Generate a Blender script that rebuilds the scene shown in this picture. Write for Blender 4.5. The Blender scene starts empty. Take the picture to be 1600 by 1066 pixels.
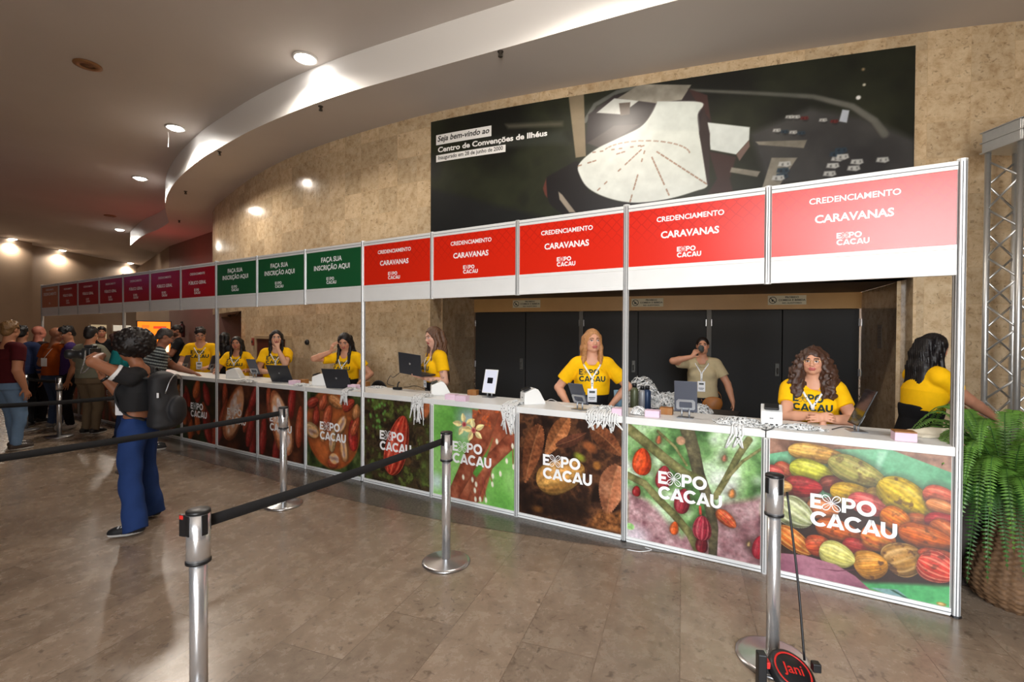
import bpy, bmesh, math, random
import numpy as np
from mathutils import Vector, Matrix
from mathutils.bvhtree import BVHTree

SC = bpy.context.scene
COL = SC.collection
PI = math.pi
random.seed(7)
RNG = np.random.default_rng(11)

# ------------------------------------------------------------------ camera
F_PX, PITCH, ROLL, EYE = 745.394, 0.0121290, -0.00496628, 1.637337
cam_d = bpy.data.cameras.new('camera')
cam_d.sensor_fit = 'HORIZONTAL'; cam_d.sensor_width = 36.0
cam_d.lens = F_PX / 1600.0 * 36.0
cam_d.clip_start = 0.02; cam_d.clip_end = 200
cam = bpy.data.objects.new('camera', cam_d); COL.objects.link(cam)
cam.location = (0, 0, EYE)
cam.rotation_euler = (Matrix.Rotation(PI/2 - PITCH, 3, 'X') @ Matrix.Rotation(-ROLL, 3, 'Z')).to_euler()
SC.camera = cam

# ------------------------------------------------------------------ exposure, world, daylight
SC.view_settings.view_transform = 'Standard'
SC.view_settings.look = 'None'
SC.view_settings.gamma = 1.0
SC.view_settings.use_curve_mapping = False
SC.view_settings.exposure = 0.0

W_ = bpy.data.worlds.new('daylight'); SC.world = W_; W_.use_nodes = True
_bg = W_.node_tree.nodes['Background']
_bg.inputs['Strength'].default_value = 24.0
# sky above, sun-lit forecourt below the horizon
_tc = W_.node_tree.nodes.new('ShaderNodeTexCoord'); _sx = W_.node_tree.nodes.new('ShaderNodeSeparateXYZ'); _rp = W_.node_tree.nodes.new('ShaderNodeValToRGB')
W_.node_tree.links.new(_tc.outputs['Generated'], _sx.inputs[0]); W_.node_tree.links.new(_sx.outputs['Z'], _rp.inputs[0]); W_.node_tree.links.new(_rp.outputs[0], _bg.inputs['Color'])
_rp.color_ramp.elements[0].position = .0; _rp.color_ramp.elements[0].color = (.74, .69, .62, 1); _rp.color_ramp.elements[1].position = .06; _rp.color_ramp.elements[1].color = (.90, .95, 1.0, 1)

def area_light(name, loc, target, sx, sy, power, color, portal=False):
    d = bpy.data.lights.new(name, 'AREA'); d.shape = 'RECTANGLE'; d.size = sx; d.size_y = sy
    d.energy = power; d.color = color
    if portal: d.cycles.is_portal = True
    o = bpy.data.objects.new(name, d); COL.objects.link(o); o.location = loc
    o.rotation_euler = (Vector(target) - Vector(loc)).to_track_quat('-Z', 'Y').to_euler()
    return o
# the glazed entrance behind the photographer lets the daylight in
area_light('entrance_daylight_portal', (.0, -3.62, 2.15), (.0, 0, 2.15), 2.6, 4.3, 1, (1, 1, 1), True)
area_light('transom_daylight_portal', (-2.4, -3.62, 3.95), (-2.4, 0, 3.95), 2.2, .7, 1, (1, 1, 1), True)
# coloured stage wash deep in the hall
def point_light(name, loc, power, color, r=0.25):
    d = bpy.data.lights.new(name, 'POINT'); d.energy = power; d.color = color; d.shadow_soft_size = r
    o = bpy.data.objects.new(name, d); COL.objects.link(o); o.location = loc; return o
point_light('violet_stage_wash', (-13.0, 9.0, 3.4), 5, (0.20, 0.28, 1.0))
point_light('red_stage_wash', (-11.5, 15.5, 3.4), 22, (1.0, 0.10, 0.10))

# ------------------------------------------------------------------ measuring helpers (a pixel of the 1600x1066 frame -> a point of the hall)
def ray(px, py):
    a, b = px - 800.0, 533.0 - py
    cr, sr = math.cos(ROLL), math.sin(ROLL)
    u, v = a*cr + b*sr, -a*sr + b*cr
    c, s = math.cos(PITCH), math.sin(PITCH)
    return Vector((u, F_PX*c + v*s, -F_PX*s + v*c))
def at(px, py, z=0.0):
    d = ray(px, py); t = (z - EYE) / d.z
    return Vector((d.x*t, d.y*t, z))
def z_at(px, py, y):
    d = ray(px, py); return EYE + d.z/d.y*y
ANG = 2.60743347
U = Vector((math.cos(ANG), math.sin(ANG), 0))            # along the counter, towards the far left
NB = Vector((-U.y, U.x, 0));  NB = NB if NB.y > 0 else -NB  # behind the counter
P0 = Vector((2.60623, 2.77924, 0))
PITCHW = 0.99
RZ = math.atan2(-U.y, -U.x)                              # local +x of the booth runs to the viewer's right
def B(n, t=0.0, z=0.0):                                  # n panel widths along the booth, t behind its front
    return P0 + U*(PITCHW*n) + NB*t + Vector((0, 0, z))
def on_plane(px, py, t):                                 # pixel -> point on the vertical plane t behind the booth front
    d = ray(px, py); o = Vector((0, 0, EYE))
    k = (P0 + NB*t - o).dot(NB) / d.dot(NB)
    return o + d*k
def n_of(p):                                             # booth coordinates of a point
    q = p - P0; return q.dot(U)/PITCHW, q.dot(NB)

# ------------------------------------------------------------------ objects
def link(name, me, mat=None, parent=None, loc=None, rz=None):
    o = bpy.data.objects.new(name, me); COL.objects.link(o)
    if mat is not None and me is not None and len(me.materials) == 0:
        for m in (mat if isinstance(mat, (list, tuple)) else [mat]): me.materials.append(m)
    if parent is not None: o.parent = parent
    if loc is not None: o.location = loc
    if rz is not None: o.rotation_euler = (0, 0, rz)
    return o
def tag(o, label=None, cat=None, group=None, kind=None):
    if label: o['label'] = label
    if cat: o['category'] = cat
    if group: o['group'] = group
    if kind: o['kind'] = kind
    return o
def thing(name, label, cat, loc=(0, 0, 0), rz=0.0, group=None):
    o = bpy.data.objects.new(name, None); COL.objects.link(o)
    o.empty_display_size = 0.1
    o.location = loc; o.rotation_euler = (0, 0, rz)
    return tag(o, label, cat, group)
def dup(root, loc=None, rz=None, label=None, group=None):
    r = root.copy(); COL.objects.link(r)
    if loc is not None: r.location = loc
    if rz is not None: r.rotation_euler = (0, 0, rz)
    if label: r['label'] = label
    if group: r['group'] = group
    for ch in list(root.children):
        c = ch.copy(); COL.objects.link(c); c.parent = r
        for g in ch.children:
            d = g.copy(); COL.objects.link(d); d.parent = c
    return r

class MB:
    """collects shapes into one mesh"""
    def __init__(s): s.v = []; s.f = []; s.m = []; s.sm = []
    def add(s, vs, fs, mi=0, smooth=False):
        k = len(s.v); s.v += [tuple(p) for p in vs]
        for f in fs: s.f.append([i + k for i in f]); s.m.append(mi); s.sm.append(smooth)
        return s
    def box(s, x0, x1, y0, y1, z0, z1, mi=0, M=None):
        vs = [Vector(p) for p in ((x0,y0,z0),(x1,y0,z0),(x1,y1,z0),(x0,y1,z0),(x0,y0,z1),(x1,y0,z1),(x1,y1,z1),(x0,y1,z1))]
        if M is not None: vs = [M @ p for p in vs]
        return s.add(vs, [(0,3,2,1),(4,5,6,7),(0,1,5,4),(1,2,6,5),(2,3,7,6),(3,0,4,7)], mi)
    def rbox(s, x0, x1, y0, y1, z0, z1, r=0.004, mi=0, M=None, seg=2):
        bm = bmesh.new(); bmesh.ops.create_cube(bm, size=1)
        for v in bm.verts: v.co = Vector((x0+(v.co.x+.5)*(x1-x0), y0+(v.co.y+.5)*(y1-y0), z0+(v.co.z+.5)*(z1-z0)))
        bmesh.ops.bevel(bm, geom=list(bm.edges), offset=min(r, .49*min(x1-x0, y1-y0, z1-z0)), segments=seg, affect='EDGES', profile=.5)
        bm.verts.index_update()
        vs = [(M @ v.co if M is not None else v.co.copy()) for v in bm.verts]
        s.add(vs, [[v.index for v in f.verts] for f in bm.faces], mi, False); bm.free(); return s
    def tube(s, pts, r, n=8, mi=0, cap=True):
        pts = [Vector(p) for p in pts]; rs = r if isinstance(r, (list, tuple)) else [r]*len(pts)
        vs = []; fs = []; prev = None
        for i, p in enumerate(pts):
            d = (pts[min(i+1, len(pts)-1)] - pts[max(i-1, 0)])
            d = d.normalized() if d.length > 1e-9 else Vector((0, 0, 1))
            if prev is None: a = d.orthogonal().normalized()
            else:
                a = prev - d*prev.dot(d); a = a.normalized() if a.length > 1e-6 else d.orthogonal().normalized()
            prev = a; b = d.cross(a)
            for k in range(n):
                t = 2*PI*k/n; vs.append(p + (a*math.cos(t) + b*math.sin(t))*rs[i])
        for i in range(len(pts)-1):
            for k in range(n):
                fs.append((i*n+k, i*n+(k+1) % n, (i+1)*n+(k+1) % n, (i+1)*n+k))
        if cap: fs.append(list(range(n))[::-1]); fs.append([len(vs)-n+k for k in range(n)])
        return s.add(vs, fs, mi, True)
    def lathe(s, prof, n=32, mi=0, M=None, smooth=True):
        vs = []; fs = []; ring = prof[0] == prof[-1]
        for (r, z) in prof:
            for k in range(n):
                t = 2*PI*k/n; p = Vector((r*math.cos(t), r*math.sin(t), z)); vs.append(M @ p if M is not None else p)
        for i in range(len(prof)-1):
            for k in range(n): fs.append((i*n+k, i*n+(k+1) % n, (i+1)*n+(k+1) % n, (i+1)*n+k))
        if not ring: fs.append(list(range(n))[::-1]); fs.append([(len(prof)-1)*n+k for k in range(n)])
        return s.add(vs, fs, mi, smooth)
    def prism(s, poly, z0, z1, mi=0, M=None):
        n = len(poly); vs = [Vector((x, y, z0)) for x, y in poly] + [Vector((x, y, z1)) for x, y in poly]
        if M is not None: vs = [M @ p for p in vs]
        fs = [list(range(n))[::-1], list(range(n, 2*n))] + [(i, (i+1) % n, n+(i+1) % n, n+i) for i in range(n)]
        return s.add(vs, fs, mi)
    def ribbon(s, pts, wdirs, w, th=0.0, mi=0):
        """a flat band along pts, width w along wdirs"""
        pts = [Vector(p) for p in pts]; vs = []; fs = []; n = len(pts)
        for i, p in enumerate(pts):
            wd = Vector(wdirs[i] if isinstance(wdirs, list) else wdirs).normalized()
            d = (pts[min(i+1, n-1)] - pts[max(i-1, 0)]).normalized(); nn = d.cross(wd).normalized()*th*.5
            vs += [p - wd*w/2 - nn, p + wd*w/2 - nn, p + wd*w/2 + nn, p - wd*w/2 + nn]
        for i in range(n-1):
            for k in range(4): fs.append((i*4+k, i*4+(k+1) % 4, (i+1)*4+(k+1) % 4, (i+1)*4+k))
        fs += [(3, 2, 1, 0), (4*n-4, 4*n-3, 4*n-2, 4*n-1)]
        return s.add(vs, fs, mi, True)
    def mesh(s, name):
        me = bpy.data.meshes.new(name); me.from_pydata(s.v, [], s.f)
        if s.f:
            me.polygons.foreach_set('material_index', s.m); me.polygons.foreach_set('use_smooth', s.sm)
        me.update(); return me
    def build(s, name, mat=None, parent=None, loc=None, rz=None, auto=None):
        me = s.mesh(name)
        if auto: me.shade_auto_smooth = True if False else None
        return link(name, me, mat, parent, loc, rz)

def resample(pts, n):
    pts = [Vector(p) for p in pts]; L = [0]
    for a, b in zip(pts, pts[1:]): L.append(L[-1] + (b-a).length)
    out = []; j = 0
    for i in range(n):
        t = L[-1]*i/(n-1)
        while j < len(L)-2 and L[j+1] < t: j += 1
        k = (t-L[j])/max(1e-9, L[j+1]-L[j]); out.append(pts[j].lerp(pts[j+1], k))
    return out
def catmull(pts, m=6):
    P = [Vector(p) for p in pts]; P = [P[0]*2-P[1]] + P + [P[-1]*2-P[-2]]; out = []
    for i in range(1, len(P)-2):
        a, b, c, d = P[i-1:i+3]
        for k in range(m):
            t = k/m; out.append(.5*((2*b) + (c-a)*t + (2*a-5*b+4*c-d)*t*t + (3*b-a-3*c+d)*t**3))
    out.append(P[-2]); return out

# ------------------------------------------------------------------ materials
def lin(c):
    """sRGB 0-255 -> linear"""
    return tuple((x/255/12.92 if x/255 <= .04045 else ((x/255+.055)/1.055)**2.4) for x in c)
MATS = {}
def mat(name, rgb=(200, 200, 200), rough=.5, metal=0.0, spec=.5, noise=None, bump=None, emit=0, attr=None, trans=0, alpha=1, aniso=None, coat=0, sub=0):
    """noise=(scale, amount): value mottling; bump=(scale, strength, distance)"""
    if name in MATS: return MATS[name]
    m = bpy.data.materials.new(name); m.use_nodes = True; nt = m.node_tree; b = nt.nodes['Principled BSDF']
    c = lin(rgb) + (1,)
    b.inputs['Base Color'].default_value = c; b.inputs['Roughness'].default_value = rough
    b.inputs['Metallic'].default_value = metal; b.inputs['Specular IOR Level'].default_value = spec
    if coat: b.inputs['Coat Weight'].default_value = coat; b.inputs['Coat Roughness'].default_value = .15
    if trans: b.inputs['Transmission Weight'].default_value = trans
    if alpha < 1: b.inputs['Alpha'].default_value = alpha
    if sub:
        b.inputs['Subsurface Weight'].default_value = sub; b.inputs['Subsurface Radius'].default_value = (.012, .005, .003); b.inputs['Subsurface Scale'].default_value = 1.0
    src = None
    if attr:
        a = nt.nodes.new('ShaderNodeAttribute'); a.attribute_name = attr; src = a.outputs['Color']
    if noise:
        tc = nt.nodes.new('ShaderNodeTexCoord'); n = nt.nodes.new('ShaderNodeTexNoise')
        n.inputs['Scale'].default_value = noise[0]; n.inputs['Detail'].default_value = 4
        nt.links.new(tc.outputs['Object'], n.inputs['Vector'])
        mp = nt.nodes.new('ShaderNodeMapRange'); mp.inputs[1].default_value = .25; mp.inputs[2].default_value = .75
        mp.inputs[3].default_value = 1-noise[1]; mp.inputs[4].default_value = 1+noise[1]
        nt.links.new(n.outputs['Fac'], mp.inputs[0])
        mx = nt.nodes.new('ShaderNodeVectorMath'); mx.operation = 'MULTIPLY'
        if src is not None: nt.links.new(src, mx.inputs[0])
        else: mx.inputs[0].default_value = c[:3]
        nt.links.new(mp.outputs[0], mx.inputs[1]); src = mx.outputs[0]
    if src is not None: nt.links.new(src, b.inputs['Base Color'])
    if bump:
        tc = nt.nodes.new('ShaderNodeTexCoord'); n = nt.nodes.new('ShaderNodeTexNoise')
        n.inputs['Scale'].default_value = bump[0]; n.inputs['Detail'].default_value = 5
        nt.links.new(tc.outputs['Object'], n.inputs['Vector'])
        bp = nt.nodes.new('ShaderNodeBump'); bp.inputs['Strength'].default_value = bump[1]; bp.inputs['Distance'].default_value = bump[2] if len(bump) > 2 else .01
        nt.links.new(n.outputs['Fac'], bp.inputs['Height']); nt.links.new(bp.outputs[0], b.inputs['Normal'])
    if emit:
        b.inputs['Emission Color'].default_value = c; b.inputs['Emission Strength'].default_value = emit
        if attr: nt.links.new(src, b.inputs['Emission Color'])
    MATS[name] = m; return m

M_ALU = mat('anodised aluminium', (206, 206, 205), .38, .35, noise=(60, .04))
M_WHITE = mat('white laminate', (226, 226, 224), .38, noise=(9, .02))
M_STEEL = mat('polished steel', (216, 216, 217), .26, .82)
M_SATIN = mat('satin steel', (180, 181, 184), .30, 1.0, noise=(120, .05))
M_BLACKP = mat('black plastic', (22, 22, 24), .42)
M_BELT = mat('black webbing', (17, 17, 19), .8, bump=(400, .4, .002))
M_PAPER = mat('white paper', (228, 228, 230), .7)
M_WPLASTIC = mat('white plastic', (228, 228, 226), .35)
M_LETTER = mat('white vinyl lettering', (240, 240, 240), .5)

# ------------------------------------------------------------------ lettering
def text_mesh(s, size, bold=0.0, res=3):
    cu = bpy.data.curves.new('lettering', 'FONT'); cu.body = s; cu.size = size; cu.align_x = 'CENTER'; cu.align_y = 'CENTER'
    cu.offset = bold*size; cu.resolution_u = res; cu.fill_mode = 'FRONT'; cu.dimensions = '2D'
    o = bpy.data.objects.new('lettering', cu); COL.objects.link(o)
    dg = bpy.context.evaluated_depsgraph_get(); dg.update()
    me = bpy.data.meshes.new_from_object(o.evaluated_get(dg))
    vs = [v.co.copy() for v in me.vertices]; fs = [list(p.vertices) for p in me.polygons]
    bpy.data.objects.remove(o); bpy.data.curves.remove(cu); bpy.data.meshes.remove(me)
    return vs, fs
TXT = {}
def text_geo(s, width, bold=.02, height=None):
    """text centred at 0, scaled to the width wanted -> verts(2d), faces"""
    k = (s, bold)
    if k not in TXT: TXT[k] = text_mesh(s, 1.0, bold)
    vs, fs = TXT[k]
    xs = [v.x for v in vs]; ys = [v.y for v in vs]
    w = max(xs)-min(xs); cx = (max(xs)+min(xs))/2; cy = (max(ys)+min(ys))/2; sc = width/w
    sy = sc if height is None else height/(max(ys)-min(ys))
    return [((v.x-cx)*sc, (v.y-cy)*sy) for v in vs], fs
def arcpts(cx, cy, r, a0, a1, n, ry=None):
    ry = r if ry is None else ry
    return [(cx+r*math.cos(math.radians(a0+(a1-a0)*i/n)), cy+ry*math.sin(math.radians(a0+(a1-a0)*i/n))) for i in range(n+1)]
def _strip(outer, inner):
    n = len(outer); vs = outer + inner
    return vs, [(i, i+1, n+i+1, n+i) for i in range(n-1)]
def glyph(ch):
    """heavy geometric letters in a box of height 1; returns width, [(verts, faces)]"""
    T = .235
    if ch == 'E':
        return .68, [([(0,0),(T,0),(T,1),(0,1)], [(0,1,2,3)]), ([(T,0),(.66,0),(.66,.22),(T,.22)], [(0,1,2,3)]),
                     ([(T,.39),(.60,.39),(.60,.61),(T,.61)], [(0,1,2,3)]), ([(T,.78),(.66,.78),(.66,1),(T,1)], [(0,1,2,3)])]
    if ch == 'P':
        o = [(.2,1)] + arcpts(.42,.66,.34,90,-90,14) + [(.2,.32)]; i = [(.2,.78)] + arcpts(.42,.66,.12,90,-90,14) + [(.2,.54)]
        return .78, [([(0,0),(T,0),(T,1),(0,1)], [(0,1,2,3)]), _strip(o, i)]
    if ch == 'O': return 1.06, [_strip(arcpts(.52,.5,.53,0,360,32,.52), arcpts(.52,.5,.28,0,360,32,.28))]
    if ch == 'C': return .96, [_strip(arcpts(.52,.5,.53,42,318,26,.52), arcpts(.52,.5,.28,42,318,26,.28))]
    if ch == 'U':
        o = [(0,1)] + arcpts(.42,.42,.42,180,360,20,.44) + [(.84,1)]; i = [(T,1)] + arcpts(.42,.42,.185,180,360,20,.22) + [(.84-T,1)]
        return .86, [_strip(o, i)]
    if ch == 'A':
        return 1.02, [([(0,0),(.25,0),(.62,1),(.38,1)], [(0,1,2,3)]), ([(.76,0),(1.01,0),(.63,1),(.40,1)], [(0,1,2,3)]), ([(.25,.16),(.76,.16),(.70,.37),(.31,.37)], [(0,1,2,3)])]
    if ch == 'X':   # the four-petal flower standing for the X
        out = []
        for a in (45, 135, 225, 315):
            R_ = Matrix.Rotation(math.radians(a), 2); c = Vector((.5, .5))
            L = .66; outer = []; inner = []
            for k in range(21):
                t = 2*PI*k/20; x = L*.5*(1-math.cos(t)); y = math.sin(t)*abs(math.sin(t/2))**.7*.26
                xi = L*.5 + (x-L*.5)*.84; yi = y*.74
                outer.append(tuple(c + R_ @ Vector((x+.02, y)))); inner.append(tuple(c + R_ @ Vector((xi+.02, yi))))
            out.append(_strip(outer, inner))
            out.append(([tuple(c + R_ @ Vector(p)) for p in ((.06,-.012),(.58,-.012),(.58,.012),(.06,.012))], [(0,1,2,3)]))
        return 1.06, out
    return .5, []
def logo_geo(width):
    """the two-line EXPO / CACAU mark centred at 0, of the given width"""
    vs = []; fs = []
    def line(word, y0, x0, gap):
        x = x0
        for ch in word:
            w, parts = glyph(ch)
            for v, f in parts:
                k = len(vs); vs.extend([(x+p[0], y0+p[1]) for p in v]); fs.extend([[i+k for i in q] for q in f])
            x += w + gap
        return x - gap
    e = line('EXPO', 1.2, 0, .03); c = line('CACAU', 0, .02, -.02)
    W = max(e, c); s = width/W
    return [((x-W/2)*s, (y-1.1)*s) for x, y in vs], fs
def finer(geo, step):
    """splits flat lettering into small faces so that it can follow a curved cloth"""
    bm = bmesh.new(); vs = [bm.verts.new((x, y, 0)) for x, y in geo[0]]
    for f in geo[1]:
        try: bm.faces.new([vs[i] for i in f])
        except ValueError: pass
    bmesh.ops.remove_doubles(bm, verts=bm.verts[:], dist=1e-5)
    for _ in range(4):
        e = [x for x in bm.edges if x.calc_length() > step]
        if not e: break
        bmesh.ops.subdivide_edges(bm, edges=e, cuts=1, use_grid_fill=True)
    bmesh.ops.triangulate(bm, faces=bm.faces[:]); bm.verts.index_update()
    out = [(v.co.x, v.co.y) for v in bm.verts], [[v.index for v in f.verts] for f in bm.faces]; bm.free(); return out
def add_flat(mb, geo, M, mi=0):
    """flat lettering geo (x,y) through matrix M (z = out of the surface)"""
    vs, fs = geo; mb.add([M @ Vector((x, y, 0)) for x, y in vs], fs, mi)
def facing_front(x, y, z):  # lettering on a face looking along local -y
    return Matrix.Translation((x, y, z)) @ Matrix.Rotation(PI/2, 4, 'X')
# ------------------------------------------------------------------ smooth solid modelling: distance fields meshed with surface nets
def V3(*a): return np.array(a, float)
class Field:
    def __init__(s, lo, hi, h):
        s.h = h; s.lo = np.array(lo, float) - 2*h
        s.n = np.ceil((np.array(hi, float) + 2*h - s.lo)/h).astype(int) + 1
        s.D = np.full(s.n, .06, np.float32)
        s.ax = [s.lo[i] + h*np.arange(s.n[i]) for i in range(3)]
    def _sub(s, lo, hi):
        a = np.clip(np.floor((np.array(lo)-s.lo)/s.h).astype(int), 0, s.n); b = np.clip(np.ceil((np.array(hi)-s.lo)/s.h).astype(int)+1, 0, s.n)
        if (b <= a).any(): return None, None
        sl = tuple(slice(a[i], b[i]) for i in range(3))
        P = np.stack(np.meshgrid(*[s.ax[i][sl[i]] for i in range(3)], indexing='ij'), -1)
        return sl, P
    def _mix(s, sl, d, k, sub=False):
        A = s.D[sl]; d = d.astype(np.float32)
        if sub:
            d = -d
            hh = np.clip(.5 - .5*(A-d)/k, 0, 1) if k > 0 else None
            s.D[sl] = np.maximum(A, d) if k <= 0 else A*(1-hh) + d*hh + k*hh*(1-hh)
        else:
            hh = np.clip(.5 + .5*(A-d)/k, 0, 1) if k > 0 else None
            s.D[sl] = np.minimum(A, d) if k <= 0 else A*(1-hh) + d*hh - k*hh*(1-hh)
        return s
    def cone(s, a, b, ra, rb, k=.01, flat=False, sub=False, cut0=False):
        a = np.array(a, float); b = np.array(b, float); m = max(ra, rb) + k + .02
        sl, P = s._sub(np.minimum(a, b)-m, np.maximum(a, b)+m)
        if sl is None: return s
        ab = b-a; L2 = (ab*ab).sum(); q = P-a; t = (q@ab)/L2; tc = np.clip(t, 0, 1)
        d = np.sqrt(((q - tc[..., None]*ab)**2).sum(-1)) - (ra + (rb-ra)*tc)
        if flat:
            L = math.sqrt(L2); rad = np.sqrt(np.maximum(((q - t[..., None]*ab)**2).sum(-1), 0)) - (ra + (rb-ra)*np.clip(t, 0, 1.2))
            d = np.maximum(np.where(t > .5, rad, d), (t-1)*L)
            if cut0: d = np.maximum(d, -t*L)
        return s._mix(sl, d, k, sub)
    def ell(s, c, r, R=None, k=.01, sub=False):
        c = np.array(c, float); r = np.array(r, float); m = r.max() + k + .02
        sl, P = s._sub(c-m, c+m)
        if sl is None: return s
        q = P-c
        if R is not None: q = q@np.array(R)
        k0 = np.sqrt(((q/r)**2).sum(-1)); k1 = np.sqrt(((q/(r*r))**2).sum(-1)) + 1e-9
        return s._mix(sl, k0*(k0-1)/k1, k, sub)
    def slab(s, a, b, X, ra, rb, k=.02, cut=False):
        """an elliptical cone from a to b; X = the direction of its first radius; ra, rb = (rx, ry)"""
        a = np.array(a, float); b = np.array(b, float); m = max(*ra, *rb) + k + .02
        sl, P = s._sub(np.minimum(a, b)-m, np.maximum(a, b)+m)
        if sl is None: return s
        ax = b-a; L = np.linalg.norm(ax); ax = ax/L; X = np.array(X, float); X = X-ax*(X@ax); X /= np.linalg.norm(X); Y = np.cross(ax, X)
        q = P-a; z = q@ax; t = np.clip(z/L, 0, 1); t = t*t*(3-2*t) if False else t
        rx = ra[0]+(rb[0]-ra[0])*t; ry = ra[1]+(rb[1]-ra[1])*t
        x = q@X; y = q@Y; k0 = np.sqrt((x/rx)**2+(y/ry)**2); k1 = np.sqrt((x/rx**2)**2+(y/ry**2)**2)+1e-9
        d = k0*(k0-1)/k1; d = np.maximum(d, -np.minimum(rx, ry))
        e = np.maximum(-z, z-L)
        if cut: d = np.maximum(d, e)
        else: d = np.where(e > 0, np.sqrt(np.maximum(d, 0)**2+e**2) if True else d, d)
        return s._mix(sl, d, k)
    def plane(s, p, n):           # keep the side opposite to n
        P = np.stack(np.meshgrid(*s.ax, indexing='ij'), -1); n = np.array(n, float); n /= np.linalg.norm(n)
        s.D = np.maximum(s.D, ((P-np.array(p, float))@n).astype(np.float32)); return s
    def fold(s, amp, freq, seed=0, dirs=None):
        """cloth folds / strands: a sum of sines added to the field"""
        r = np.random.default_rng(seed); P = np.meshgrid(*s.ax, indexing='ij', sparse=True); w = 0
        for i in range(4):
            d = r.normal(size=3) if dirs is None else np.array(dirs)*r.uniform(.7, 1.3, 3)
            d = d/np.linalg.norm(d)*freq*r.uniform(.7, 1.4)
            w = w + np.sin(P[0]*d[0]+P[1]*d[1]+P[2]*d[2]+r.uniform(0, 6.3))
        s.D = (s.D + amp*.5*w).astype(np.float32); return s
    def mesh(s, name='solid', smooth=True):
        D = s.D; n = D.shape
        ins = D < 0
        c = [ins[i:n[0]-1+i, j:n[1]-1+j, k:n[2]-1+k] for i in (0,1) for j in (0,1) for k in (0,1)]
        cnt = sum(x.astype(np.int8) for x in c); act = (cnt > 0) & (cnt < 8)
        idx = -np.ones(act.shape, np.int64); I = np.argwhere(act); idx[act] = np.arange(len(I))
        acc = np.zeros((len(I), 3)); num = np.zeros(len(I))
        corners = [(i,j,k) for i in (0,1) for j in (0,1) for k in (0,1)]
        vals = {cc: D[I[:,0]+cc[0], I[:,1]+cc[1], I[:,2]+cc[2]].astype(float) for cc in corners}
        for a in corners:
            for ax in range(3):
                if a[ax] == 0:
                    b = list(a); b[ax] = 1; b = tuple(b); va, vb = vals[a], vals[b]; m = (va < 0) != (vb < 0)
                    t = np.where(m, va/np.where(m, va-vb, 1), 0); p = np.zeros((len(I), 3)); p[:] = a; p[:, ax] = t
                    acc += p*m[:, None]; num += m
        pos = s.lo + s.h*(I + acc/num[:, None])
        F = []
        for ax in range(3):
            o1, o2 = [(1,2),(2,0),(0,1)][ax]
            sa = [slice(1, -1)]*3; sa[ax] = slice(0, -1); sb = list(sa); sb[ax] = slice(1, None)
            A = ins[tuple(sa)]; Bb = ins[tuple(sb)]
            for flip in (False, True):
                E = np.argwhere((A & ~Bb) if not flip else (~A & Bb))
                if len(E) == 0: continue
                E = E.copy(); 
                for q in range(3):
                    if q != ax: E[:, q] += 1
                def g(d1, d2):
                    e = E.copy(); e[:, o1] -= d1; e[:, o2] -= d2; return idx[e[:,0], e[:,1], e[:,2]]
                q = np.stack([g(1,1), g(0,1), g(0,0), g(1,0)], 1)
                F.append(q[:, ::-1] if flip else q)
        F = np.concatenate(F) if F else np.zeros((0, 4), int)
        F = F[(F >= 0).all(1)]
        return pos, F
def np_mesh(name, pos, F, smooth=True, col=None):
    me = bpy.data.meshes.new(name)
    me.vertices.add(len(pos)); me.vertices.foreach_set('co', np.asarray(pos, np.float32).ravel())
    k = F.shape[1]; me.loops.add(F.size); me.loops.foreach_set('vertex_index', F.astype(np.int32).ravel())
    me.polygons.add(len(F)); me.polygons.foreach_set('loop_start', np.arange(0, F.size, k, dtype=np.int32))
    me.polygons.foreach_set('use_smooth', np.full(len(F), smooth))
    me.update(calc_edges=True)
    if col is not None:
        a = me.color_attributes.new('Col', 'FLOAT_COLOR', 'POINT')
        c = np.ones((len(pos), 4), np.float32); c[:, :3] = col; a.data.foreach_set('color', c.ravel())
    return me
def relax(pos, F, it=1, f=.5):
    for _ in range(it):
        acc = np.zeros_like(pos); num = np.zeros(len(pos))
        for a, b in ((0,1),(1,2),(2,3),(3,0)):
            np.add.at(acc, F[:, a], pos[F[:, b]]); np.add.at(num, F[:, a], 1)
            np.add.at(acc, F[:, b], pos[F[:, a]]); np.add.at(num, F[:, b], 1)
        pos = pos*(1-f) + f*acc/np.maximum(num, 1)[:, None]
    return pos
# ------------------------------------------------------------------ people
def unit(v): v = np.array(v, float); return v/np.linalg.norm(v)
def rot(yaw=0, pitch=0, roll=0):
    """yaw: turn to the person's left (+); pitch: nod down (+); roll: tilt to the person's right (+). Facing +y."""
    y, p, r = map(math.radians, (yaw, pitch, roll))
    return np.array(Matrix.Rotation(y, 3, 'Z') @ Matrix.Rotation(-p, 3, 'X') @ Matrix.Rotation(r, 3, 'Y'))
def ik(a, c, l1, l2, pole):
    a = np.array(a, float); c = np.array(c, float); d = c-a; L = np.linalg.norm(d); d /= L; L = min(L, (l1+l2)*.998); c = a+d*L
    x = (l1*l1-l2*l2+L*L)/(2*L); h = math.sqrt(max(l1*l1-x*x, 0)); p = np.array(pole, float)-a; p = p-d*(p@d)
    return a+d*x+unit(p)*h, c
SKIN_MAT = None
def skin_mat():
    return mat('skin', (200, 150, 120), .5, 0, .35, attr='Col', sub=.04)
def cloth_mat(rgb, rough=.85):
    return mat('cloth %d %d %d' % rgb, rgb, rough, 0, .2, noise=(30, .05), bump=(700, .25, .001))
def hair_mat(rgb):
    return mat('hair %d %d %d' % rgb, rgb, .45, 0, .4, noise=(70, .3), bump=(160, .5, .004))
LANY = None

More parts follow.
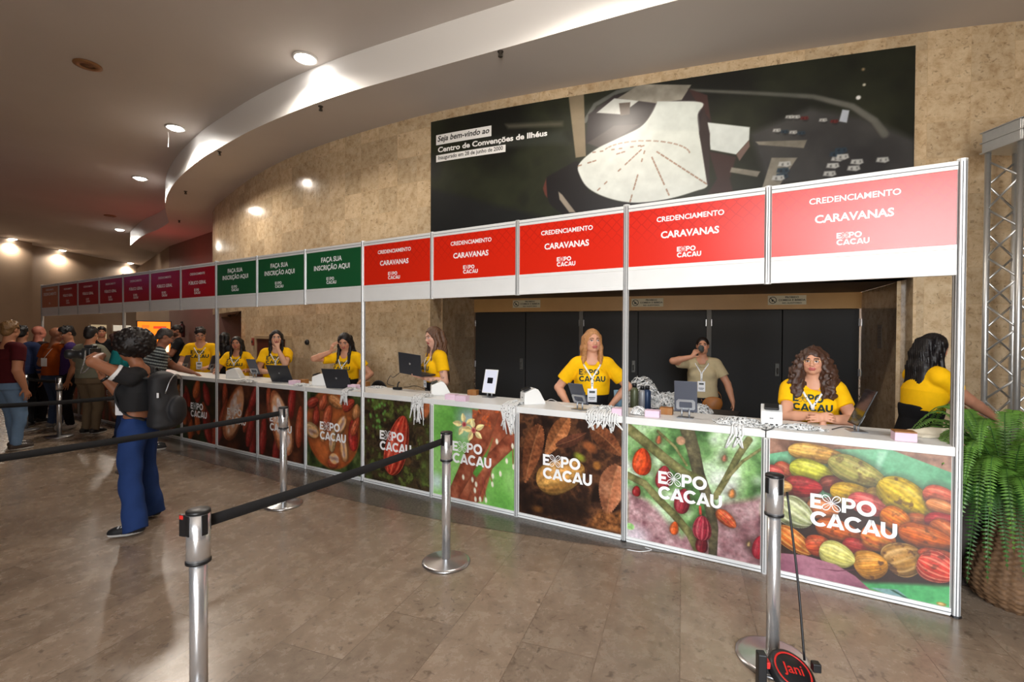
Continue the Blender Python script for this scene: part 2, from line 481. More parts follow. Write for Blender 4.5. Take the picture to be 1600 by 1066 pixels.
def head_field(f, C, R, S, female):
    """adds a head with a face, centred at C, turned by R"""
    def p(x, y, z): return C + R@(np.array((x, y, z))*S)
    def e(c, r, k=.012, sub=False): f.ell(p(*c), np.array(r)*S, R, k*S, sub)
    e((0, -.014, .028), (.074, .094, .086)); e((0, .020, -.028), (.063 if not female else .061, .068, .080), .03)
    e((0, .052, -.086), (.024, .024, .020), .03)
    for s in (-1, 1):
        e((s*.038, .048, -.028), (.026, .030, .026), .02); e((s*.043, .012, -.068), (.022, .040, .024), .025)
        f.cone(p(s*.012, .084, .024), p(s*.046, .066, .025), .009*S, .008*S, .012*S)
    for s in (-1, 1): e((s*.031, .098, .004), (.019, .019, .013), .010, True)
    for s in (-1, 1): e((s*.0315, .0735, .003), (.0145, .0135, .0125), .003)
    f.cone(p(0, .080, .012), p(0, .099, -.024), .007*S, .0105*S, .012*S); e((0, .098, -.027), (.0105, .011, .009), .008)
    for s in (-1, 1): e((s*.012, .090, -.030), (.009, .011, .008), .006)
    e((0, .074, -.056), (.028, .018, .016), .012)
    f.cone(p(-.024, .077, -.054), p(.024, .077, -.054), .005*S, .005*S, .004*S); f.cone(p(-.008, .087, -.0525), p(.008, .087, -.0525), .006*S, .006*S, .004*S)
    f.cone(p(-.014, .084, -.0645), p(.014, .084, -.0645), .0075*S, .0075*S, .004*S)
    for s in (-1, 1): e((s*.075, -.012, -.004), (.009, .021, .031), .006)

def face_colors(pos, C, R, S, skin, lips, brow, col, beard=None):
    q = ((pos-C)@R)/S; x, y, z = q[:,0], q[:,1], q[:,2]; ax = np.abs(x)
    near = (y > .02) & (ax < .09) & (np.abs(z) < .14)
    ch = near & (((ax-.04)/.024)**2+((z+.026)/.022)**2 < 1); col[ch] = col[ch]*.8 + .2*np.array(lin((205, 110, 95)))
    if beard is not None:
        b = (y > .0) & (z < -.034) & (z > -.125) & (ax < .08); b &= ~((ax < .022) & (z > -.074) & (z < -.046)); b |= (y > .05) & (ax < .03) & (np.abs(z+.043) < .007)
        col[b] = np.array(lin(beard))*.75 + col[b]*.25
    col[near & (y > .068) & (ax < .029-.75*np.abs(z+.059)) & (z < -.0475) & (z > -.0735)] = lin(lips)
    col[near & (y > .05) & (ax > .012) & (ax < .049) & (np.abs(z-.027+ (ax-.03)**2*9) < .0048)] = lin(brow)
    ex = ax-.0315; ez = z-.003
    eye = near & (y > .06) & ((ex/.0150)**2+(ez/.0070)**2 < 1); col[eye] = lin((205, 200, 196))
    lid = near & (y > .06) & ((ex/.0165)**2+((ez-.005)/.0055)**2 < 1) & (ez > .0045); col[lid] = lin((60, 40, 34))
    col[near & (y > .06) & (ex**2+ez**2 < .0068**2)] = lin((48, 30, 22))

def hand(f, W, d, nrm, side, curl=.35, S=1.0, point=None, spread=.14):
    """palm from wrist W along d, palm facing nrm; five fingers bent by curl; side = +1 right hand, -1 left"""
    d = unit(d); nrm = np.array(nrm, float); nrm = unit(nrm-d*(nrm@d)); lat = np.cross(d, nrm)*side   # lat points to the thumb
    lat = -lat
    k = .006
    for i in range(4):
        o = (.027-.018*i)
        f.cone(W+d*.012*S, W+d*.086*S+lat*o*S, .016*S, .0115*S, .014)
    cu = curl if isinstance(curl, (list, tuple)) else [curl]*4
    Ls = [(.042,.026,.020),(.047,.029,.021),(.043,.027,.020),(.034,.021,.018)]
    for i in range(4):
        o = .029-.0195*i; p = W + d*(.090-.004*abs(i-1))*S + lat*o*S; a = 0
        dir0 = unit(d + lat*spread*(1.5-i)*.7)
        for j in range(3):
            a += cu[i]*(1.15 if j else .9); dd = dir0*math.cos(a) + nrm*math.sin(a); q = p + dd*Ls[i][j]*S
            r = (.0092, .0084, .0076)[j]*S*(1 if i < 3 else .88); f.cone(p, q, r, r*.92, .003); p = q
    p = W + d*.028*S + lat*.026*S + nrm*.006*S; dd = unit(d*.62 + lat*.75 + nrm*.25)
    f.cone(W+d*.015*S+lat*.01*S, p, .016*S, .014*S, .012)
    q = p + dd*.042*S; f.cone(p, q, .0125*S, .0105*S, .008); dd = unit(d*.85 + lat*.25 + nrm*(.2+.6*cu[0])); f.cone(q, q+dd*.032*S, .0100*S, .0085*S, .004)

def person(label, loc, rz, H=1.66, female=True, skin=(196, 146, 118), lips=(170, 88, 84), hair='long', hair_rgb=(38, 26, 22),
           shirt=(238, 186, 10), sleeve=.55, pants=(24, 24, 27), shoes=(30, 30, 32), sole=(225, 225, 222), arms=None, head=(0, 0, 0), lean=(0, 0),
           build=1.0, h=.0065, lanyard=True, badge=True, logo=None, feet=None, hips=None, crop=False, wide_leg=False, group=None, beard=None, seated=False,
           stripes=None, hair_h=None, twist=0, collar=False, cuff=None, tattoo=False, badge_back=False, chest=None, extra=None, tuck=False, fwd=0.0):
    k = H/1.70; S = k*1.0
    root = thing('person', label, 'person', loc, rz, group)
    hz = (.515*H if hips is None else hips); ly, lx = lean
    pel = V3(0, 0, hz+.03*H)
    if hips is not None and seated: pel = V3(0, -.0, hz+.03*H)
    up = unit(V3(math.sin(math.radians(lx)), math.sin(math.radians(ly)), math.cos(math.radians(ly))))
    Rt = rot(twist); X = Rt@V3(1, 0, 0); X = unit(X-up*(X@up)); Y = np.cross(up, X)
    waist = pel + up*.075*H; chest_p = pel + up*.185*H; shc = pel + up*.27*H; neck0 = pel + up*.295*H
    sw = (.098 if female else .113)*H*(.5+.5*build)
    neck1 = neck0 + unit(up+Y*(.22+fwd*14))*(.044+fwd*.45)*H
    Rh = rot(*head)
    hc = neck1 + unit(up*.6+V3(0, 0, 1)*.4)*.062*H + Rh@V3(0, .018, .012)*k
    la, lf = .170*H, .146*H
    arms = arms or {}
    J = {}
    for side, nm in ((1, 'R'), (-1, 'L')):
        sh = shc + X*sw*side - up*.012*H
        a = arms.get(nm, {})
        wr = a.get('w'); wr = sh + X*.05*side + V3(0, .03, -.305*H) if wr is None else np.array(wr, float)
        pole = np.array(a['pole'], float) if 'pole' in a else sh + X*.1*side - Y*.4 - up*.3
        el, wr = ik(sh, wr, la, lf, pole)
        J[nm] = (sh, el, wr, a)
    feet = feet or {'R': (.085*k, 0, 0), 'L': (-.085*k, 0, 0)}
    L = {}
    for side, nm in ((1, 'R'), (-1, 'L')):
        hj = pel + V3(.052*H*side, 0, -.025*H); fx, fy, fa = feet[nm]
        an = V3(fx, fy, .048*H); kn, an = ik(hj, an, .245*H, .232*H, hj+V3(fx*.5, 2, -.1))
        L[nm] = (hj, kn, an, fa)
    pts = [hc+V3(.13, .13, .13), hc-V3(.13, .13, .13), neck0+X*.3, neck0-X*.3, pel+V3(.26, .24, 0), pel-V3(.26, .24, 0)]
    for nm in 'RL':
        pts += [J[nm][1]+.09, J[nm][1]-.09, J[nm][2]+.22, J[nm][2]-.22, L[nm][1]+.13, L[nm][1]-.13, L[nm][2]+V3(.12, .12, 0), L[nm][2]-V3(.12, .12, .09)]
    lo = np.min(pts, 0); hi = np.max(pts, 0); lo[2] = max(lo[2], -.01)
    f = Field(lo, hi, h)
    b = build
    # body
    f.slab(pel-up*.035*H, waist, X, (.098*H*b, .066*H*b), (.078*H*b, .056*H*b), .03)
    f.slab(waist, chest_p, X, (.076*H*b, .055*H*b), (.090*H*b, .062*H*b), .006)
    f.slab(chest_p, shc-up*.01*H, X, (.090*H*b, .062*H*b), (.078*H*b, .048*H), .006)
    f.cone(shc-X*sw*.85, shc+X*sw*.85, .036*H, .036*H, .03)
    f.cone(neck0-up*.02*H, neck1+up*.02*H, .034*H if female else .039*H, .031*H if female else .036*H, .03)
    for s in (-1, 1): f.cone(neck0+X*s*.02*H, shc+X*sw*.75*s, .026*H, .026*H, .03)
    if female:
        for s in (-1, 1): f.ell(chest_p+X*s*.046*H+Y*.045*H+up*.004*H, (.040*H*b, .036*H*b, .040*H*b), np.stack([X, Y, up], 1), .03)
    for nm, side in (('R', 1), ('L', -1)):
        sh, el, wr, a = J[nm]; fat = (.5+.5*b)*(1.0 if female else 1.12)
        f.cone(sh, el, .0315*H*fat, .0245*H*fat, .02); f.cone(el, el+(wr-el)*.35, .0250*H*fat, .0245*H*fat, .012); f.cone(el+(wr-el)*.35, wr, .0245*H*fat, .0158*H*fat, .01)
        d = a.get('d'); d = unit(wr-el) if d is None else unit(d); nrm = a.get('n', -X*side)
        if abs(unit(nrm)@d) > .97: nrm = Y
        hand(f, wr, d, nrm, side, a.get('curl', .35), k*(1.0 if female else 1.06), spread=a.get('spread', .14))
        hj, kn, an, fa = L[nm]
        f.cone(hj, kn, .050*H*b, .034*H, .02); f.cone(kn, an, .034*H, .022*H, .02)
        fd = V3(math.sin(-math.radians(fa)), math.cos(math.radians(fa)), 0); f.cone(V3(an[0], an[1], .03*H), V3(*(an+fd*.075*H)[:2], .018*H), .022*H, .016*H, .02)
    head_field(f, hc, Rh, S, female)
    pos, F = f.mesh(); pos = relax(pos, F, 1, .25)
    col = np.tile(np.array(lin(skin)), (len(pos), 1)); face_colors(pos, hc, Rh, S, skin, lips, hair_rgb if sum(hair_rgb) < 240 else (96, 66, 44), col, beard)
    if tattoo:
        for nm in 'RL':
            sh, el, wr, a = J[nm]
            for t, r in ((.55, .022), (.8, .018), (1.25, .020), (1.5, .016), (1.75, .017)):
                c = sh+(el-sh)*t if t < 1 else el+(wr-el)*(t-1)
                out = unit(X*(1 if nm == 'R' else -1)*.7+Y*.7); c = c+out*.035
                m = (((pos-c)**2).sum(1) < r*r) & (np.sin(pos[:,0]*300)+np.sin(pos[:,2]*340+pos[:,1]*200) > -.7); col[m] = col[m]*.45+np.array(lin((70, 66, 66)))*.55
    link('body', np_mesh('body', pos, F, True, col), skin_mat(), root)
    # trousers
    g = Field(np.minimum(np.min([pel-.30, L['R'][1]-.2, L['L'][1]-.2, L['R'][2]-.2, L['L'][2]-.2], 0), pel-.3), np.maximum(np.max([pel+.30, L['R'][1]+.2, L['L'][1]+.2, L['R'][2]+.2, L['L'][2]+.2], 0), pel+.3), max(h, .008))
    top = pel + up*(.055*H if crop else .105*H if tuck else .045*H)
    g.slab(pel-up*.055*H, pel+up*.045*H, X, (.106*H*b, .076*H*b), (.092*H*b, .068*H*b), .02, cut=False)
    if tuck: g.slab(pel+up*.045*H, top, X, (.092*H*b, .070*H*b), (.098*H*b, .075*H*b), .006)
    for nm in 'RL':
        hj, kn, an, fa = L[nm]
        w = (.061, .049, .054) if wide_leg else (.060, .043, .034)
        g.cone(hj, kn, w[0]*H*b, w[1]*H, .03); g.cone(kn, V3(an[0], an[1]-(.012 if wide_leg else 0), (.028 if wide_leg else .045)*H), w[1]*H, w[2]*H, .02, flat=True)
    g.plane(top, up); g.fold(.006, 34, 5); 
    pos, F = g.mesh()
    tr = link('trousers', np_mesh('trousers', pos, F), cloth_mat(pants), root)
    # shoes
    for nm in 'RL':
        hj, kn, an, fa = L[nm]; fd = V3(-math.sin(math.radians(fa)), math.cos(math.radians(fa)), 0); c = V3(an[0], an[1], 0); z0 = an[2]-.048*H
        sf = Field(c-.22, c+.22, .006); c = c+V3(0, 0, z0)
        sf.cone(c-fd*.022*H+V3(0, 0, .034*H), c+fd*.075*H+V3(0, 0, .024*H), .027*H, .023*H, .02); sf.cone(c+fd*.03*H+V3(0, 0, .02*H), c+fd*.095*H+V3(0, 0, .018*H), .026*H, .021*H, .02)
        sf.cone(c+V3(0, 0, .03*H), c+V3(0, 0, .055*H), .026*H, .025*H, .02); sf.plane(c, (0, 0, -1))
        pos, F = sf.mesh(); cc = np.where((pos[:, 2] < z0+.016*H)[:, None], np.array(lin(sole)), np.array(lin(shoes)))
        if sole[0] > 150:
            q = pos-c; al = q@fd; m = (pos[:, 2] > z0+.036*H) & (al > .028*H) & (al < .07*H) & (np.sin(al*260) > .1) & (np.abs(q@np.cross(fd, V3(0, 0, 1))) < .016*H); cc[m] = lin((220, 220, 220))
        link('shoe', np_mesh('shoe', pos, F, True, cc), mat('shoe', (60, 60, 60), .6, attr='Col'), root)
    # shirt
    G = Field(np.min([neck0-X*.34-.12, neck0+X*.34-.12, pel-.3, J['R'][1]-.12, J['L'][1]-.12], 0), np.max([neck0-X*.34+.1, neck0+X*.34+.1, pel+.28, J['R'][1]+.12, J['L'][1]+.12], 0), max(.0055, min(h, .007)))
    o = .011; hem = pel + up*(.085*H if crop else .088*H if tuck else (-.005*H))
    G.slab(hem-up*.03, waist, X, (.104*H*b+o, .074*H*b+o), (.094*H*b+o, .070*H*b+o), .03)
    G.slab(waist, chest_p, X, (.092*H*b+o, .068*H*b+o), (.096*H*b+o, .068*H*b+o), .006)
    G.slab(chest_p, shc-up*.012*H, X, (.096*H*b+o, .068*H*b+o), (.082*H*b+o, .050*H+o), .006)
    G.cone(shc-X*sw*.86, shc+X*sw*.86, .038*H+o*.7, .038*H+o*.7, .03)
    if female:
        for s in (-1, 1): G.ell(chest_p+X*s*.044*H+Y*.050*H+up*.002*H, (.044*H*b, .036*H*b, .042*H*b), np.stack([X, Y, up], 1), .035)
    for s in (-1, 1): G.cone(neck0+X*s*.028*H-up*.004*H, shc+X*sw*.75*s, .026*H+o*.6, .028*H+o, .03)
    for nm in 'RL':
        sh, el, wr, a = J[nm]
        if sleeve > 1:
            G.cone(sh, el, .040*H, .034*H, .02); G.cone(el, el+(wr-el)*(sleeve-1), .034*H, .025*H, .02, flat=True)
        else: G.cone(sh, sh+(el-sh)*sleeve, .038*H+.006, .036*H+.012, .02, flat=True)
    G.fold(.0045, 26, int(abs(loc[0]*37+loc[1]*91)))
    G.plane(hem, -up)
    G.cone(neck0+Y*.006*H-up*.01*H, neck0+up*.09*H+Y*.03*H, .044*H, .062*H, .004, sub=True)
    G.ell(neck0+Y*.045*H+up*.004*H, (.036*H, .030*H, .026*H if female else .018*H), None, .006, sub=True)
    pos, F = G.mesh()
    if stripes:
        z = (pos-pel)@up; m = (np.mod(z, .042) < .016); cc = np.where(m[:, None], np.array(lin(stripes)), np.array(lin(shirt)))
        sho = link('shirt', np_mesh('shirt', pos, F, True, cc), mat('striped knit', (90, 90, 90), .85, attr='Col'), root)
    elif cuff:
        cc = np.tile(np.array(lin(shirt)), (len(pos), 1))
        for nm in 'RL':
            sh, el, wr, a = J[nm]; ax = unit(el-sh); q = (pos-sh)@ax; m = (q > la*sleeve-.022) & (np.linalg.norm(pos-sh-np.outer(q, ax), axis=1) < .085); cc[m] = lin(cuff)
        sho = link('shirt', np_mesh('shirt', pos, F, True, cc), mat('ringer tee', (90, 90, 90), .85, attr='Col'), root)
    else: sho = link('shirt', np_mesh('shirt', pos, F), cloth_mat(shirt), root)
    bvh = BVHTree.FromPolygons([Vector(p) for p in pos], F.tolist())
    def on_chest(x, z, off=.004, back=False):
        """a point on the front of the shirt, x across and z above the pelvis"""
        sg = -1 if back else 1
        o_ = Vector(pel + X*x + up*z + Y*.6*sg); hit = bvh.ray_cast(o_, Vector(-Y*sg))[0]
        if hit is None: return Vector(pel + X*x + up*z + Y*.12*sg)
        return hit + Vector(Y*off*sg)
    if logo:
        gv, gf = finer(logo_geo(.25*k*b*(1.0 if female else 1.1)), .014); mb = MB()
        # split long faces so the print follows the cloth
        zc = .205*H
        mb.add([on_chest(-x*1.0, zc+y, .005) for x, y in gv], gf, 0); mb.build('shirt_print', mat('dark green print', logo, .8), root)
    if lanyard:
        mb = MB(); lw = .017
        zb = (.125*H if badge else .17*H); zj = .195*H
        for s in (-1, 1):
            pl = [Vector(neck0-Y*.052*H+up*.016*H), Vector(neck0+X*s*.034*H-Y*.040*H+up*.024*H), Vector(neck0+X*s*.053*H-Y*.004*H+up*.022*H)]
            for t in np.linspace(0, 1, 8): pl.append(on_chest(s*(.044*H*(1-t)+.006), .264*H*(1-t)+zj*t, .007))
            pl.append(on_chest(s*.004, (zj+zb)/2, .008)); pl.append(on_chest(s*.002, zb, .008))
            mb.ribbon(pl, Vector(X)*1.0, lw, .002)
        lan = mb.build('lanyard', lan_mat(), root)
        if badge:
            c = on_chest(0, zb-.06, .012); mb = MB(); n = Vector(Y); M_ = Matrix.Translation(c) @ Matrix([list(X)+[0], list(Y)+[0], list(up)+[0], [0,0,0,1]]).transposed()
            mb.box(-.045, .045, -.001, .001, -.065, .065, 0, M_); mb.box(-.006, .006, -.002, .002, .062, .082, 1, M_)
            bd = mb.build('badge', [M_PAPER, M_SATIN], root)
            mb = MB()
            for z0, z1, w in ((.022, .044, .028), (-.026, -.018, .032), (-.04, -.034, .024)): mb.box(-w, w, .0012, .0018, z0, z1, 0, M_)
            mb.build('badge_print', mat('badge print', (70, 74, 72), .7), bd)
    if collar:
        mb = MB()
        for s in (-1, 1):
            pl = [Vector(neck0+X*s*.040*H-Y*.026*H+up*.030*H), Vector(neck0+X*s*.046*H+Y*.012*H+up*.022*H), on_chest(s*.035*H, .262*H, .006), on_chest(s*.012*H, .236*H, .008)]
            mb.ribbon(pl, Vector(X*.8+Y*.3), .035, .004)
        mb.build('collar', cloth_mat(shirt), root)
    # hair
    def hp(x, y, z): return hc + Rh@(np.array((x, y, z))*S)
    hh = hair_h or max(.0055, h)
    drop = {'long': .34, 'curly': .24, 'straight': .17, 'bob': .13}.get(hair, .0)
    q = Field(hc-V3(.24, .26, .16+drop*1.5+.05), hc+V3(.24, .26, .28), hh)
    if hair == 'afro':
        q.ell(hp(0, -.035, .045), V3(.150, .155, .135)*S, Rh, .02)
        for i in range(260):
            d = unit(RNG.normal(size=3)); c = hp(0, -.035, .045) + Rh@(d*V3(.148, .152, .132)*S); q.ell(c, V3(1, 1, 1)*RNG.uniform(.009, .017), None, .008)
        q.ell(hp(0, .105, -.045), V3(.066, .075, .082)*S, Rh, .02, True)
    elif hair != 'bald':
        q.ell(hp(0, -.017, .034), V3(.083, .102, .092)*S, Rh, .01)
        if hair in ('short', 'tied', 'fade'):
            if hair == 'short':
                for i in range(26):
                    d = unit(RNG.normal(size=3)+V3(0, -.1, .9)); q.ell(hp(0, -.012, .04)+Rh@(d*V3(.080, .098, .088)*S), V3(1, 1, 1)*RNG.uniform(.010, .020), None, .012)
            q.ell(hp(0, -.060, -.03), V3(.062, .058, .060)*S, Rh, .02)
            if hair == 'short': q.ell(hp(0, .035, .088), V3(.060, .050, .032)*S, Rh, .02)
            if hair == 'tied': q.ell(hp(0, -.125, .03), V3(.036, .036, .036)*S, Rh, .015); q.cone(hp(0, -.12, .0), hp(0, -.115, -.13), .024*S, .010*S, .02)
        else:
            w = .082 if hair != 'curly' else .105
            zend = -drop
            nb = 14 if hair != 'curly' else 0
            base = Rh@V3(0, -.02, 0)*S
            def down(p_, z, out=0): # strands fall straight down in the world, from a point on the head
                return p_ + V3(0, 0, z) + (Rh@V3(0, -.03, 0))*0 + (p_-hc)*out
            dn = V3(0, 0, -1)
            for s in (-1, 1):
                a0 = hp(s*.066, .022, .020); a1 = hp(s*w, .018, -.07); q.cone(a0, a1, .022*S, .020*S, .03)
                a2 = neck0+X*s*.082*k+Y*.055*k+up*.01*k; q.cone(a1, a2, .020*S, .024*S, .02)
                if hair != 'bob': q.cone(a2, neck0+X*s*.088*k+Y*(.112*k*(.6+.4*b))+dn*max(.03, drop-.14)*k, .024*S, .011*S, .02)
                a0 = hp(s*.075, -.02, .04); a1 = hp(s*w, -.03, -.09); q.cone(a0, a1, .026*S, .028*S, .02); a2 = neck0+X*s*.088*k-Y*.03*k+up*.022*k; q.cone(a1, a2, .028*S, .026*S, .02)
                q.cone(a2, neck0+X*s*.10*k-Y*.105*k*(.7+.3*b)+dn*drop*.8*k, .030*S, .016*S, .02)
            for xx in (-.06, -.03, 0, .03, .06):
                a0 = hp(xx, -.095, .03); a1 = hp(xx*1.1, -.098, -.08); q.cone(a0, a1, .03*S, .032*S, .02); a2 = neck0+X*xx*1.3*k-Y*.075*k+up*.01*k; q.cone(a1, a2, .032*S, .034*S, .03)
                if hair != 'bob': q.cone(a2, neck0+X*xx*1.5*k-Y*.125*k*(.6+.4*b)+dn*drop*k, .034*S, .020*S, .035)
            if hair == 'curly':
                segs = []
                for sd in (-1, 1):
                    c0, c1, c2 = hp(sd*.066, -.012, .03), hp(sd*.118, -.012, -.10), hp(sd*.118, .0, -.19)
                    c3 = neck0+X*sd*.125*k+Y*.075*k*b+V3(0, 0, -.10)*k; c4 = neck0+X*sd*.135*k-Y*.06*k+V3(0, 0, -.12)*k
                    for a0, a1, r0, r1 in ((c0, c1, .040, .050), (c1, c2, .050, .050), (c2, c3, .046, .034), (c2, c4, .046, .034)): q.cone(a0, a1, r0*S, r1*S, .03); segs.append((a0, a1, r0*S, r1*S))
                for i in range(520):
                    a0, a1, r0, r1 = segs[RNG.integers(len(segs))]; t = RNG.uniform(0, 1); d = unit(RNG.normal(size=3)); ax_ = unit(a1-a0); d = unit(d-ax_*(d@ax_)); c = a0+(a1-a0)*t+d*(r0+(r1-r0)*t)*.96
                    q.ell(c, V3(1, 1, 1)*RNG.uniform(.009, .017), None, .004)
                    if i % 3 == 0: q.cone(c, c+V3(RNG.uniform(-.02, .02), RNG.uniform(-.02, .02), -.045), .010, .006, .005)
        # the face stays free
        q.ell(hp(0, .108, -.022), V3(.064, .082, .088)*S, Rh, .012, True)
        if hair not in ('short', 'fade', 'curly'): q.ell(hp(0, .10, .028), V3(.046, .05, .050)*S, Rh, .015, True)
        if hair in ('short', 'fade', 'tied'): 
            for s in (-1, 1): q.ell(hp(s*.078, .005, -.018), V3(.022, .034, .042)*S, Rh, .012, True)
            q.ell(hp(0, .02, -.10), V3(.12, .10, .07)*S, Rh, .01, True); q.ell(hp(0, .112, .030), V3(.056, .052, .040)*S, Rh, .015, True)
        q.fold(.0026 if hair != 'curly' else .008, 330 if hair != 'curly' else 150, 3, (1, .9, .12) if hair != 'curly' else None)
    if hair != 'bald':
        pos, F = q.mesh(); link('hair', np_mesh('hair', pos, F), hair_mat(hair_rgb), root)
    root_info = dict(J=J, L=L, hc=hc, Rh=Rh, pel=pel, X=X, Y=Y, up=up, neck=neck0, on_chest=on_chest, k=k, S=S, hp=hp)
    return root, root_info
def lan_mat():
    """white lanyard tape with a small dark repeat print"""
    if 'lanyard tape' in MATS: return MATS['lanyard tape']
    m = mat('lanyard tape', (226, 226, 224), .7); nt = m.node_tree; b = nt.nodes['Principled BSDF']
    tc = nt.nodes.new('ShaderNodeTexCoord'); v = nt.nodes.new('ShaderNodeTexVoronoi'); v.inputs['Scale'].default_value = 42
    nt.links.new(tc.outputs['Object'], v.inputs['Vector'])
    r = nt.nodes.new('ShaderNodeValToRGB'); r.color_ramp.interpolation = 'CONSTANT'; r.color_ramp.elements[0].color = (.03, .03, .03, 1); r.color_ramp.elements[1].position = .20; r.color_ramp.elements[1].color = lin((226, 226, 224))+(1,)
    nt.links.new(v.outputs['Distance'], r.inputs[0]); nt.links.new(r.outputs[0], b.inputs['Base Color']); return m
def glasses(root, I, rgb=(190, 150, 110)):
    mb = MB(); hp = I['hp']; S = I['S']
    for s in (-1, 1):
        mb.tube([hp(s*.0335+.024*math.cos(t), .100, .002+.019*math.sin(t)) for t in np.linspace(0, 2*PI, 25)], .0014*S, 6)
        mb.tube([hp(s*.057, .099, .006), hp(s*.074, .085, .006), hp(s*.080, .0, .004)], .0014*S, 6)
    mb.tube([hp(-.010, .101, .004), hp(0, .104, .007), hp(.010, .101, .004)], .0014*S, 6)
    mb.build('glasses', mat('metal glasses frame %d' % rgb[0], rgb, .3, .8), root)
# ------------------------------------------------------------------ the hall
Z_SOF, Z_MAIN = 5.0, 5.52
def stone_mat(name, tile=None, base=((196,160,112),(158,122,80),(212,182,138)), rough=.22, grout=(150,122,88), angle=0.0, uv=False, bumpy=.0, dark=1.0):
    m = bpy.data.materials.new(name); m.use_nodes = True; nt = m.node_tree; b = nt.nodes['Principled BSDF']; L = nt.links.new
    tc = nt.nodes.new('ShaderNodeTexCoord'); vec = tc.outputs['UV'] if uv else tc.outputs['Object']
    mp = nt.nodes.new('ShaderNodeMapping'); mp.inputs['Rotation'].default_value = (0, 0, angle); L(vec, mp.inputs['Vector'])
    br = nt.nodes.new('ShaderNodeTexBrick'); br.offset = tile[2]; br.offset_frequency = 2; br.squash = 1
    br.inputs['Color1'].default_value = (0, 0, 0, 1); br.inputs['Color2'].default_value = (1, 1, 1, 1); br.inputs['Mortar'].default_value = (.5, .5, .5, 1)
    br.inputs['Scale'].default_value = 1.0; br.inputs['Brick Width'].default_value = tile[0]; br.inputs['Row Height'].default_value = tile[1]; br.inputs['Mortar Size'].default_value = .0026; br.inputs['Bias'].default_value = 0
    L(mp.outputs[0], br.inputs['Vector'])
    # every slab gets its own piece of the veining
    off = nt.nodes.new('ShaderNodeVectorMath'); off.operation = 'MULTIPLY_ADD'; off.inputs[1].default_value = (37, 19, 53); L(br.outputs['Color'], off.inputs[0]); L(mp.outputs[0], off.inputs[2])
    n1 = nt.nodes.new('ShaderNodeTexNoise'); n1.inputs['Scale'].default_value = 8.5; n1.inputs['Detail'].default_value = 8; n1.inputs['Roughness'].default_value = .72; n1.inputs['Distortion'].default_value = .25; L(off.outputs[0], n1.inputs['Vector'])
    r1 = nt.nodes.new('ShaderNodeValToRGB'); e = r1.color_ramp.elements; e[0].position = .32; e[0].color = lin(base[1])+(1,); e[1].position = .70; e[1].color = lin(base[2])+(1,)
    k = e.new(.5); k.color = lin(base[0])+(1,); L(n1.outputs['Fac'], r1.inputs[0])
    n2 = nt.nodes.new('ShaderNodeTexNoise'); n2.inputs['Scale'].default_value = 22; n2.inputs['Detail'].default_value = 5; n2.inputs['Distortion'].default_value = 1.0; L(off.outputs[0], n2.inputs['Vector'])
    r2 = nt.nodes.new('ShaderNodeValToRGB'); e = r2.color_ramp.elements; e[0].position = .30; e[0].color = lin(tuple(.62*x for x in base[1]))+(1,); e[1].position = .41; e[1].color = (1, 1, 1, 1); L(n2.outputs['Fac'], r2.inputs[0])
    mu = nt.nodes.new('ShaderNodeMix'); mu.data_type = 'RGBA'; mu.blend_type = 'MULTIPLY'; mu.inputs[0].default_value = .5; L(r1.outputs[0], mu.inputs[6]); L(r2.outputs[0], mu.inputs[7])
    sep = nt.nodes.new('ShaderNodeSeparateColor'); L(br.outputs['Color'], sep.inputs[0])
    ml = nt.nodes.new('ShaderNodeMapRange'); ml.inputs[3].default_value = .82; ml.inputs[4].default_value = 1.08; L(sep.outputs[0], ml.inputs[0])
    sc = nt.nodes.new('ShaderNodeVectorMath'); sc.operation = 'SCALE'; L(mu.outputs[2], sc.inputs[0]); L(ml.outputs[0], sc.inputs['Scale'])
    mg = nt.nodes.new('ShaderNodeMix'); mg.data_type = 'RGBA'; L(br.outputs['Fac'], mg.inputs[0]); L(sc.outputs[0], mg.inputs[6]); mg.inputs[7].default_value = lin(grout)+(1,)
    L(mg.outputs[2], b.inputs['Base Color']); b.inputs['Roughness'].default_value = rough; b.inputs['Specular IOR Level'].default_value = .45
    ro = nt.nodes.new('ShaderNodeMapRange'); ro.inputs[3].default_value = rough*.7; ro.inputs[4].default_value = rough*1.5; L(n1.outputs['Fac'], ro.inputs[0]); L(ro.outputs[0], b.inputs['Roughness'])
    return m
M_FLOOR = stone_mat('travertine floor', (1.2, .40, .37), ((146,128,110),(129,112,95),(157,141,123)), .24, (112,96,80), angle=math.radians(-70.3))
M_WALLST = stone_mat('travertine wall', (.40, .40, 0), ((206,182,148),(180,152,116),(220,200,168)), .13, (198,172,136), uv=True)
M_CEIL = mat('painted ceiling plaster', (204, 196, 190), .75, noise=(.6, .05))
M_FASC = mat('white painted fascia', (232, 230, 228), .42)
M_PLAST = mat('beige painted plaster', (150, 128, 106), .8, noise=(1.2, .06))
M_GRAN = mat('dark granite', (98, 91, 84), .24, noise=(45, .35))

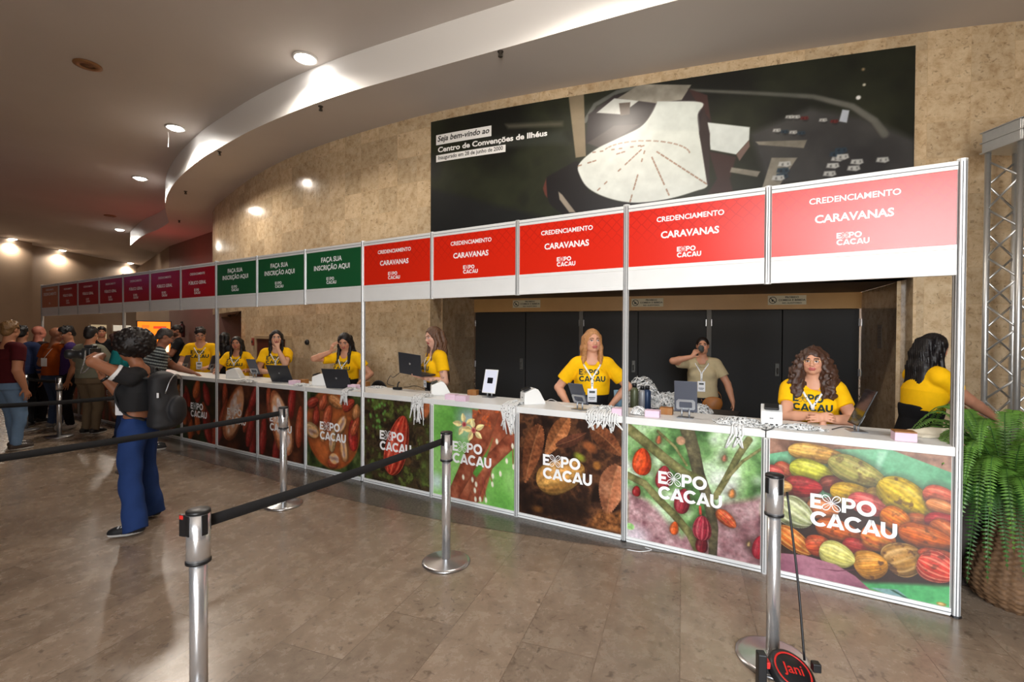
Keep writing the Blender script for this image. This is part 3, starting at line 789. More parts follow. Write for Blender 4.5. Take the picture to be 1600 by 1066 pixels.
# floor and the dark band that follows the curved wall
fl = MB().box(-30, 16, -3.7, 34, -.12, 0).build('floor', M_FLOOR); tag(fl, kind='structure')
band_px = [(234,696.5),(335,725.6),(412.5,746),(451,758),(567.5,786.5),(676,810.8),(800,832.5),(970,857)]
bp = [at(x, y, 0) for x, y in band_px]
bp = [Vector((-12.5, 14.2, 0)), Vector((-9.6, 10.6, 0)), Vector((-7.2, 8.5, 0))] + bp + [Vector((2.2, 3.38, 0)), Vector((4.5, 2.95, 0)), Vector((8, 2.6, 0))]
bp = catmull(bp, 6)
mb = MB(); n = len(bp); vs = []
for i, p in enumerate(bp):
    d = (bp[min(i+1, n-1)]-bp[max(i-1, 0)]).normalized(); q = Vector((-d.y, d.x, 0))
    if q.y < 0: q = -q
    w = 1.62
    vs += [p+Vector((0,0,.003)), p+q*w+Vector((0,0,.003))]
mb.add(vs, [(2*i, 2*i+2, 2*i+3, 2*i+1) for i in range(n-1)])
bd = mb.build('floor_border', M_GRAN); tag(bd, kind='structure')

# the big curved stone wall
wall_px = [(1600,32.5),(1427,52.5),(1200,82),(885,134.3),(700,169),(672,177.5),(639.5,184.2),(553,209.5),(482,231),(426.7,253.9),(383.6,281.7),(350.7,308.3),(335.5,324.8)]
_w = [at(x, y, Z_SOF) for x, y in wall_px]
# even out the readings
for it in range(2):
    _w = [_w[0]] + [(_w[i-1]+_w[i]*2+_w[i+1])/4 if i not in (1, 5) else _w[i] for i in range(1, len(_w)-1)] + [_w[-1]]
_w = [Vector((10.5, 4.55, 0)), Vector((7.6, 4.72, 0))] + _w + [Vector((-8.62, 13.75, 0)), Vector((-9.25, 15.1, 0)), Vector((-9.7, 16.6, 0))]
WC = [Vector((p.x, p.y, 0)) for p in catmull(_w, 8)]
WS = [0.0]
for a, b in zip(WC, WC[1:]): WS.append(WS[-1] + (b-a).length)
def wall_s(px, py=500):
    """arc length where the ray of this pixel meets the wall"""
    d = ray(px, py); best = None
    for i in range(len(WC)-1):
        a, b = WC[i], WC[i+1]; e = b-a; den = d.x*e.y-d.y*e.x
        if abs(den) < 1e-9: continue
        t = (a.x*e.y-a.y*e.x)/den; s = (a.x*d.y-a.y*d.x)/den
        if t > 0 and -1e-6 <= s <= 1+1e-6:
            if best is None or t < best[0]: best = (t, WS[i]+s*(WS[i+1]-WS[i]), EYE+d.z*t)
    return best[1], best[2]
def wall_p(s, z=0, off=0.0):
    i = 0
    while i < len(WS)-2 and WS[i+1] < s: i += 1
    e = WC[i+1]-WC[i]; k = (s-WS[i])/(WS[i+1]-WS[i]); p = WC[i]+e*k; d = e.normalized(); nrm = Vector((-d.y, d.x, 0))
    if nrm.y > 0: nrm = -nrm
    return p + nrm*off + Vector((0, 0, z)), d, nrm
S_R, S_L = wall_s(1426)[0], wall_s(672)[0]              # the main door recess
S_R2 = wall_s(377)[0]; S_L2 = WS[-1]                    # the far recess
Z_OPEN, Z_OPEN2 = 2.30, 2.16
def wall_piece(name, sa, sb, z0, z1, mat_=M_WALLST, th=.35):
    n = max(2, int(abs(sb-sa)/.25)+1); vs = []; fs = []; uv = []
    for i in range(n):
        s = sa+(sb-sa)*i/(n-1); a = wall_p(s)[0]; b = wall_p(s, 0, -th)[0]
        vs += [a+Vector((0,0,z0)), a+Vector((0,0,z1)), b+Vector((0,0,z0)), b+Vector((0,0,z1))]; uv += [(s, z0), (s, z1), (s, z0), (s, z1)]
    for i in range(n-1):
        k = 4*i; fs += [(k, k+4, k+5, k+1), (k+2, k+3, k+7, k+6), (k, k+2, k+6, k+4), (k+1, k+5, k+7, k+3)]
    mb = MB(); mb.add(vs, fs); me = mb.mesh(name); l = me.uv_layers.new(name='UVMap')
    for lp in me.loops: l.data[lp.index].uv = uv[lp.vertex_index]
    o = link(name, me, mat_); tag(o, kind='structure'); return o
wall_piece('wall_curved', 0, S_R, 0, Z_SOF); wall_piece('wall_curved.001', S_R, S_L, Z_OPEN, Z_SOF)
wall_piece('wall_curved.002', S_L, S_R2, 0, Z_SOF); wall_piece('wall_curved.003', S_R2, S_L2, Z_OPEN2, Z_SOF)
def uv_box(name, a, b, z0, z1, m, th=.06, side=1):
    """a flat wall from a to b with thickness th to one side and lengths as texture coordinates"""
    a = Vector((a.x, a.y, 0)); b = Vector((b.x, b.y, 0)); d = (b-a).normalized(); q = Vector((-d.y, d.x, 0))*th*side; Lg = (b-a).length
    vs = [a, b, b+q, a+q]; vs = [v+Vector((0,0,z0)) for v in vs] + [v+Vector((0,0,z1)) for v in vs]
    mb = MB(); mb.add(vs, [(0,3,2,1),(4,5,6,7),(0,1,5,4),(1,2,6,5),(2,3,7,6),(3,0,4,7)]); me = mb.mesh(name); l = me.uv_layers.new(name='UVMap')
    for pl in me.polygons:
        for li in pl.loop_indices:
            v = vs[me.loops[li].vertex_index]; l.data[li].uv = ((v-a).dot(d) if pl.index not in (3, 5) else (v-a).dot(q.normalized())+.13, v.z)
    o = link(name, me, m); tag(o, kind='structure'); return o
cR = wall_p(S_R)[0]; cL = wall_p(S_L)[0]
LINT = 2.06
dL = at(741, 488, LINT); dR = at(1346, 482, LINT); dL.z = dR.z = 0
uv_box('wall_reveal', cR, dR, 0, Z_OPEN, M_WALLST, .03, -1); uv_box('wall_reveal.001', dL, cL, 0, Z_OPEN, M_WALLST, .03, -1)
M_LINT = mat('varnished beige board', (190, 146, 88), .45, noise=(3, .08))
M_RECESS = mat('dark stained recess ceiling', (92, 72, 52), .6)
uv_box('trim_lintel', dL, dR, LINT, Z_OPEN, M_LINT, .10, 1)
mb = MB(); far = (dR-dL).normalized(); far = Vector((-far.y, far.x, 0)); far = far if far.y > 0 else -far
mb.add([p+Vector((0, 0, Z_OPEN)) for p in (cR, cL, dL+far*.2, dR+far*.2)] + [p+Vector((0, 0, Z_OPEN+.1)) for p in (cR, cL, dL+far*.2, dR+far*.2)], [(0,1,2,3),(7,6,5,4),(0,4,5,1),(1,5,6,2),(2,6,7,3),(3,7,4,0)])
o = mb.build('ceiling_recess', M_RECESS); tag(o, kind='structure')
# doors: three pairs of dark leaves
M_DOOR = mat('dark grey door laminate', (34, 32, 30), .62, noise=(2, .06)); M_JAMB = mat('grey door jamb', (98, 94, 86), .5)
ax_d = (dR-dL).normalized(); DW = (dR-dL).length
rz_d = math.atan2(ax_d.y, ax_d.x)
def door_u(px):
    d = ray(px, 500); den = d.x*ax_d.y-d.y*ax_d.x
    return (d.x*(-dL.y)-d.y*(-dL.x))/den if False else ((d.y*dL.x-d.x*dL.y)/(d.x*ax_d.y-d.y*ax_d.x))
us = [0, door_u(820), door_u(908), door_u(997), door_u(1108), door_u(1224), DW]
for i in range(6):
    t = thing('door_%d' % (i+1), None, None, dL+ax_d*us[i]+far*.02, rz_d); tag(t, kind='structure')
    w = us[i+1]-us[i]; g = .035 if i in (2, 4) else .006; g2 = .035 if i in (1, 3) else .006
    MB().rbox(g, w-g2, .03, .08, .012, LINT-.006, .004).build('door_leaf', M_DOOR, t)
    if i % 2 == 0:
        hx = w-.07; m_ = MB(); m_.rbox(hx-.03, hx+.03, .012, .03, 1.02, 1.22, .004); m_.tube([(hx, .03, 1.14), (hx, -.03, 1.14), (hx, -.03, 1.06)], .010, 8); m_.build('door_handle', mat('worn dark handle', (96, 94, 88), .45, .3), t)
    for hz in (.25, 1.05, 1.8):
        x = g if i % 2 == 0 else w-g2; MB().rbox(x-.012, x+.012, .012, .03, hz, hz+.11, .003).build('hinge', M_SATIN, t)
for k, i in enumerate((2, 4)):
    t = MB().box(-.035, .035, .0, .10, 0, LINT).build('trim_door_post' if k == 0 else 'trim_door_post.001', M_JAMB, None, dL+ax_d*us[i], rz_d); tag(t, kind='structure')
b_ = uv_box('wall_behind_doors', dL+far*.14, dR+far*.14, 0, Z_OPEN, M_DOOR, .1, 1)
# the far recess: its side stone, ceiling and rear wall
r2 = wall_p(S_R2)[0]; _, d2, n2 = wall_p(S_R2); l2 = wall_p(S_L2-.05)[0]; back = -n2
uv_box('wall_reveal.002', r2+back*1.8, r2, 0, Z_OPEN2, M_WALLST, .3, 1)
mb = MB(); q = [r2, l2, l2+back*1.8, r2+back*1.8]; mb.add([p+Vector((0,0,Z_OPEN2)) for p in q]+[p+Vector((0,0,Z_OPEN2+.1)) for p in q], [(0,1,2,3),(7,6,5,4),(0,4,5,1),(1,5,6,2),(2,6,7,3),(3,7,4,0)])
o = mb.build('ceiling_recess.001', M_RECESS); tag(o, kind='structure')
M_PINK = mat('mauve brown painted wall', (128, 100, 88), .75, noise=(1.5, .06))
uv_box('wall_recess_rear', r2+back*1.8, l2+back*1.8, 0, Z_OPEN2, M_PINK, .2, -1)

# ceilings: the high one, the lower soffit by the wall and the white fascia between them
fas_px = [(800,72),(665,112),(500,152),(400,197),(340,235),(319,241),(288,269.5),(272,285.6),(264,297.4),(257.7,312.6),(256.8,327.8),(264,347)]
_f = [at(x, y, Z_SOF) for x, y in fas_px]
for it in range(1): _f = [_f[0]] + [(_f[i-1]+_f[i]*2+_f[i+1])/4 for i in range(1, len(_f)-1)] + [_f[-1]]
fas_a = catmull([Vector((12, 3.0, Z_SOF)), at(1600, -92, Z_SOF), at(1330, -54, Z_SOF), at(1060, 0, Z_SOF)] + _f, 6)
fas_b = catmull([at(x, y, Z_SOF) for x, y in [(264,347.6),(254,354.5),(242.5,360.5),(222,369),(203.6,383.5)]], 4)
FAS = fas_a + fas_b[1:]
mb = MB(); n = len(FAS); vs = []
for i, p in enumerate(FAS): vs += [p+Vector((0, .0, -.0)), p+Vector((0, 0, Z_MAIN-Z_SOF))]
mb.add(vs, [(2*i, 2*i+2, 2*i+3, 2*i+1) for i in range(n-1)], 0, True)
o = mb.build('trim_fascia', M_FASC); tag(o, kind='structure')
sof = [Vector((p.x, p.y, Z_SOF)) for p in FAS]
end = sof[-1]
poly = sof + [Vector((end.x-1.0, end.y+9, Z_SOF)), Vector((-6, 30, Z_SOF)), Vector((14, 30, Z_SOF)), Vector((14, 2.9, Z_SOF))]
bm = bmesh.new(); f_ = bm.faces.new([bm.verts.new(p) for p in poly]); bmesh.ops.triangulate(bm, faces=[f_]); me = bpy.data.meshes.new('ceiling_soffit'); bm.to_mesh(me); bm.free()
o = link('ceiling_soffit', me, M_CEIL); tag(o, kind='structure')
o = MB().box(-31, 16, -3.7, 34, Z_MAIN, Z_MAIN+.15).build('ceiling', M_CEIL); tag(o, kind='structure')

# far walls of the hall
fw = [at(22.5, 378, Z_MAIN), at(45, 388, Z_MAIN), at(135, 402, Z_MAIN), at(236, 418, Z_MAIN)]
a, b = fw[0], fw[3]; dd = (b-a).normalized()
uv_box('wall_left', a-dd*26, b+dd*3, 0, Z_MAIN, M_PLAST, .3, 1)
px_ = a+dd*.3; nn = Vector((dd.y, -dd.x, 0)); nn = nn if nn.x > 0 else -nn
uv_box('wall_left_pilaster', a-dd*3+nn*.55, a+dd*.2+nn*.55, 0, Z_MAIN, M_PLAST, .8, 1)
g0 = at(328.6, 363, Z_SOF); g1 = at(264, 385, Z_SOF); g2 = at(236, 404, Z_SOF)
uv_box('wall_far', g1, g0+(g0-g1).normalized()*3, 0, Z_SOF, M_PINK, .3, 1)
uv_box('wall_far.001', g1+(g2-g1).normalized()*9, g1, 0, Z_SOF, M_PLAST, .3, 1)
uv_box('wall_end', Vector((b.x+dd.x*3, b.y+dd.y*3, 0)), Vector((6, 33, 0)), 0, Z_MAIN, M_PLAST, .3, 1)
# the side and the entrance front behind the camera
o = MB().box(15.5, 15.8, -3.5, 34, 0, Z_MAIN).build('wall_right', M_PLAST); tag(o, kind='structure')
EX0, EX1, EY, EZ, TX, TZ = -1.3, 1.3, -3.5, 4.3, -3.5, 3.6
mb = MB(); mb.box(-30, TX, EY-.2, EY, 0, Z_MAIN); mb.box(TX, EX0, EY-.2, EY, 0, TZ); mb.box(EX1, 15.8, EY-.2, EY, 0, Z_MAIN); mb.box(TX, EX1, EY-.2, EY, EZ, Z_MAIN)
o = mb.build('wall_entrance', M_PLAST); tag(o, kind='structure')
for i, x in enumerate((-1.3, 0, 1.3)):
    o = MB().box(x-.04, x+.04, EY-.14, EY-.06, 0, EZ).build('trim_mullion' if i == 0 else 'trim_mullion.%03d' % i, M_JAMB); tag(o, kind='structure')
o = MB().box(EX1, EX1+.2, EY-6.2, EY-.2, 0, Z_MAIN).build('wall_light_block', mat('dark blocker plaster', (92, 78, 66), .85)); tag(o, kind='structure')  # unseen wall added outside to keep daylight off the left of the hall

# recessed lamps, smoke heads
M_LAMP = mat('lit lamp glass', (255, 250, 244), .4, emit=28)
M_RIM = mat('white lamp rim', (225, 222, 218), .45)
M_UNLIT = mat('aged unlit lamp', (150, 106, 66), .5)
LAMPS = [((477,90), 'nearest lit downlight beside the white fascia', 62), ((274,199), 'second lit downlight along the fascia, with a wire hanging from it', 62), ((219,278), 'third lit downlight, off the tight bend of the fascia', 15),
         ((187,358.5), 'lit downlight in front of the fascia end', 14), ((98,391), 'small lit downlight over the left wall', 9), ((20,373), 'lit downlight at the far left edge of the ceiling', 9), ((204,411), 'farthest lit downlight above the sign row end', 14),
         (None, 'added unseen downlight brightening the right part of the booth', 16)]
EXTRA = [Vector((.5, 4.2, Z_MAIN))]  # unseen downlight, added to brighten the worktops and floor below
LAMP_K = 2.6
lamp0 = None
for (p, lab, pw) in LAMPS:
    c = at(p[0], p[1], Z_MAIN) if p else EXTRA.pop(0)
    if lamp0 is None:
        lamp0 = t = thing('ceiling_downlight', lab, 'ceiling light', c, 0, 'round recessed downlights')
        MB().lathe([(.125, -.002), (.165, -.002), (.168, -.018), (.150, -.026), (.125, -.016), (.125, -.002)], 40).build('lamp_rim', M_RIM, t)
        MB().lathe([(.001, -.062), (.05, -.058), (.09, -.044), (.115, -.024), (.124, -.010), (.124, -.003), (.001, -.003)], 40).build('lamp_glass', M_LAMP, t)
    else: t = dup(lamp0, c, 0, lab)
    d = bpy.data.lights.new('downlight_beam', 'SPOT'); d.energy = pw*LAMP_K; d.color = (1.0, .90, .78); d.spot_size = math.radians(172 if pw > 50 else 125); d.spot_blend = .35 if pw > 50 else 1.0; d.shadow_soft_size = .12
    lo = bpy.data.objects.new('downlight_beam', d); COL.objects.link(lo); lo.parent = t; lo.location = (0, 0, -.25 if pw > 50 else -.08)
c = at(262.5, 208, Z_MAIN-.02); tag(MB().tube(catmull([c+Vector((0,0,.02)), c+Vector((.01,0,-.08)), c+Vector((0,0,-.27))], 4), .008, 6).build('dangling_wire', M_RIM), 'thin pale wire dangling from the second ceiling downlight', 'wire')
for (p, lab) in (((137,101), 'unlit brown-stained lamp in the open ceiling at upper left'), ((172,337), 'small unlit brown lamp above the dark end of the hall')):
    t = thing('unlit_downlight', lab, 'ceiling light', at(p[0], p[1], Z_MAIN), 0, 'unlit ceiling lamps')
    MB().lathe([(.09, -.002), (.165, -.002), (.168, -.016), (.09, -.03), (.09, -.002)], 32).build('lamp_rim', M_UNLIT, t)
    MB().lathe([(.001, -.020), (.088, -.018), (.088, -.004), (.001, -.004)], 32).build('lamp_glass', mat('brown lamp glass', (112, 76, 44), .3), t)
spr0 = None
for i, (p, lab) in enumerate([((782,80), 'sprinkler head on the soffit above the mural'), ((501,166), 'sprinkler head on the soffit, second from the mural'), ((343,237), 'sprinkler head on the soffit, third from the mural'), ((290,299), 'small sprinkler head by the inner bend of the fascia'), ((280,344.5), 'farthest sprinkler head on the dim end of the soffit')]):
    c = at(p[0], p[1], Z_SOF)
    if spr0 is None:
        spr0 = t = thing('sprinkler_head', lab, 'sprinkler', c, 0, 'sprinkler heads on the soffit')
        MB().lathe([(.001, -.001), (.035, -.001), (.035, -.010), (.014, -.014), (.012, -.05), (.001, -.05)], 16).build('sprinkler_base', mat('dull metal', (70, 64, 58), .5, .5), t)
        m_ = MB(); m_.lathe([(.001, -.068), (.028, -.066), (.028, -.062), (.001, -.062)], 12); m_.tube([(-.02, 0, -.03), (-.022, 0, -.06)], .004, 6); m_.tube([(.02, 0, -.03), (.022, 0, -.06)], .004, 6); m_.build('deflector', MATS['dull metal'], t)
    else: dup(spr0, c, 0, lab)
# ------------------------------------------------------------------ printed pictures (colour painted into the print's own mesh)
class Canvas:
    """a small painter: u to the right, v up, both 0..1 (v scaled by the aspect), sRGB 0..255"""
    def __init__(s, nx, ny, asp=1.0, seed=0):
        s.nx, s.ny, s.asp = nx, ny, asp; s.r = np.random.default_rng(seed)
        x = np.linspace(0, 1, nx); y = np.linspace(0, asp, ny); s.X, s.Y = np.meshgrid(x, y); s.C = np.zeros((ny, nx, 3)); s.px = 1.0/nx
    def noise(s, freq, octv=4, sx=1, sy=1, gain=.55):
        out = np.zeros_like(s.X); amp = 1; tot = 0
        for o in range(octv):
            n = int(freq*max(sx, sy)*2**o)+3; g = s.r.random((n, n))
            u = (s.X*freq*sx*2**o) % (n-1); v = (s.Y*freq*sy*2**o) % (n-1)
            i = u.astype(int); j = v.astype(int); a = u-i; b = v-j; a = a*a*(3-2*a); b = b*b*(3-2*b); i2 = np.minimum(i+1, n-1); j2 = np.minimum(j+1, n-1)
            out += amp*((g[j,i]*(1-a)+g[j,i2]*a)*(1-b) + (g[j2,i]*(1-a)+g[j2,i2]*a)*b); tot += amp; amp *= gain
        return out/tot
    def ramp(s, t, cols):
        t = np.clip(t, 0, 1)*(len(cols)-1); i = np.minimum(t.astype(int), len(cols)-2); f = (t-i)[..., None]; c = np.array(cols, float); return c[i]*(1-f)+c[i+1]*f
    def fill(s, cols, freq=4, octv=5, lo=.3, hi=.7, sx=1, sy=1):
        s.C = s.ramp((s.noise(freq, octv, sx, sy)-lo)/(hi-lo), cols); return s
    def put(s, m, c): m = np.clip(m, 0, 1)[..., None]; s.C = s.C*(1-m)+np.array(c, float)*m; return s
    def aa(s, d, soft=1.0): return np.clip(.5-d/(s.px*1.6*soft), 0, 1)
    def pod(s, cx, cy, a, b, ang, c0, c1, ridges=5, pale=None, spots=.25, tip=.0, soft=1, drop=True):
        """a ribbed fruit: half length a, half width b"""
        t = math.radians(ang); u = (s.X-cx)*math.cos(t)+(s.Y-cy)*math.sin(t); v = -(s.X-cx)*math.sin(t)+(s.Y-cy)*math.cos(t)
        q = u/a; w = b*np.sqrt(np.clip(1-np.abs(q)**2.2, 0, 1))*(1-.18*q)+1e-6
        d = np.maximum(np.abs(v)-w, np.abs(u)-a)
        if drop: s.put(s.aa(d-.02, 12)*.45, (28, 18, 12))
        k = np.clip(v/w, -1, 1); th = np.arcsin(k)
        rib = .5+.5*np.cos(th*ridges*2+.6); n = s.noise(9, 4)
        base = s.ramp(.55*n+.45*rib, [c0, c1])
        lit = .40+.68*np.sqrt(np.clip(1-k*k*.92, 0, 1))*(.60+.40*np.sin(th*.9+.6))*(1-.25*np.abs(q)**3)
        fine = s.noise(34, 3, 1, 1.0); wr = .5+.5*np.sin(th*ridges*4+q*3+n*6)
        base = base*(lit*(.80+.40*fine)*(.90+.16*wr))[..., None]
        hl = np.exp(-((th-.45)/.28)**2-((q+.1)/.55)**2)*.20*(.4+fine); base = base*(1-hl[..., None])+np.array((255, 244, 226))*hl[..., None]
        if pale is not None: base = base*(1-(rib**6*.55)[..., None])+np.array(pale)*(rib**6*.55)[..., None]
        sp = np.clip((s.noise(26, 3)-.60)*7, 0, 1)*spots; base = base*(1-sp[..., None])+np.array((62, 34, 20))*sp[..., None]
        m = s.aa(d, soft)[..., None]; s.C = s.C*(1-m)+base*m; return s
    def leaf(s, pts, w, cols, veins=9, mid=(166, 118, 80), vein_dark=.8):
        """a leaf along a bent mid line of three points"""
        p = [np.array(x, float) for x in pts]; best = np.full(s.X.shape, 9.); T = np.zeros_like(s.X); SG = np.zeros_like(s.X)
        for i in range(25):
            t = i/24; a = (1-t)**2*p[0]+2*t*(1-t)*p[1]+t*t*p[2]; g = 2*(1-t)*(p[1]-p[0])+2*t*(p[2]-p[1]); g = g/np.linalg.norm(g)
            dx = s.X-a[0]; dy = s.Y-a[1]; dd = np.hypot(dx, dy); m = dd < best; best[m] = dd[m]; al = dx*g[0]+dy*g[1]; T[m] = (t+al*.0)[m] if np.ndim(t) else t; SG[m] = (dx*-g[1]+dy*g[0])[m]
            T = np.where(m, t, T)
        W = w*np.sin(np.pi*np.clip(T, 0, 1)**.8)**.8+1e-6; d = best-W
        base = s.ramp(.5+.5*np.sin((T*veins+np.abs(SG)/w*1.1)*2*np.pi)*.26+(s.noise(8, 5)-.5)*1.5, cols)
        base = base*np.where(SG > 0, 1.08, .86)[..., None]; mm = np.exp(-(SG/(w*.05))**2)[..., None]*.5; base = base*(1-mm)+np.array(mid)*mm
        m = s.aa(d)[..., None]; s.C = s.C*(1-m)+base*m; return s
    def stroke(s, pts, w, cols, w2=None, soft=1.0, freq=14, alpha=1.0):
        """a branch through points"""
        w2 = w if w2 is None else w2; best = np.full(s.X.shape, 9.); SG = np.zeros_like(s.X); n = len(pts)
        for i in range(n-1):
            a = np.array(pts[i], float); b = np.array(pts[i+1], float); e = b-a; L2 = e@e; t = np.clip(((s.X-a[0])*e[0]+(s.Y-a[1])*e[1])/L2, 0, 1)
            dx = s.X-a[0]-t*e[0]; dy = s.Y-a[1]-t*e[1]; ww = w+(w2-w)*(i+t)/(n-1); d = np.hypot(dx, dy)-ww; m = d < best; best = np.where(m, d, best); SG = np.where(m, (dx*-e[1]+dy*e[0])/math.sqrt(L2)/ww, SG)
        base = s.ramp(s.noise(freq, 4)*1.2-.1, cols)*(.55+.45*np.sqrt(np.clip(1-SG*SG*.8, 0, 1)))[..., None]
        m = (s.aa(best, soft)*alpha)[..., None]; s.C = s.C*(1-m)+base*m; return s
    def blob(s, cx, cy, r, c, soft=6, ry=None, amt=1.0, ang=0):
        ry = ry or r; t = math.radians(ang); u = (s.X-cx)*math.cos(t)+(s.Y-cy)*math.sin(t); v = -(s.X-cx)*math.sin(t)+(s.Y-cy)*math.cos(t)
        return s.put(s.aa((np.hypot(u/r, v/ry)-1)*min(r, ry), soft)*amt, c)
    def poly(s, pts, c, soft=1.0, cols=None, freq=8, amt=1.0):
        ins = np.zeros(s.X.shape, bool); dmin = np.full(s.X.shape, 9.); n = len(pts)
        for i in range(n):
            (x0, y0), (x1, y1) = pts[i], pts[(i+1) % n]
            c_ = ((y0 > s.Y) != (y1 > s.Y)) & (s.X < (x1-x0)*(s.Y-y0)/((y1-y0) if y1 != y0 else 1e-9)+x0); ins ^= c_
            ex, ey = x1-x0, y1-y0; t = np.clip(((s.X-x0)*ex+(s.Y-y0)*ey)/(ex*ex+ey*ey+1e-12), 0, 1); dmin = np.minimum(dmin, np.hypot(s.X-x0-t*ex, s.Y-y0-t*ey))
        d = np.where(ins, -dmin, dmin); m = (s.aa(d, soft)*amt)[..., None]
        base = np.array(c, float) if cols is None else s.ramp(s.noise(freq, 4)*1.4-.2, cols)
        s.C = s.C*(1-m)+base*m; return s
    def grain(s, amt=.3, freq=40):
        s.C = s.C*(1-amt/2+amt*s.noise(freq, 3))[..., None]; return s
    def grid_mesh(s, name, w, h, place):
        """place(u, v) -> positions; u, v in 0..1"""
        pos = place(s.X.ravel(), s.Y.ravel()/s.asp); i = np.arange(s.nx*s.ny).reshape(s.ny, s.nx)
        F = np.stack([i[:-1,:-1].ravel(), i[:-1,1:].ravel(), i[1:,1:].ravel(), i[1:,:-1].ravel()], 1)
        c = np.clip(s.C.reshape(-1, 3)/255, 0, 1); c = np.where(c <= .04045, c/12.92, ((c+.055)/1.055)**2.4)
        return np_mesh(name, pos, F, False, c)

PANEL_X0, PANEL_X1, PANEL_Z0, PANEL_Z1 = .026, .964, .047, .942
PASP = (PANEL_Z1-PANEL_Z0)/(PANEL_X1-PANEL_X0)
def puv(n, px, py):
    """pixel on the front of counter n -> picture coordinates"""
    p = on_plane(px, py, 0.0); k, _ = n_of(p); x = (n+1-k)*PITCHW
    return (x-PANEL_X0)/(PANEL_X1-PANEL_X0), (p.z-PANEL_Z0)/(PANEL_X1-PANEL_X0)
def zoomer(n, ox, oy, sc):
    """readings taken in an enlarged crop: offset and scale"""
    return lambda x, y: puv(n, ox+x/sc, oy+y/sc)
def pic_podheap(res):
    c = Canvas(res, int(res*PASP), PASP, 3); z = zoomer(0, 1180, 660, 3.332)
    c.fill([(120, 86, 70), (158, 118, 98), (132, 96, 80)], 12)
    # banana leaf
    c.poly([z(68,165), z(160,150), z(420,140), z(700,140), z(1030,265), z(1030,420), z(800,330), z(300,400), z(68,300)], (0,0,0), cols=[(70, 132, 96), (104, 166, 126), (140, 194, 158)], freq=3)
    c.poly([z(640,150), z(690,150), z(650,240), z(620,280)], (176, 214, 190), 4, amt=.6)
    c.poly([z(420,800), z(1030,800), z(1030,980), z(800,920), z(560,860)], (0,0,0), cols=[(64, 140, 84), (92, 172, 108), (112, 186, 128)], freq=3)
    c.poly([z(600,860), z(740,870), z(810,925), z(700,900)], (120, 150, 150), 1.5)
    c.poly([z(700,870), z(720,872), z(815,925), z(800,925)], (34, 66, 44), 1.2)
    c.poly([z(120,420), z(1030,400), z(1030,850), z(560,830), z(120,700)], (50, 30, 24), 6)
    Y=(206,176,60); O=(214,132,44); R=(176,40,40); 
    P = lambda x,y,a,b,ang,c0,c1,**k: c.pod(*z(x,y), a*1.06, b*1.20, ang, c0, c1, **k)
    P(150,255,.07,.055,-20,(196,70,50),(224,120,80)); P(100,265,.06,.05,0,(176,50,50),(220,110,90))
    P(320,165,.165,.055,-4,(206,140,56),(246,204,104),ridges=4); P(290,255,.125,.068,-6,(176,176,40),(222,218,84),ridges=4,spots=.1)
    P(400,320,.07,.05,25,(96,32,24),(150,60,40),ridges=7); P(530,260,.165,.075,-22,(140,136,60),(206,196,110),ridges=5,pale=(150,130,70),spots=.45)
    P(245,335,.115,.062,5,(150,24,34),(204,66,60),ridges=5); P(150,335,.05,.04,10,(180,120,60),(230,190,110))
    P(520,380,.135,.065,-6,(190,140,36),(226,190,60)); P(640,395,.07,.06,10,(180,130,60),(224,180,84)); P(600,430,.12,.06,-10,(196,60,60),(226,120,110))
    P(790,400,.165,.09,-32,(196,156,26),(236,206,70),ridges=5,spots=.6); P(960,385,.08,.055,-8,(196,66,50),(232,130,96)); P(975,445,.08,.04,-15,(206,110,60),(236,160,100))
    P(350,450,.09,.06,0,(206,110,70),(226,150,90)); P(850,520,.07,.05,10,(190,80,40),(224,130,70)); P(730,500,.078,.062,-25,(206,90,30),(238,150,56),spots=.4); P(975,520,.085,.05,4,(176,26,36),(220,70,66)); P(980,560,.07,.05,-30,(190,80,40),(226,130,70))
    P(205,470,.115,.092,-28,(150,160,104),(216,216,168),ridges=5,pale=(226,230,200),spots=.15); P(200,615,.125,.062,-32,(196,88,30),(238,160,70),ridges=5,pale=(246,190,110))
    P(430,565,.125,.065,-8,(170,66,26),(222,122,56),spots=.5); P(890,600,.135,.068,-8,(170,70,30),(216,116,50),ridges=6,spots=.5)
    P(330,640,.075,.062,20,(190,60,36),(220,110,60)); P(530,650,.08,.05,0,(166,30,34),(206,70,60)); P(640,605,.09,.075,-10,(204,70,44),(240,160,70),spots=.5)
    P(770,710,.105,.092,35,(150,104,50),(216,160,80),ridges=5,pale=(206,170,120),spots=.7); P(600,740,.09,.08,20,(196,120,40),(236,170,76),ridges=8,spots=.7); P(425,690,.098,.075,-12,(206,196,96),(246,236,150),ridges=5,spots=.08)
    P(940,685,.085,.03,5,(190,66,40),(226,120,80)); P(945,755,.092,.086,-20,(196,40,36),(232,110,84),ridges=8,pale=(240,170,140),spots=.5)
    c.poly([z(68,675), z(250,690), z(420,740), z(520,800), z(600,872), z(400,850), z(68,790)], (0,0,0), cols=[(126, 76, 92), (160, 108, 122), (180, 130, 140)], freq=4)
    c.poly([z(330,760), z(430,770), z(540,765), z(430,776)], (96, 52, 66), 1.5)
    c.blob(*z(968,945), .024, (150, 120, 60), 1, .012); c.blob(*z(966,944), .014, (206, 176, 120), 1, .007)
    return c
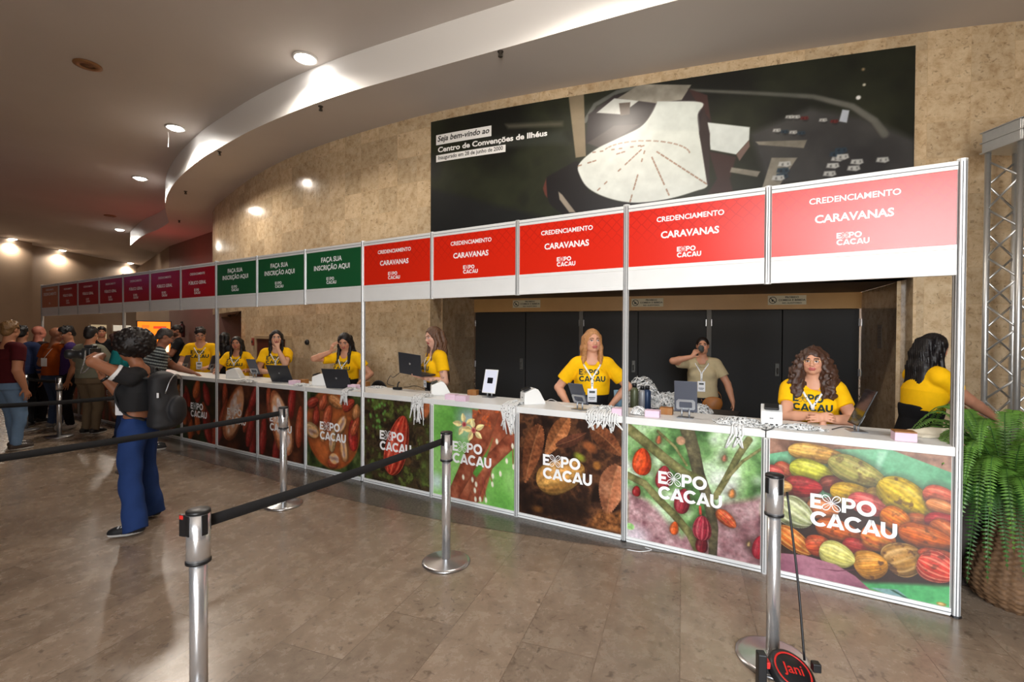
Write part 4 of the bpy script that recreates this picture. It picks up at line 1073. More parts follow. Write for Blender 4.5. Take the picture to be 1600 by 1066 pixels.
def pic_tree(res):
    c = Canvas(res, int(res*PASP), PASP, 5); z = zoomer(1, 960, 640, 3.807)
    c.fill([(60, 92, 50), (104, 146, 84), (156, 190, 134), (214, 222, 206)], 5, 3, .25, .75)
    for i in range(26): c.blob(c.r.random(), .35+.6*c.r.random(), .03+.04*c.r.random(), [(150,196,120),(206,226,196),(70,110,56),(226,230,222)][i % 4], 10, amt=.6)
    c.poly([z(75,480), z(200,540), z(400,760), z(640,560), z(880,520), z(880,960), z(75,800)], (0,0,0), 10, cols=[(118, 78, 84), (166, 128, 130), (206, 176, 176)], freq=14)
    c.poly([z(620,700), z(880,640), z(880,930), z(640,850)], (0,0,0), 10, cols=[(84, 52, 58), (140, 98, 102), (180, 146, 148)], freq=10)
    c.blob(*z(110,740), .12, (214, 206, 214), 16, .08, .7)
    bark = [(74, 76, 44), (118, 116, 70), (160, 152, 104)]
    c.stroke([z(430,110), z(470,240), z(500,380), z(560,540), z(590,700), z(585,880)], .055, [(54, 50, 40), (92, 86, 62), (150, 138, 100)], .03)
    c.stroke([z(80,110), z(180,190), z(300,290), z(420,380), z(520,420)], .045, bark, .035)
    c.stroke([z(80,390), z(180,440), z(260,530), z(360,630), z(450,740), z(500,840)], .030, bark, .035)
    c.stroke([z(600,520), z(660,420), z(740,270), z(800,180)], .022, bark, .026); c.stroke([z(660,420), z(760,310), z(880,230)], .012, bark, .010)
    c.stroke([z(260,130), z(360,220), z(430,330)], .012, bark, .010); c.blob(*z(395,185), .035, (170, 130, 100), 2)
    P = lambda x,y,a,b,ang,c0,c1,**k: c.pod(*z(x,y), a, b, ang, c0, c1, **k)
    P(265,180,.035,.02,80,(200,90,60),(220,120,80),soft=5); P(655,290,.025,.016,80,(206,110,90),(226,140,110),soft=5); P(700,500,.035,.022,80,(206,120,60),(226,150,80),soft=5); P(800,800,.02,.012,80,(226,190,120),(236,200,130),soft=5)
    P(165,310,.115,.078,84,(206,56,22),(240,92,40),spots=.2,ridges=3); P(292,405,.10,.06,80,(146,36,46),(190,72,76)); P(132,485,.045,.035,80,(136,24,30),(176,40,44))
    P(405,545,.105,.058,78,(126,26,40),(172,58,66)); P(357,705,.055,.033,80,(206,74,26),(236,112,50),soft=3); P(520,800,.07,.045,85,(110,20,34),(140,40,50)); P(522,705,.098,.068,87,(150,26,48),(196,66,82),pale=(220,120,120)); P(665,650,.085,.05,-38,(206,60,40),(240,150,80),ridges=5)
    P(862,820,.09,.045,82,(140,24,40),(180,40,54)); c.stroke([z(510,580), z(513,620)], .010, [(170, 60, 50), (190, 80, 60)]); c.blob(*z(95,695), .035, (150, 196, 120), 2, .028)
    return c
def pic_dryleaves(res):
    c = Canvas(res, int(res*PASP), PASP, 8); z = zoomer(2, 800, 640, 4.44)
    c.fill([(30, 18, 14), (58, 36, 26), (96, 60, 38), (44, 28, 22)], 9, 5)
    br = [(78, 42, 26), (124, 72, 44), (164, 104, 68)]
    c.leaf([z(200,100), z(140,250), z(90,520)], .10, br); c.leaf([z(400,50), z(310,170), z(230,330)], .085, [(110, 62, 34), (160, 98, 58), (196, 134, 88)])
    c.leaf([z(540,120), z(660,200), z(770,330)], .085, br); c.leaf([z(300,250), z(430,220), z(520,160)], .05, [(70, 40, 30), (104, 60, 42)])
    c.blob(*z(540,260), .07, (150, 84, 46), 4, .04, .8, -30)
    c.pod(*z(335,460), .26, .150, 26, (176, 116, 52), (226, 172, 92), ridges=3, spots=.12); c.blob(*z(470,330), .05, (150, 166, 50), 5, .03, .8, -20)
    c.leaf([z(740,380), z(680,540), z(655,745)], .115, [(120, 70, 46), (164, 102, 70), (196, 136, 100)])
    c.poly([z(520,810), z(600,700), z(700,720), z(765,700), z(765,865)], (0,0,0), 6, cols=[(54, 32, 18), (128, 78, 42), (176, 116, 66)], freq=26)
    c.poly([z(50,560), z(300,620), z(560,600), z(500,790), z(50,720)], (26, 17, 14), 14, amt=.75)
    c.blob(*z(590,390), .035, (150, 96, 44), 4); c.blob(*z(180,690), .05, (116, 72, 34), 5, .03, .7)
    return c
def pic_flower(res):
    c = Canvas(res, int(res*PASP), PASP, 9); z = zoomer(3, 560, 580, 3.137)
    c.fill([(70, 128, 52), (108, 170, 76), (146, 196, 112)], 2.4, 3, .25, .75)
    c.blob(*z(540,230), .12, (176, 190, 206), 22, .10, .8); c.blob(*z(385,540), .08, (206, 222, 226), 14, .08, .8); c.blob(*z(520,300), .10, (186, 216, 196), 20, amt=.6)
    wood = [(104, 48, 34), (150, 78, 54), (186, 112, 82)]
    c.poly([z(560,190), z(770,200), z(770,330), z(660,470), z(610,640), z(520,640), z(450,610), z(500,480), z(560,400)], (0,0,0), 3, cols=wood, freq=9)
    c.stroke([z(470,600), z(530,480), z(600,330), z(640,200)], .07, wood, .12); c.stroke([z(760,330), z(690,400), z(620,470), z(560,640)], .075, wood, .06)
    c.poly([z(560,500), z(640,380), z(660,330), z(610,480), z(580,520)], (84, 146, 60), 3)
    for x, y in ((580,205), (630,225), (690,200), (720,230), (640,265), (615,240)):
        for k in range(6): c.blob(*z(x+c.r.uniform(-18,18), y+c.r.uniform(-16,16)), .012, (206, 96, 50), 1.4, .007, .9, c.r.uniform(0, 180))
    for fx, fy in ((520,262), (566,290)):
        for a in range(5):
            an = math.radians(90+72*a+8); p = z(fx+math.cos(an)*12, fy-math.sin(an)*12); q_ = z(fx+math.cos(an)*58, fy-math.sin(an)*58)
            c.leaf([p, ((p[0]+q_[0])/2, (p[1]+q_[1])/2), q_], .030, [(232, 206, 130), (248, 232, 178)], 3, (236, 214, 150))
        c.blob(*z(fx, fy), .030, (206, 120, 110), 2); c.blob(*z(fx, fy), .016, (150, 50, 60), 2)
    for x0, y0, x1, y1 in ((735,200,755,300), (720,170,757,370), (757,380,760,470), (640,480,658,550), (560,470,562,530), (610,520,628,640), (590,540,598,620)):
        c.stroke([z(x0, y0), z(x1, y1)], .005, [(150, 60, 60), (176, 90, 80)])
    for x, y in ((752,298), (757,368), (560,532), (578,555), (658,555), (660,515), (697,503), (572,585), (575,628), (598,628), (626,632), (680,345), (762,470), (728,440), (515,520)):
        c.blob(*z(x, y), .015, (226, 222, 200), 1.2, .028, 1, 6)
    return c
def pic_moss(res):
    c = Canvas(res, int(res*PASP), PASP, 12); z = zoomer(4, 560, 580, 3.137)
    c.fill([(34, 28, 20), (70, 54, 36), (48, 44, 24), (86, 96, 44)], 14, 5)
    for i in range(40):
        x, y = c.r.uniform(35, 355), c.r.uniform(140, 560)
        if 130 < x < 270 and 230 < y < 490: continue
        c.blob(*z(x, y), c.r.uniform(.02, .05), [(66, 88, 36), (92, 112, 52), (58, 46, 32)][i % 3], 9, amt=.5)
    for i in range(22): c.blob(*z(c.r.uniform(40,135), c.r.uniform(140,285)), .018, (96, 150, 66), 2.5, amt=.8)
    c.blob(*z(330,190), .11, (164, 92, 56), 3, .06, 1, 60); c.blob(*z(300,240), .07, (26, 18, 16), 8, .05, .8); c.blob(*z(235,440), .07, (96, 66, 40), 3, .05)
    c.pod(*z(190,365), .36, .165, 72, (170, 36, 26), (224, 80, 54), ridges=5, pale=(240, 130, 96), spots=.25)
    return c
def pic_cutpods(res, seed=21, bg=((96, 40, 20), (150, 72, 34), (196, 110, 60))):
    c = Canvas(res, int(res*PASP), PASP, seed)
    c.fill([(30, 40, 22), (60, 74, 36), (90, 100, 54)], 9, 4)
    c.blob(.48, .52, .50, (172, 84, 40), 3, .50); c.blob(.48, .54, .46, (190, 100, 50), 4, .45)
    cols = [((150,40,30),(206,84,60)), ((190,110,60),(232,170,110)), ((160,60,36),(214,110,70)), ((186,140,90),(230,196,140)), ((176,30,30),(214,66,54))]
    spots_ = [(.12,.86,.12,.07,20,0),(.32,.88,.12,.075,60,2),(.55,.90,.14,.08,-20,1),(.78,.88,.12,.07,30,0),(.92,.80,.10,.07,80,1),(.18,.68,.13,.07,85,0),(.40,.70,.15,.085,70,2),(.10,.48,.15,.10,-10,3),(.30,.48,.12,.07,100,1),(.50,.40,.16,.06,80,3),(.66,.62,.13,.08,55,1),(.86,.50,.19,.085,92,4),(.70,.32,.17,.075,100,1),(.90,.62,.13,.06,60,2),(.5,.1,.10,.075,0,2)]
    for x, y, a, b, an, k in spots_: c.pod(x, y*PASP, a, b, an, *cols[k], ridges=5)
    for x, y, a, b, an in ((.12,.46,.11,.07,-10), (.66,.62,.10,.055,55), (.70,.31,.13,.05,100), (.52,.16,.085,.065,0), (.47,.40,.11,.035,80)):
        c.blob(x, y*PASP, a, (226, 176, 120), 1.5, b, 1, an)
        for k in range(9):
            t = c.r.uniform(-.75, .75); r = c.r.uniform(-.5, .5); q_ = math.radians(an); c.blob(x+a*t*math.cos(q_)-b*r*math.sin(q_), y*PASP+a*t*math.sin(q_)+b*r*math.cos(q_), .026, (206, 176, 160), 2, .018, .95, an)
        c.blob(x, y*PASP, a*.5, (96, 50, 40), 4, b*.16, .7, an)
    return c
def pic_pulp(res, seed=31, k=0):
    """an opened pod with white pulp among red ones"""
    c = Canvas(res, int(res*PASP), PASP, seed)
    c.fill([(40, 22, 16), (70, 36, 24), (104, 56, 34)], 5, 4)
    cols = [((130,24,24),(184,54,44)), ((150,46,28),(206,98,60))]
    for i in range(7): c.pod(.1+.16*i if k else [.08,.2,.9,.8,.95,.15,.85][i], ([.3,.75,.2,.55,.85,.5,.35][i])*PASP, .28, .085, 80+c.r.uniform(-20, 20), *cols[i % 2], ridges=6)
    cx, cy, an = ((.42, .55, 62) if not k else (.5, .52, 112))
    c.pod(cx, cy*PASP, .46, .22, an, (176, 84, 50), (222, 140, 90), ridges=4); c.blob(cx+.02, cy*PASP, .40, (216, 160, 120), 2, .17, 1, an)
    q_ = math.radians(an)
    for i in range(34):
        t = c.r.uniform(-.9, .9); r = c.r.uniform(-1, 1)*math.sqrt(1-t*t); c.blob(cx+.36*t*math.cos(q_)-.13*r*math.sin(q_), (cy*PASP)+.36*t*math.sin(q_)+.13*r*math.cos(q_), .042, [(222, 206, 200), (206, 182, 176), (232, 220, 214)][i % 3], 2, .030, .95, an+c.r.uniform(-30, 30))
    return c
def pic_redpods(res, seed=41, dim=1.0):
    c = Canvas(res, int(res*PASP), PASP, seed)
    c.fill([(24, 22, 14), (50, 40, 22), (36, 52, 30)], 5, 4)
    for i in range(15):
        x, y = c.r.uniform(.02, .98), c.r.uniform(.1, .98)*PASP; c.pod(x, y, c.r.uniform(.16, .24), c.r.uniform(.08, .11), c.r.uniform(60, 125), *[((140,30,20),(196,70,36)), ((160,60,24),(214,110,52)), ((120,22,20),(170,46,36))][i % 3], ridges=5)
    return c

# ------------------------------------------------------------------ the registration booth of aluminium posts and panels
M_PRINT = mat('printed vinyl', (128, 128, 128), .36, spec=.4, attr='Col')
def post_poly(r=.025): return [(r*math.cos(2*PI*(i+.5)/8), r*math.sin(2*PI*(i+.5)/8)) for i in range(8)]
def alu_post(mb, x, z0, z1, y=0.0):
    M = Matrix.Translation((x, y, 0)); mb.prism(post_poly(), z0, z1, 0, M)
    for a in range(8):      # the slots of the profile
        t = 2*PI*(a+.5)/8+PI/8; q = Matrix.Translation((x, y, 0)) @ Matrix.Rotation(t, 4, 'Z'); mb.box(.0228, .0236, -.0022, .0022, z0+.01, z1-.01, 1, q)
M_SLOT = mat('dark slot', (70, 72, 74), .6)
PICS = [pic_podheap, pic_tree, pic_dryleaves, pic_flower, pic_moss, pic_cutpods, lambda r: pic_pulp(r, 31, 1), lambda r: pic_pulp(r, 33, 0), lambda r: pic_redpods(r, 41), lambda r: pic_cutpods(r, 57), lambda r: pic_redpods(r, 61), lambda r: pic_pulp(r, 63, 1), lambda r: pic_redpods(r, 65), lambda r: pic_redpods(r, 67), lambda r: pic_pulp(r, 69, 0)]
PIC_RES = [340, 300, 260, 230, 200, 170, 150, 130, 120, 100, 80, 80, 70, 70, 70]
PIC_LAB = ['counter unit printed with a heap of yellow and red cacao pods on green leaves', 'counter unit printed with red pods hanging on a mossy branch', 'counter unit printed with a yellow pod among brown dry leaves', 'counter unit printed with pale blossoms on reddish bark over green', 'counter unit printed with one red pod on dark mossy soil',
           'counter unit printed with cut pods on a round brown board', 'counter unit printed with a cut pod between red ones, behind the second stanchion', 'counter unit printed with white pulp in a large opened pod', 'counter unit of dark red pods below the man in glasses', 'brown printed counter unit beside the black backpack',
           'counter unit in front of the man in the striped shirt', 'counter unit hidden behind the photographer, next after the striped shirt', 'counter unit at the dim end, behind the olive shirt', 'counter unit at the dim end, last but one of the row', 'last counter unit at the dim far end of the booth']
SIGN_LAB = ['red header sign with CARAVANAS at the right end, washed by daylight', 'red CARAVANAS header sign, second from the right end', 'red CARAVANAS header sign above the yellow-shirted woman with ginger hair', 'red CARAVANAS header sign, fourth from the right end', 'red CARAVANAS header sign beside the green ones',
            'green header sign INSCRIÇÃO touching the red CARAVANAS signs', 'middle one of the three green INSCRIÇÃO header signs', 'green header sign INSCRIÇÃO beside the PÚBLICO GERAL signs', 'red PÚBLICO GERAL header sign beside the green signs', 'second red PÚBLICO GERAL header sign from the green ones', 'third red PÚBLICO GERAL header sign from the green ones', 'fourth red PÚBLICO GERAL header sign from the green ones', 'fifth red PÚBLICO GERAL header sign, dim, from the green ones', 'last dark red PÚBLICO GERAL header sign, beside the pale orange one', 'pale orange header sign at the far end of the booth']
def pattern_red(name, c1, c2):
    """red print with a faint tone-on-tone petal pattern"""
    m = mat(name, c1, .30, spec=.58); nt = m.node_tree; b = nt.nodes['Principled BSDF']
    tc = nt.nodes.new('ShaderNodeTexCoord'); mp = nt.nodes.new('ShaderNodeMapping'); mp.inputs['Rotation'].default_value = (0, math.radians(45), 0); mp.inputs['Scale'].default_value = (17, 17, 17); nt.links.new(tc.outputs['Object'], mp.inputs[0])
    v = nt.nodes.new('ShaderNodeTexVoronoi'); v.feature = 'DISTANCE_TO_EDGE'; v.inputs['Scale'].default_value = 1; v.inputs['Randomness'].default_value = .15; nt.links.new(mp.outputs[0], v.inputs['Vector'])
    r = nt.nodes.new('ShaderNodeValToRGB'); r.color_ramp.elements[0].position = .04; r.color_ramp.elements[0].color = lin(c2)+(1,); r.color_ramp.elements[1].position = .09; r.color_ramp.elements[1].color = lin(c1)+(1,)
    nt.links.new(v.outputs['Distance'], r.inputs[0])
    sp = nt.nodes.new('ShaderNodeSeparateXYZ'); nt.links.new(tc.outputs['Object'], sp.inputs[0]); mr = nt.nodes.new('ShaderNodeMapRange'); mr.inputs[1].default_value = 2.3; mr.inputs[2].default_value = 2.5; nt.links.new(sp.outputs[2], mr.inputs[0])
    mx = nt.nodes.new('ShaderNodeMix'); mx.data_type = 'RGBA'; nt.links.new(mr.outputs[0], mx.inputs[0]); mx.inputs[6].default_value = lin(c1)+(1,); nt.links.new(r.outputs[0], mx.inputs[7]); nt.links.new(mx.outputs[2], b.inputs['Base Color']); return m
M_RED = pattern_red('red printed board', (216, 38, 16), (196, 30, 16)); M_RED2 = pattern_red('deep red printed board', (172, 12, 16), (150, 9, 13))
M_GREEN = mat('green printed board', (26, 88, 50), .35); M_ORNG = mat('pale orange printed board', (196, 120, 84), .4)
Z_BOARD0, Z_RED0, Z_RED1, Z_TOP = 2.0, 2.178, 2.611, 2.666
for n in range(15):
    # ---- header sign
    t = thing('header_sign', SIGN_LAB[n], 'sign', B(n+1, 0, 0), RZ, 'header signs over the counters')
    W = PITCHW
    m_ = MB(); m_.rbox(.02, W-.02, -.017, .017, Z_RED1, Z_TOP-.004, .003); m_.box(.02, W-.02, -.0185, -.0165, Z_RED1+.022, Z_RED1+.026, 1); m_.build('top_rail', [M_WHITE, M_SLOT], t)
    m_ = MB(); m_.box(.02, W-.02, -.012, .012, Z_BOARD0+.022, Z_RED0-.022); m_.rbox(.02, W-.02, -.017, .017, Z_RED0-.028, Z_RED0, .003); m_.rbox(.02, W-.02, -.017, .017, Z_BOARD0, Z_BOARD0+.026, .003); m_.build('lower_board', M_WHITE, t)
    face = M_RED if n < 5 else M_GREEN if n < 8 else M_RED2 if n < 14 else M_ORNG
    MB().box(.022, W-.022, -.010, .010, Z_RED0, Z_RED1).build('sign_panel', face, t)
    yf = -.0108; cx = W/2
    mb = MB()
    if n < 5: rows = [('CREDENCIAMENTO', .475, 2.525, .024), ('CARAVANAS', .41, 2.405, .030)]
    elif n < 8: rows = [('FAÇA SUA', .36, 2.505, .026), ('INSCRIÇÃO AQUI', .62, 2.42, .026)]
    elif n < 14: rows = [('CREDENCIAMENTO', .42, 2.525, .022), ('PÚBLICO GERAL', .49, 2.40, .028)]
    else: rows = [('CREDENCIAMENTO', .44, 2.55, .02), ('CREDENCIAMENTO', .74, 2.46, .026)]
    for s_, w_, z_, bo in rows:
        mb = MB(); add_flat(mb, text_geo(s_, w_, bo), facing_front(cx-.02, yf, z_)); mb.build('lettering', M_LETTER, t)
    mb = MB(); add_flat(mb, logo_geo(.172 if n != 14 else .08), facing_front(cx-.02, yf, 2.265)); mb.build('logo', M_LETTER, t)
    # ---- counter unit
    t = thing('counter_unit', PIC_LAB[n], 'counter', B(n+1, 0, 0), RZ, 'printed counter units of the booth')
    c = PICS[n](PIC_RES[n]).grain(.42 if n in (1, 2, 4) else .22, PIC_RES[n]/6)
    me = c.grid_mesh('printed_panel', 1, 1, lambda u, v: np.stack([PANEL_X0+u*(PANEL_X1-PANEL_X0), np.full_like(u, -.004), PANEL_Z0+v*(PANEL_Z1-PANEL_Z0)], 1))
    link('printed_panel', me, M_PRINT, t)
    mb = MB(); mb.box(.02, W-.02, -.0035, .006, .045, .945); mb.build('backing_board', M_WHITE, t)
    m_ = MB(); m_.rbox(.02, W-.02, -.016, .016, .004, .047, .003); m_.box(.02, W-.02, -.0175, -.0155, .022, .026, 1); m_.build('bottom_rail', [M_WHITE, M_SLOT], t)
    MB().rbox(.003, W-.003, -.018, .47, .942, .998, .004).build('worktop', M_WHITE, t)
    m_ = MB(); alu_post(m_, .03, 0, .942, .44); alu_post(m_, W-.03, 0, .942, .44); m_.rbox(.03, W-.03, .43, .45, .88, .92, .003); m_.build('rear_frame', [M_ALU, M_SLOT], t)
    mb = MB(); lx, ly = PANEL_X0+.497*(PANEL_X1-PANEL_X0), .498
    add_flat(mb, logo_geo(.455), facing_front(lx, -.0052, ly)); mb.build('logo', M_LETTER, t)
# the posts
TALL = {0: 'front', 2: '', 5: '', 8: '', 11: '', 15: ''}
PL = {0: 'tall aluminium post ending the booth beside the fern', 2: 'tall aluminium post by the ginger-haired woman in yellow', 5: 'tall aluminium post where green and red signs meet', 8: 'tall aluminium post by the man in glasses', 11: 'tall aluminium post behind the photographer', 15: 'tall aluminium post at the dim far end of the booth'}
SL = {1: 'between the heap of pods and mossy branch prints', 3: 'between the dry leaves and blossom prints', 4: 'between the blossom and mossy soil prints', 6: 'right of the second stanchion, by the cut pods', 7: 'left of the second stanchion', 9: 'behind the black backpack', 10: 'by the striped shirt', 12: 'first after the photographer towards the dim end', 13: 'second after the photographer towards the dim end', 14: 'last one at the dim end'}
for n in range(16):
    if n in TALL:
        m_ = MB(); alu_post(m_, 0, 0, Z_TOP); t = thing('aluminium_post', PL[n], 'post', B(n), RZ, 'tall booth posts'); m_.build('post_profile', [M_ALU, M_SLOT], t)
        MB().prism(post_poly(.0262), Z_TOP, Z_TOP+.006).build('end_cap', M_WPLASTIC, t); MB().prism(post_poly(.030), 0, .012).build('foot', M_BLACKP, t)
        if n == 0:   # the end upright is doubled
            m_ = MB(); alu_post(m_, 0, 0, Z_TOP-.01, .052); m_.build('rear_profile', [M_ALU, M_SLOT], t)
    else:
        m_ = MB(); alu_post(m_, 0, Z_BOARD0-.004, Z_TOP)
        tag(m_.build('sign_divider', [M_ALU, M_SLOT], None, B(n), RZ), 'short upright between header signs %s' % ['', 'one and two from the right end', '', 'three and four from the right end', 'four and five from the right end', '', 'green one and green middle', 'green middle and the last green', '', 'one and two of PÚBLICO GERAL', 'two and three of PÚBLICO GERAL', '', 'four and five of PÚBLICO GERAL', 'five and six of PÚBLICO GERAL', 'of red and pale orange'][n], 'post', 'short sign uprights')
        m_ = MB(); alu_post(m_, 0, 0, .942)
        tag(m_.build('counter_post', [M_ALU, M_SLOT], None, B(n), RZ), 'short counter upright '+SL[n], 'post', 'short counter uprights')

# ------------------------------------------------------------------ the mural on the curved wall
def mural(res_x=860):
    s0, s1 = S_R+.02, S_L-.02; z0, z1 = 2.34, wall_s(1427, 73)[1]
    asp = (z1-z0)/(s1-s0); c = Canvas(res_x, int(res_x*asp), asp, 77)
    def m(x, y):  # pixel of the photograph -> mural
        s, z = wall_s(x, y); return (s1-s)/(s1-s0), (z-z0)/(s1-s0)
    zz = lambda x, y: m(640+x/2, 60+y/2)
    c.fill([(16, 18, 14), (28, 32, 22), (40, 44, 30), (24, 26, 22)], 5, 5)
    c.poly([zz(66,470), zz(420,560), zz(420,620), zz(66,620)], (26, 28, 32), 8, amt=.8); c.poly([zz(200,320), zz(480,290), zz(500,330), zz(220,350)], (58, 62, 58), 8, amt=.6)
    c.poly([zz(300,270), zz(480,262), zz(480,276), zz(310,284)], (96, 92, 80), 5, amt=.7)
    c.poly([zz(1060,300), zz(1250,220), zz(1420,250), zz(1580,320), zz(1580,440), zz(1120,460)], (0,0,0), 8, cols=[(44, 44, 46), (62, 62, 62), (78, 78, 76)], freq=9)
    c.stroke([zz(880,165), zz(1100,175), zz(1260,185), zz(1380,215), zz(1450,260), zz(1480,300)], .0035, [(78, 80, 74), (108, 108, 102)], .008, soft=3)
    c.stroke([zz(550,260), zz(580,210), zz(650,170), zz(720,150)], .005, [(84, 88, 84), (110, 112, 106)])
    # roofs, terraces and the great white shell roof
    c.poly([zz(550,330), zz(560,240), zz(640,180), zz(860,160), zz(930,200), zz(950,300), zz(880,320), zz(800,250), zz(620,330)], (44, 36, 38), 2)
    c.poly([zz(585,235), zz(640,190), zz(720,195), zz(660,240)], (196, 200, 196), 1.2); c.poly([zz(650,190), zz(720,146), zz(880,148), zz(850,195), zz(770,205)], (0,0,0), 1.2, cols=[(120, 116, 106), (172, 168, 156)], freq=30)
    c.poly([zz(655,205), zz(690,202), zz(688,240), zz(660,244)], (84, 70, 60), 1); c.poly([zz(555,330), zz(640,275), zz(720,270), zz(600,345)], (70, 62, 60), 1.5)
    c.poly([zz(870,160), zz(930,180), zz(940,260), zz(905,215)], (62, 40, 38), 1.5)
    c.poly([zz(930,265), zz(1062,280), zz(1060,320), zz(1020,365), zz(940,350)], (206, 214, 212), 1.2); c.poly([zz(1020,365), zz(1060,320), zz(1062,340), zz(1030,385)], (110, 90, 84), 1.2)
    c.poly([zz(935,355), zz(1020,372), zz(1000,440), zz(1010,480), zz(930,490), zz(960,440)], (58, 40, 38), 2)
    for q_ in ([zz(1005,405), zz(1095,418), zz(1085,435), zz(1000,420)], [zz(1130,375), zz(1210,375), zz(1180,420), zz(1150,470), zz(1100,470)], [zz(1080,325), zz(1240,320), zz(1230,345), zz(1090,335)]): c.poly(q_, (0,0,0), 1.2, cols=[(104, 100, 90), (146, 142, 130)], freq=40)
    c.poly([zz(420,470), zz(430,435), zz(520,385), zz(560,400), zz(560,480), zz(660,515), zz(820,500), zz(700,560), zz(500,570), zz(440,520)], (26, 24, 26), 2)
    c.poly([zz(466,480), zz(478,490), zz(520,545), zz(500,545), zz(470,505)], (150, 140, 126), 1.2); c.poly([zz(418,470), zz(428,440), zz(432,500), zz(424,490)], (96, 52, 44), 1.2)
    shell = [(775,200),(890,200),(918,210),(900,240),(905,300),(925,400),(932,460),(890,480),(800,505),(700,515),(620,500),(560,470),(533,430),(530,395),(580,350),(650,315),(720,280),(755,240)]
    sh = [(v.x, v.y) for v in catmull([Vector((*zz(*p), 0)) for p in shell+shell[:1]], 5)][:-1]
    c.poly(sh, (0, 0, 0), 1.3, cols=[(206, 214, 208), (216, 222, 217), (222, 228, 224)], freq=3)
    c.poly([zz(775,200), zz(890,200), zz(918,210), zz(900,240), zz(905,290), zz(740,290), zz(755,240)], (198, 206, 203), 3, amt=.6)
    ap = (740, 335)
    for ex, ey in ((590,475), (690,510), (810,490), (925,455), (530,400), (575,358)):
        for k in range(14):
            t = (k+.5)/14
            if c.r.random() < .62: x, y = ap[0]+(ex-ap[0])*t, ap[1]+(ey-ap[1])*t; c.stroke([zz(x, y), zz(x+(ex-ap[0])*.045, y+(ey-ap[1])*.045)], .0012, [(150, 104, 80), (176, 140, 116)])
    for k in range(16):
        an = math.radians(160-150*k/15); c.stroke([zz(740+150*math.cos(an)*.9, 362-40*math.sin(an)), zz(740+150*math.cos(an-.1)*.9, 362-40*math.sin(an-.1))], .0011, [(160, 124, 104), (186, 156, 136)])
    c.poly([zz(905,300), zz(918,210), zz(938,300), zz(936,460), zz(930,460)], (52, 42, 42), 1.2)
    # the lone concrete pylon
    c.poly([zz(496,165), zz(545,160), zz(552,370), zz(520,375)], (0,0,0), 1.2, cols=[(120, 108, 88), (150, 136, 112)], freq=8)
    # parked cars
    for x, y, cc in ((1185,248,0),(1206,248,0),(1232,252,1),(1290,258,0),(1325,262,1),(1146,290,0),(1170,294,2),(1197,296,0),(1222,298,2),(1345,352,2),(1335,378,0),(1395,388,0),(1320,400,0),(1385,408,0),(1310,425,0),(1475,382,0),(1170,395,0),(1165,415,2),(1162,432,2),(1150,438,0),(1330,364,2),(1350,372,0)):
        col = [(176, 178, 176), (96, 32, 32), (36, 54, 68)][cc]; q_ = .62 if y < 310 else 1.0; c.blob(*zz(x+4, y+5), .006*q_, (20, 20, 22), 3, .003, .7); c.poly([zz(x-20*q_, y+6*q_), zz(x-16*q_, y-7*q_), zz(x+17*q_, y-9*q_), zz(x+21*q_, y+3*q_), zz(x+8*q_, y+9*q_)], col, 1.6); c.poly([zz(x-9*q_, y), zz(x-4*q_, y-3*q_), zz(x-3*q_, y+4*q_), zz(x-8*q_, y+5*q_)], tuple(.5*v for v in col), 1.6); c.poly([zz(x+9*q_, y-4*q_), zz(x+13*q_, y-4*q_), zz(x+13*q_, y+2*q_), zz(x+9*q_, y+2*q_)], tuple(.55*v for v in col), 1.6)
    c.poly([zz(1340,262), zz(1350,225), zz(1372,228), zz(1364,266)], (176, 184, 196), 1.2); c.blob(*zz(1400,188), .004, (226, 226, 226), 1.5); c.blob(*zz(1418,148), .0025, (200, 196, 180), 1.5); c.blob(*zz(1415,100), .0025, (150, 130, 100), 2)
    c.grain(.10, 60)
    place = lambda u, v: np.array([tuple(wall_p(s1-(s1-s0)*a, z0+(z1-z0)*b_, .022)[0]) for a, b_ in zip(u, v)])
    t = thing('mural', 'long dark aerial photograph mural of a white shell-roofed building on the stone wall', 'mural', wall_p((s0+s1)/2, z0, .01)[0])
    inv = Matrix.Translation(t.location).inverted()
    def loc(P): return P - np.array(t.location)
    me = c.grid_mesh('mural_print', 1, 1, lambda u, v: loc(place(u, v))); link('mural_print', me, mat('satin mural print', (90, 90, 90), .34, spec=.45, attr='Col'), t)
    n = 80; vs = []
    for i in range(n):
        s = s1-(s1-s0)*i/(n-1)
        for off, z in ((.020, z0), (.020, z1), (.002, z1), (.002, z0)): vs.append(wall_p(s, z, off)[0]-t.location)
    mb = MB(); mb.add(vs, [(4*i+k, 4*i+(k+1) % 4, 4*i+4+(k+1) % 4, 4*i+4+k) for i in range(n-1) for k in range(4)] + [(0,1,2,3), (4*n-1, 4*n-2, 4*n-3, 4*n-4)]); mb.build('mural_board', M_BLACKP, t)
    # the welcome lettering
    def onwall(geo, u, z, off, mb, mi=0):
        vs, fs = geo; mb.add([wall_p(s1-(u+x), z+y, off)[0]-t.location for x, y in vs], fs, mi)
    uu = lambda x, y: (s1-wall_s(x, y)[0], wall_s(x, y)[1])
    def block(xl, yt, xr, yb, yt2, yb2, s, slant=0, inv=False, bold=.02):
        lab, txt, txw = MB(), MB(), MB(); a, za = uu(xl, yt); b_, zb = uu(xr, yt2); _, zc = uu(xl, yb); _, zd = uu(xr, yb2); ztop = (za+zb)/2; zbot = (zc+zd)/2
        if not inv:
            vs = []; k = 9
            for i in range(k): vs += [(a+(b_-a)*i/(k-1)-(a+b_)/2, zbot-(ztop+zbot)/2), (a+(b_-a)*i/(k-1)-(a+b_)/2, ztop-(ztop+zbot)/2)]
            onwall((vs, [(2*i, 2*i+2, 2*i+3, 2*i+1) for i in range(k-1)]), (a+b_)/2, (ztop+zbot)/2, .026, lab)
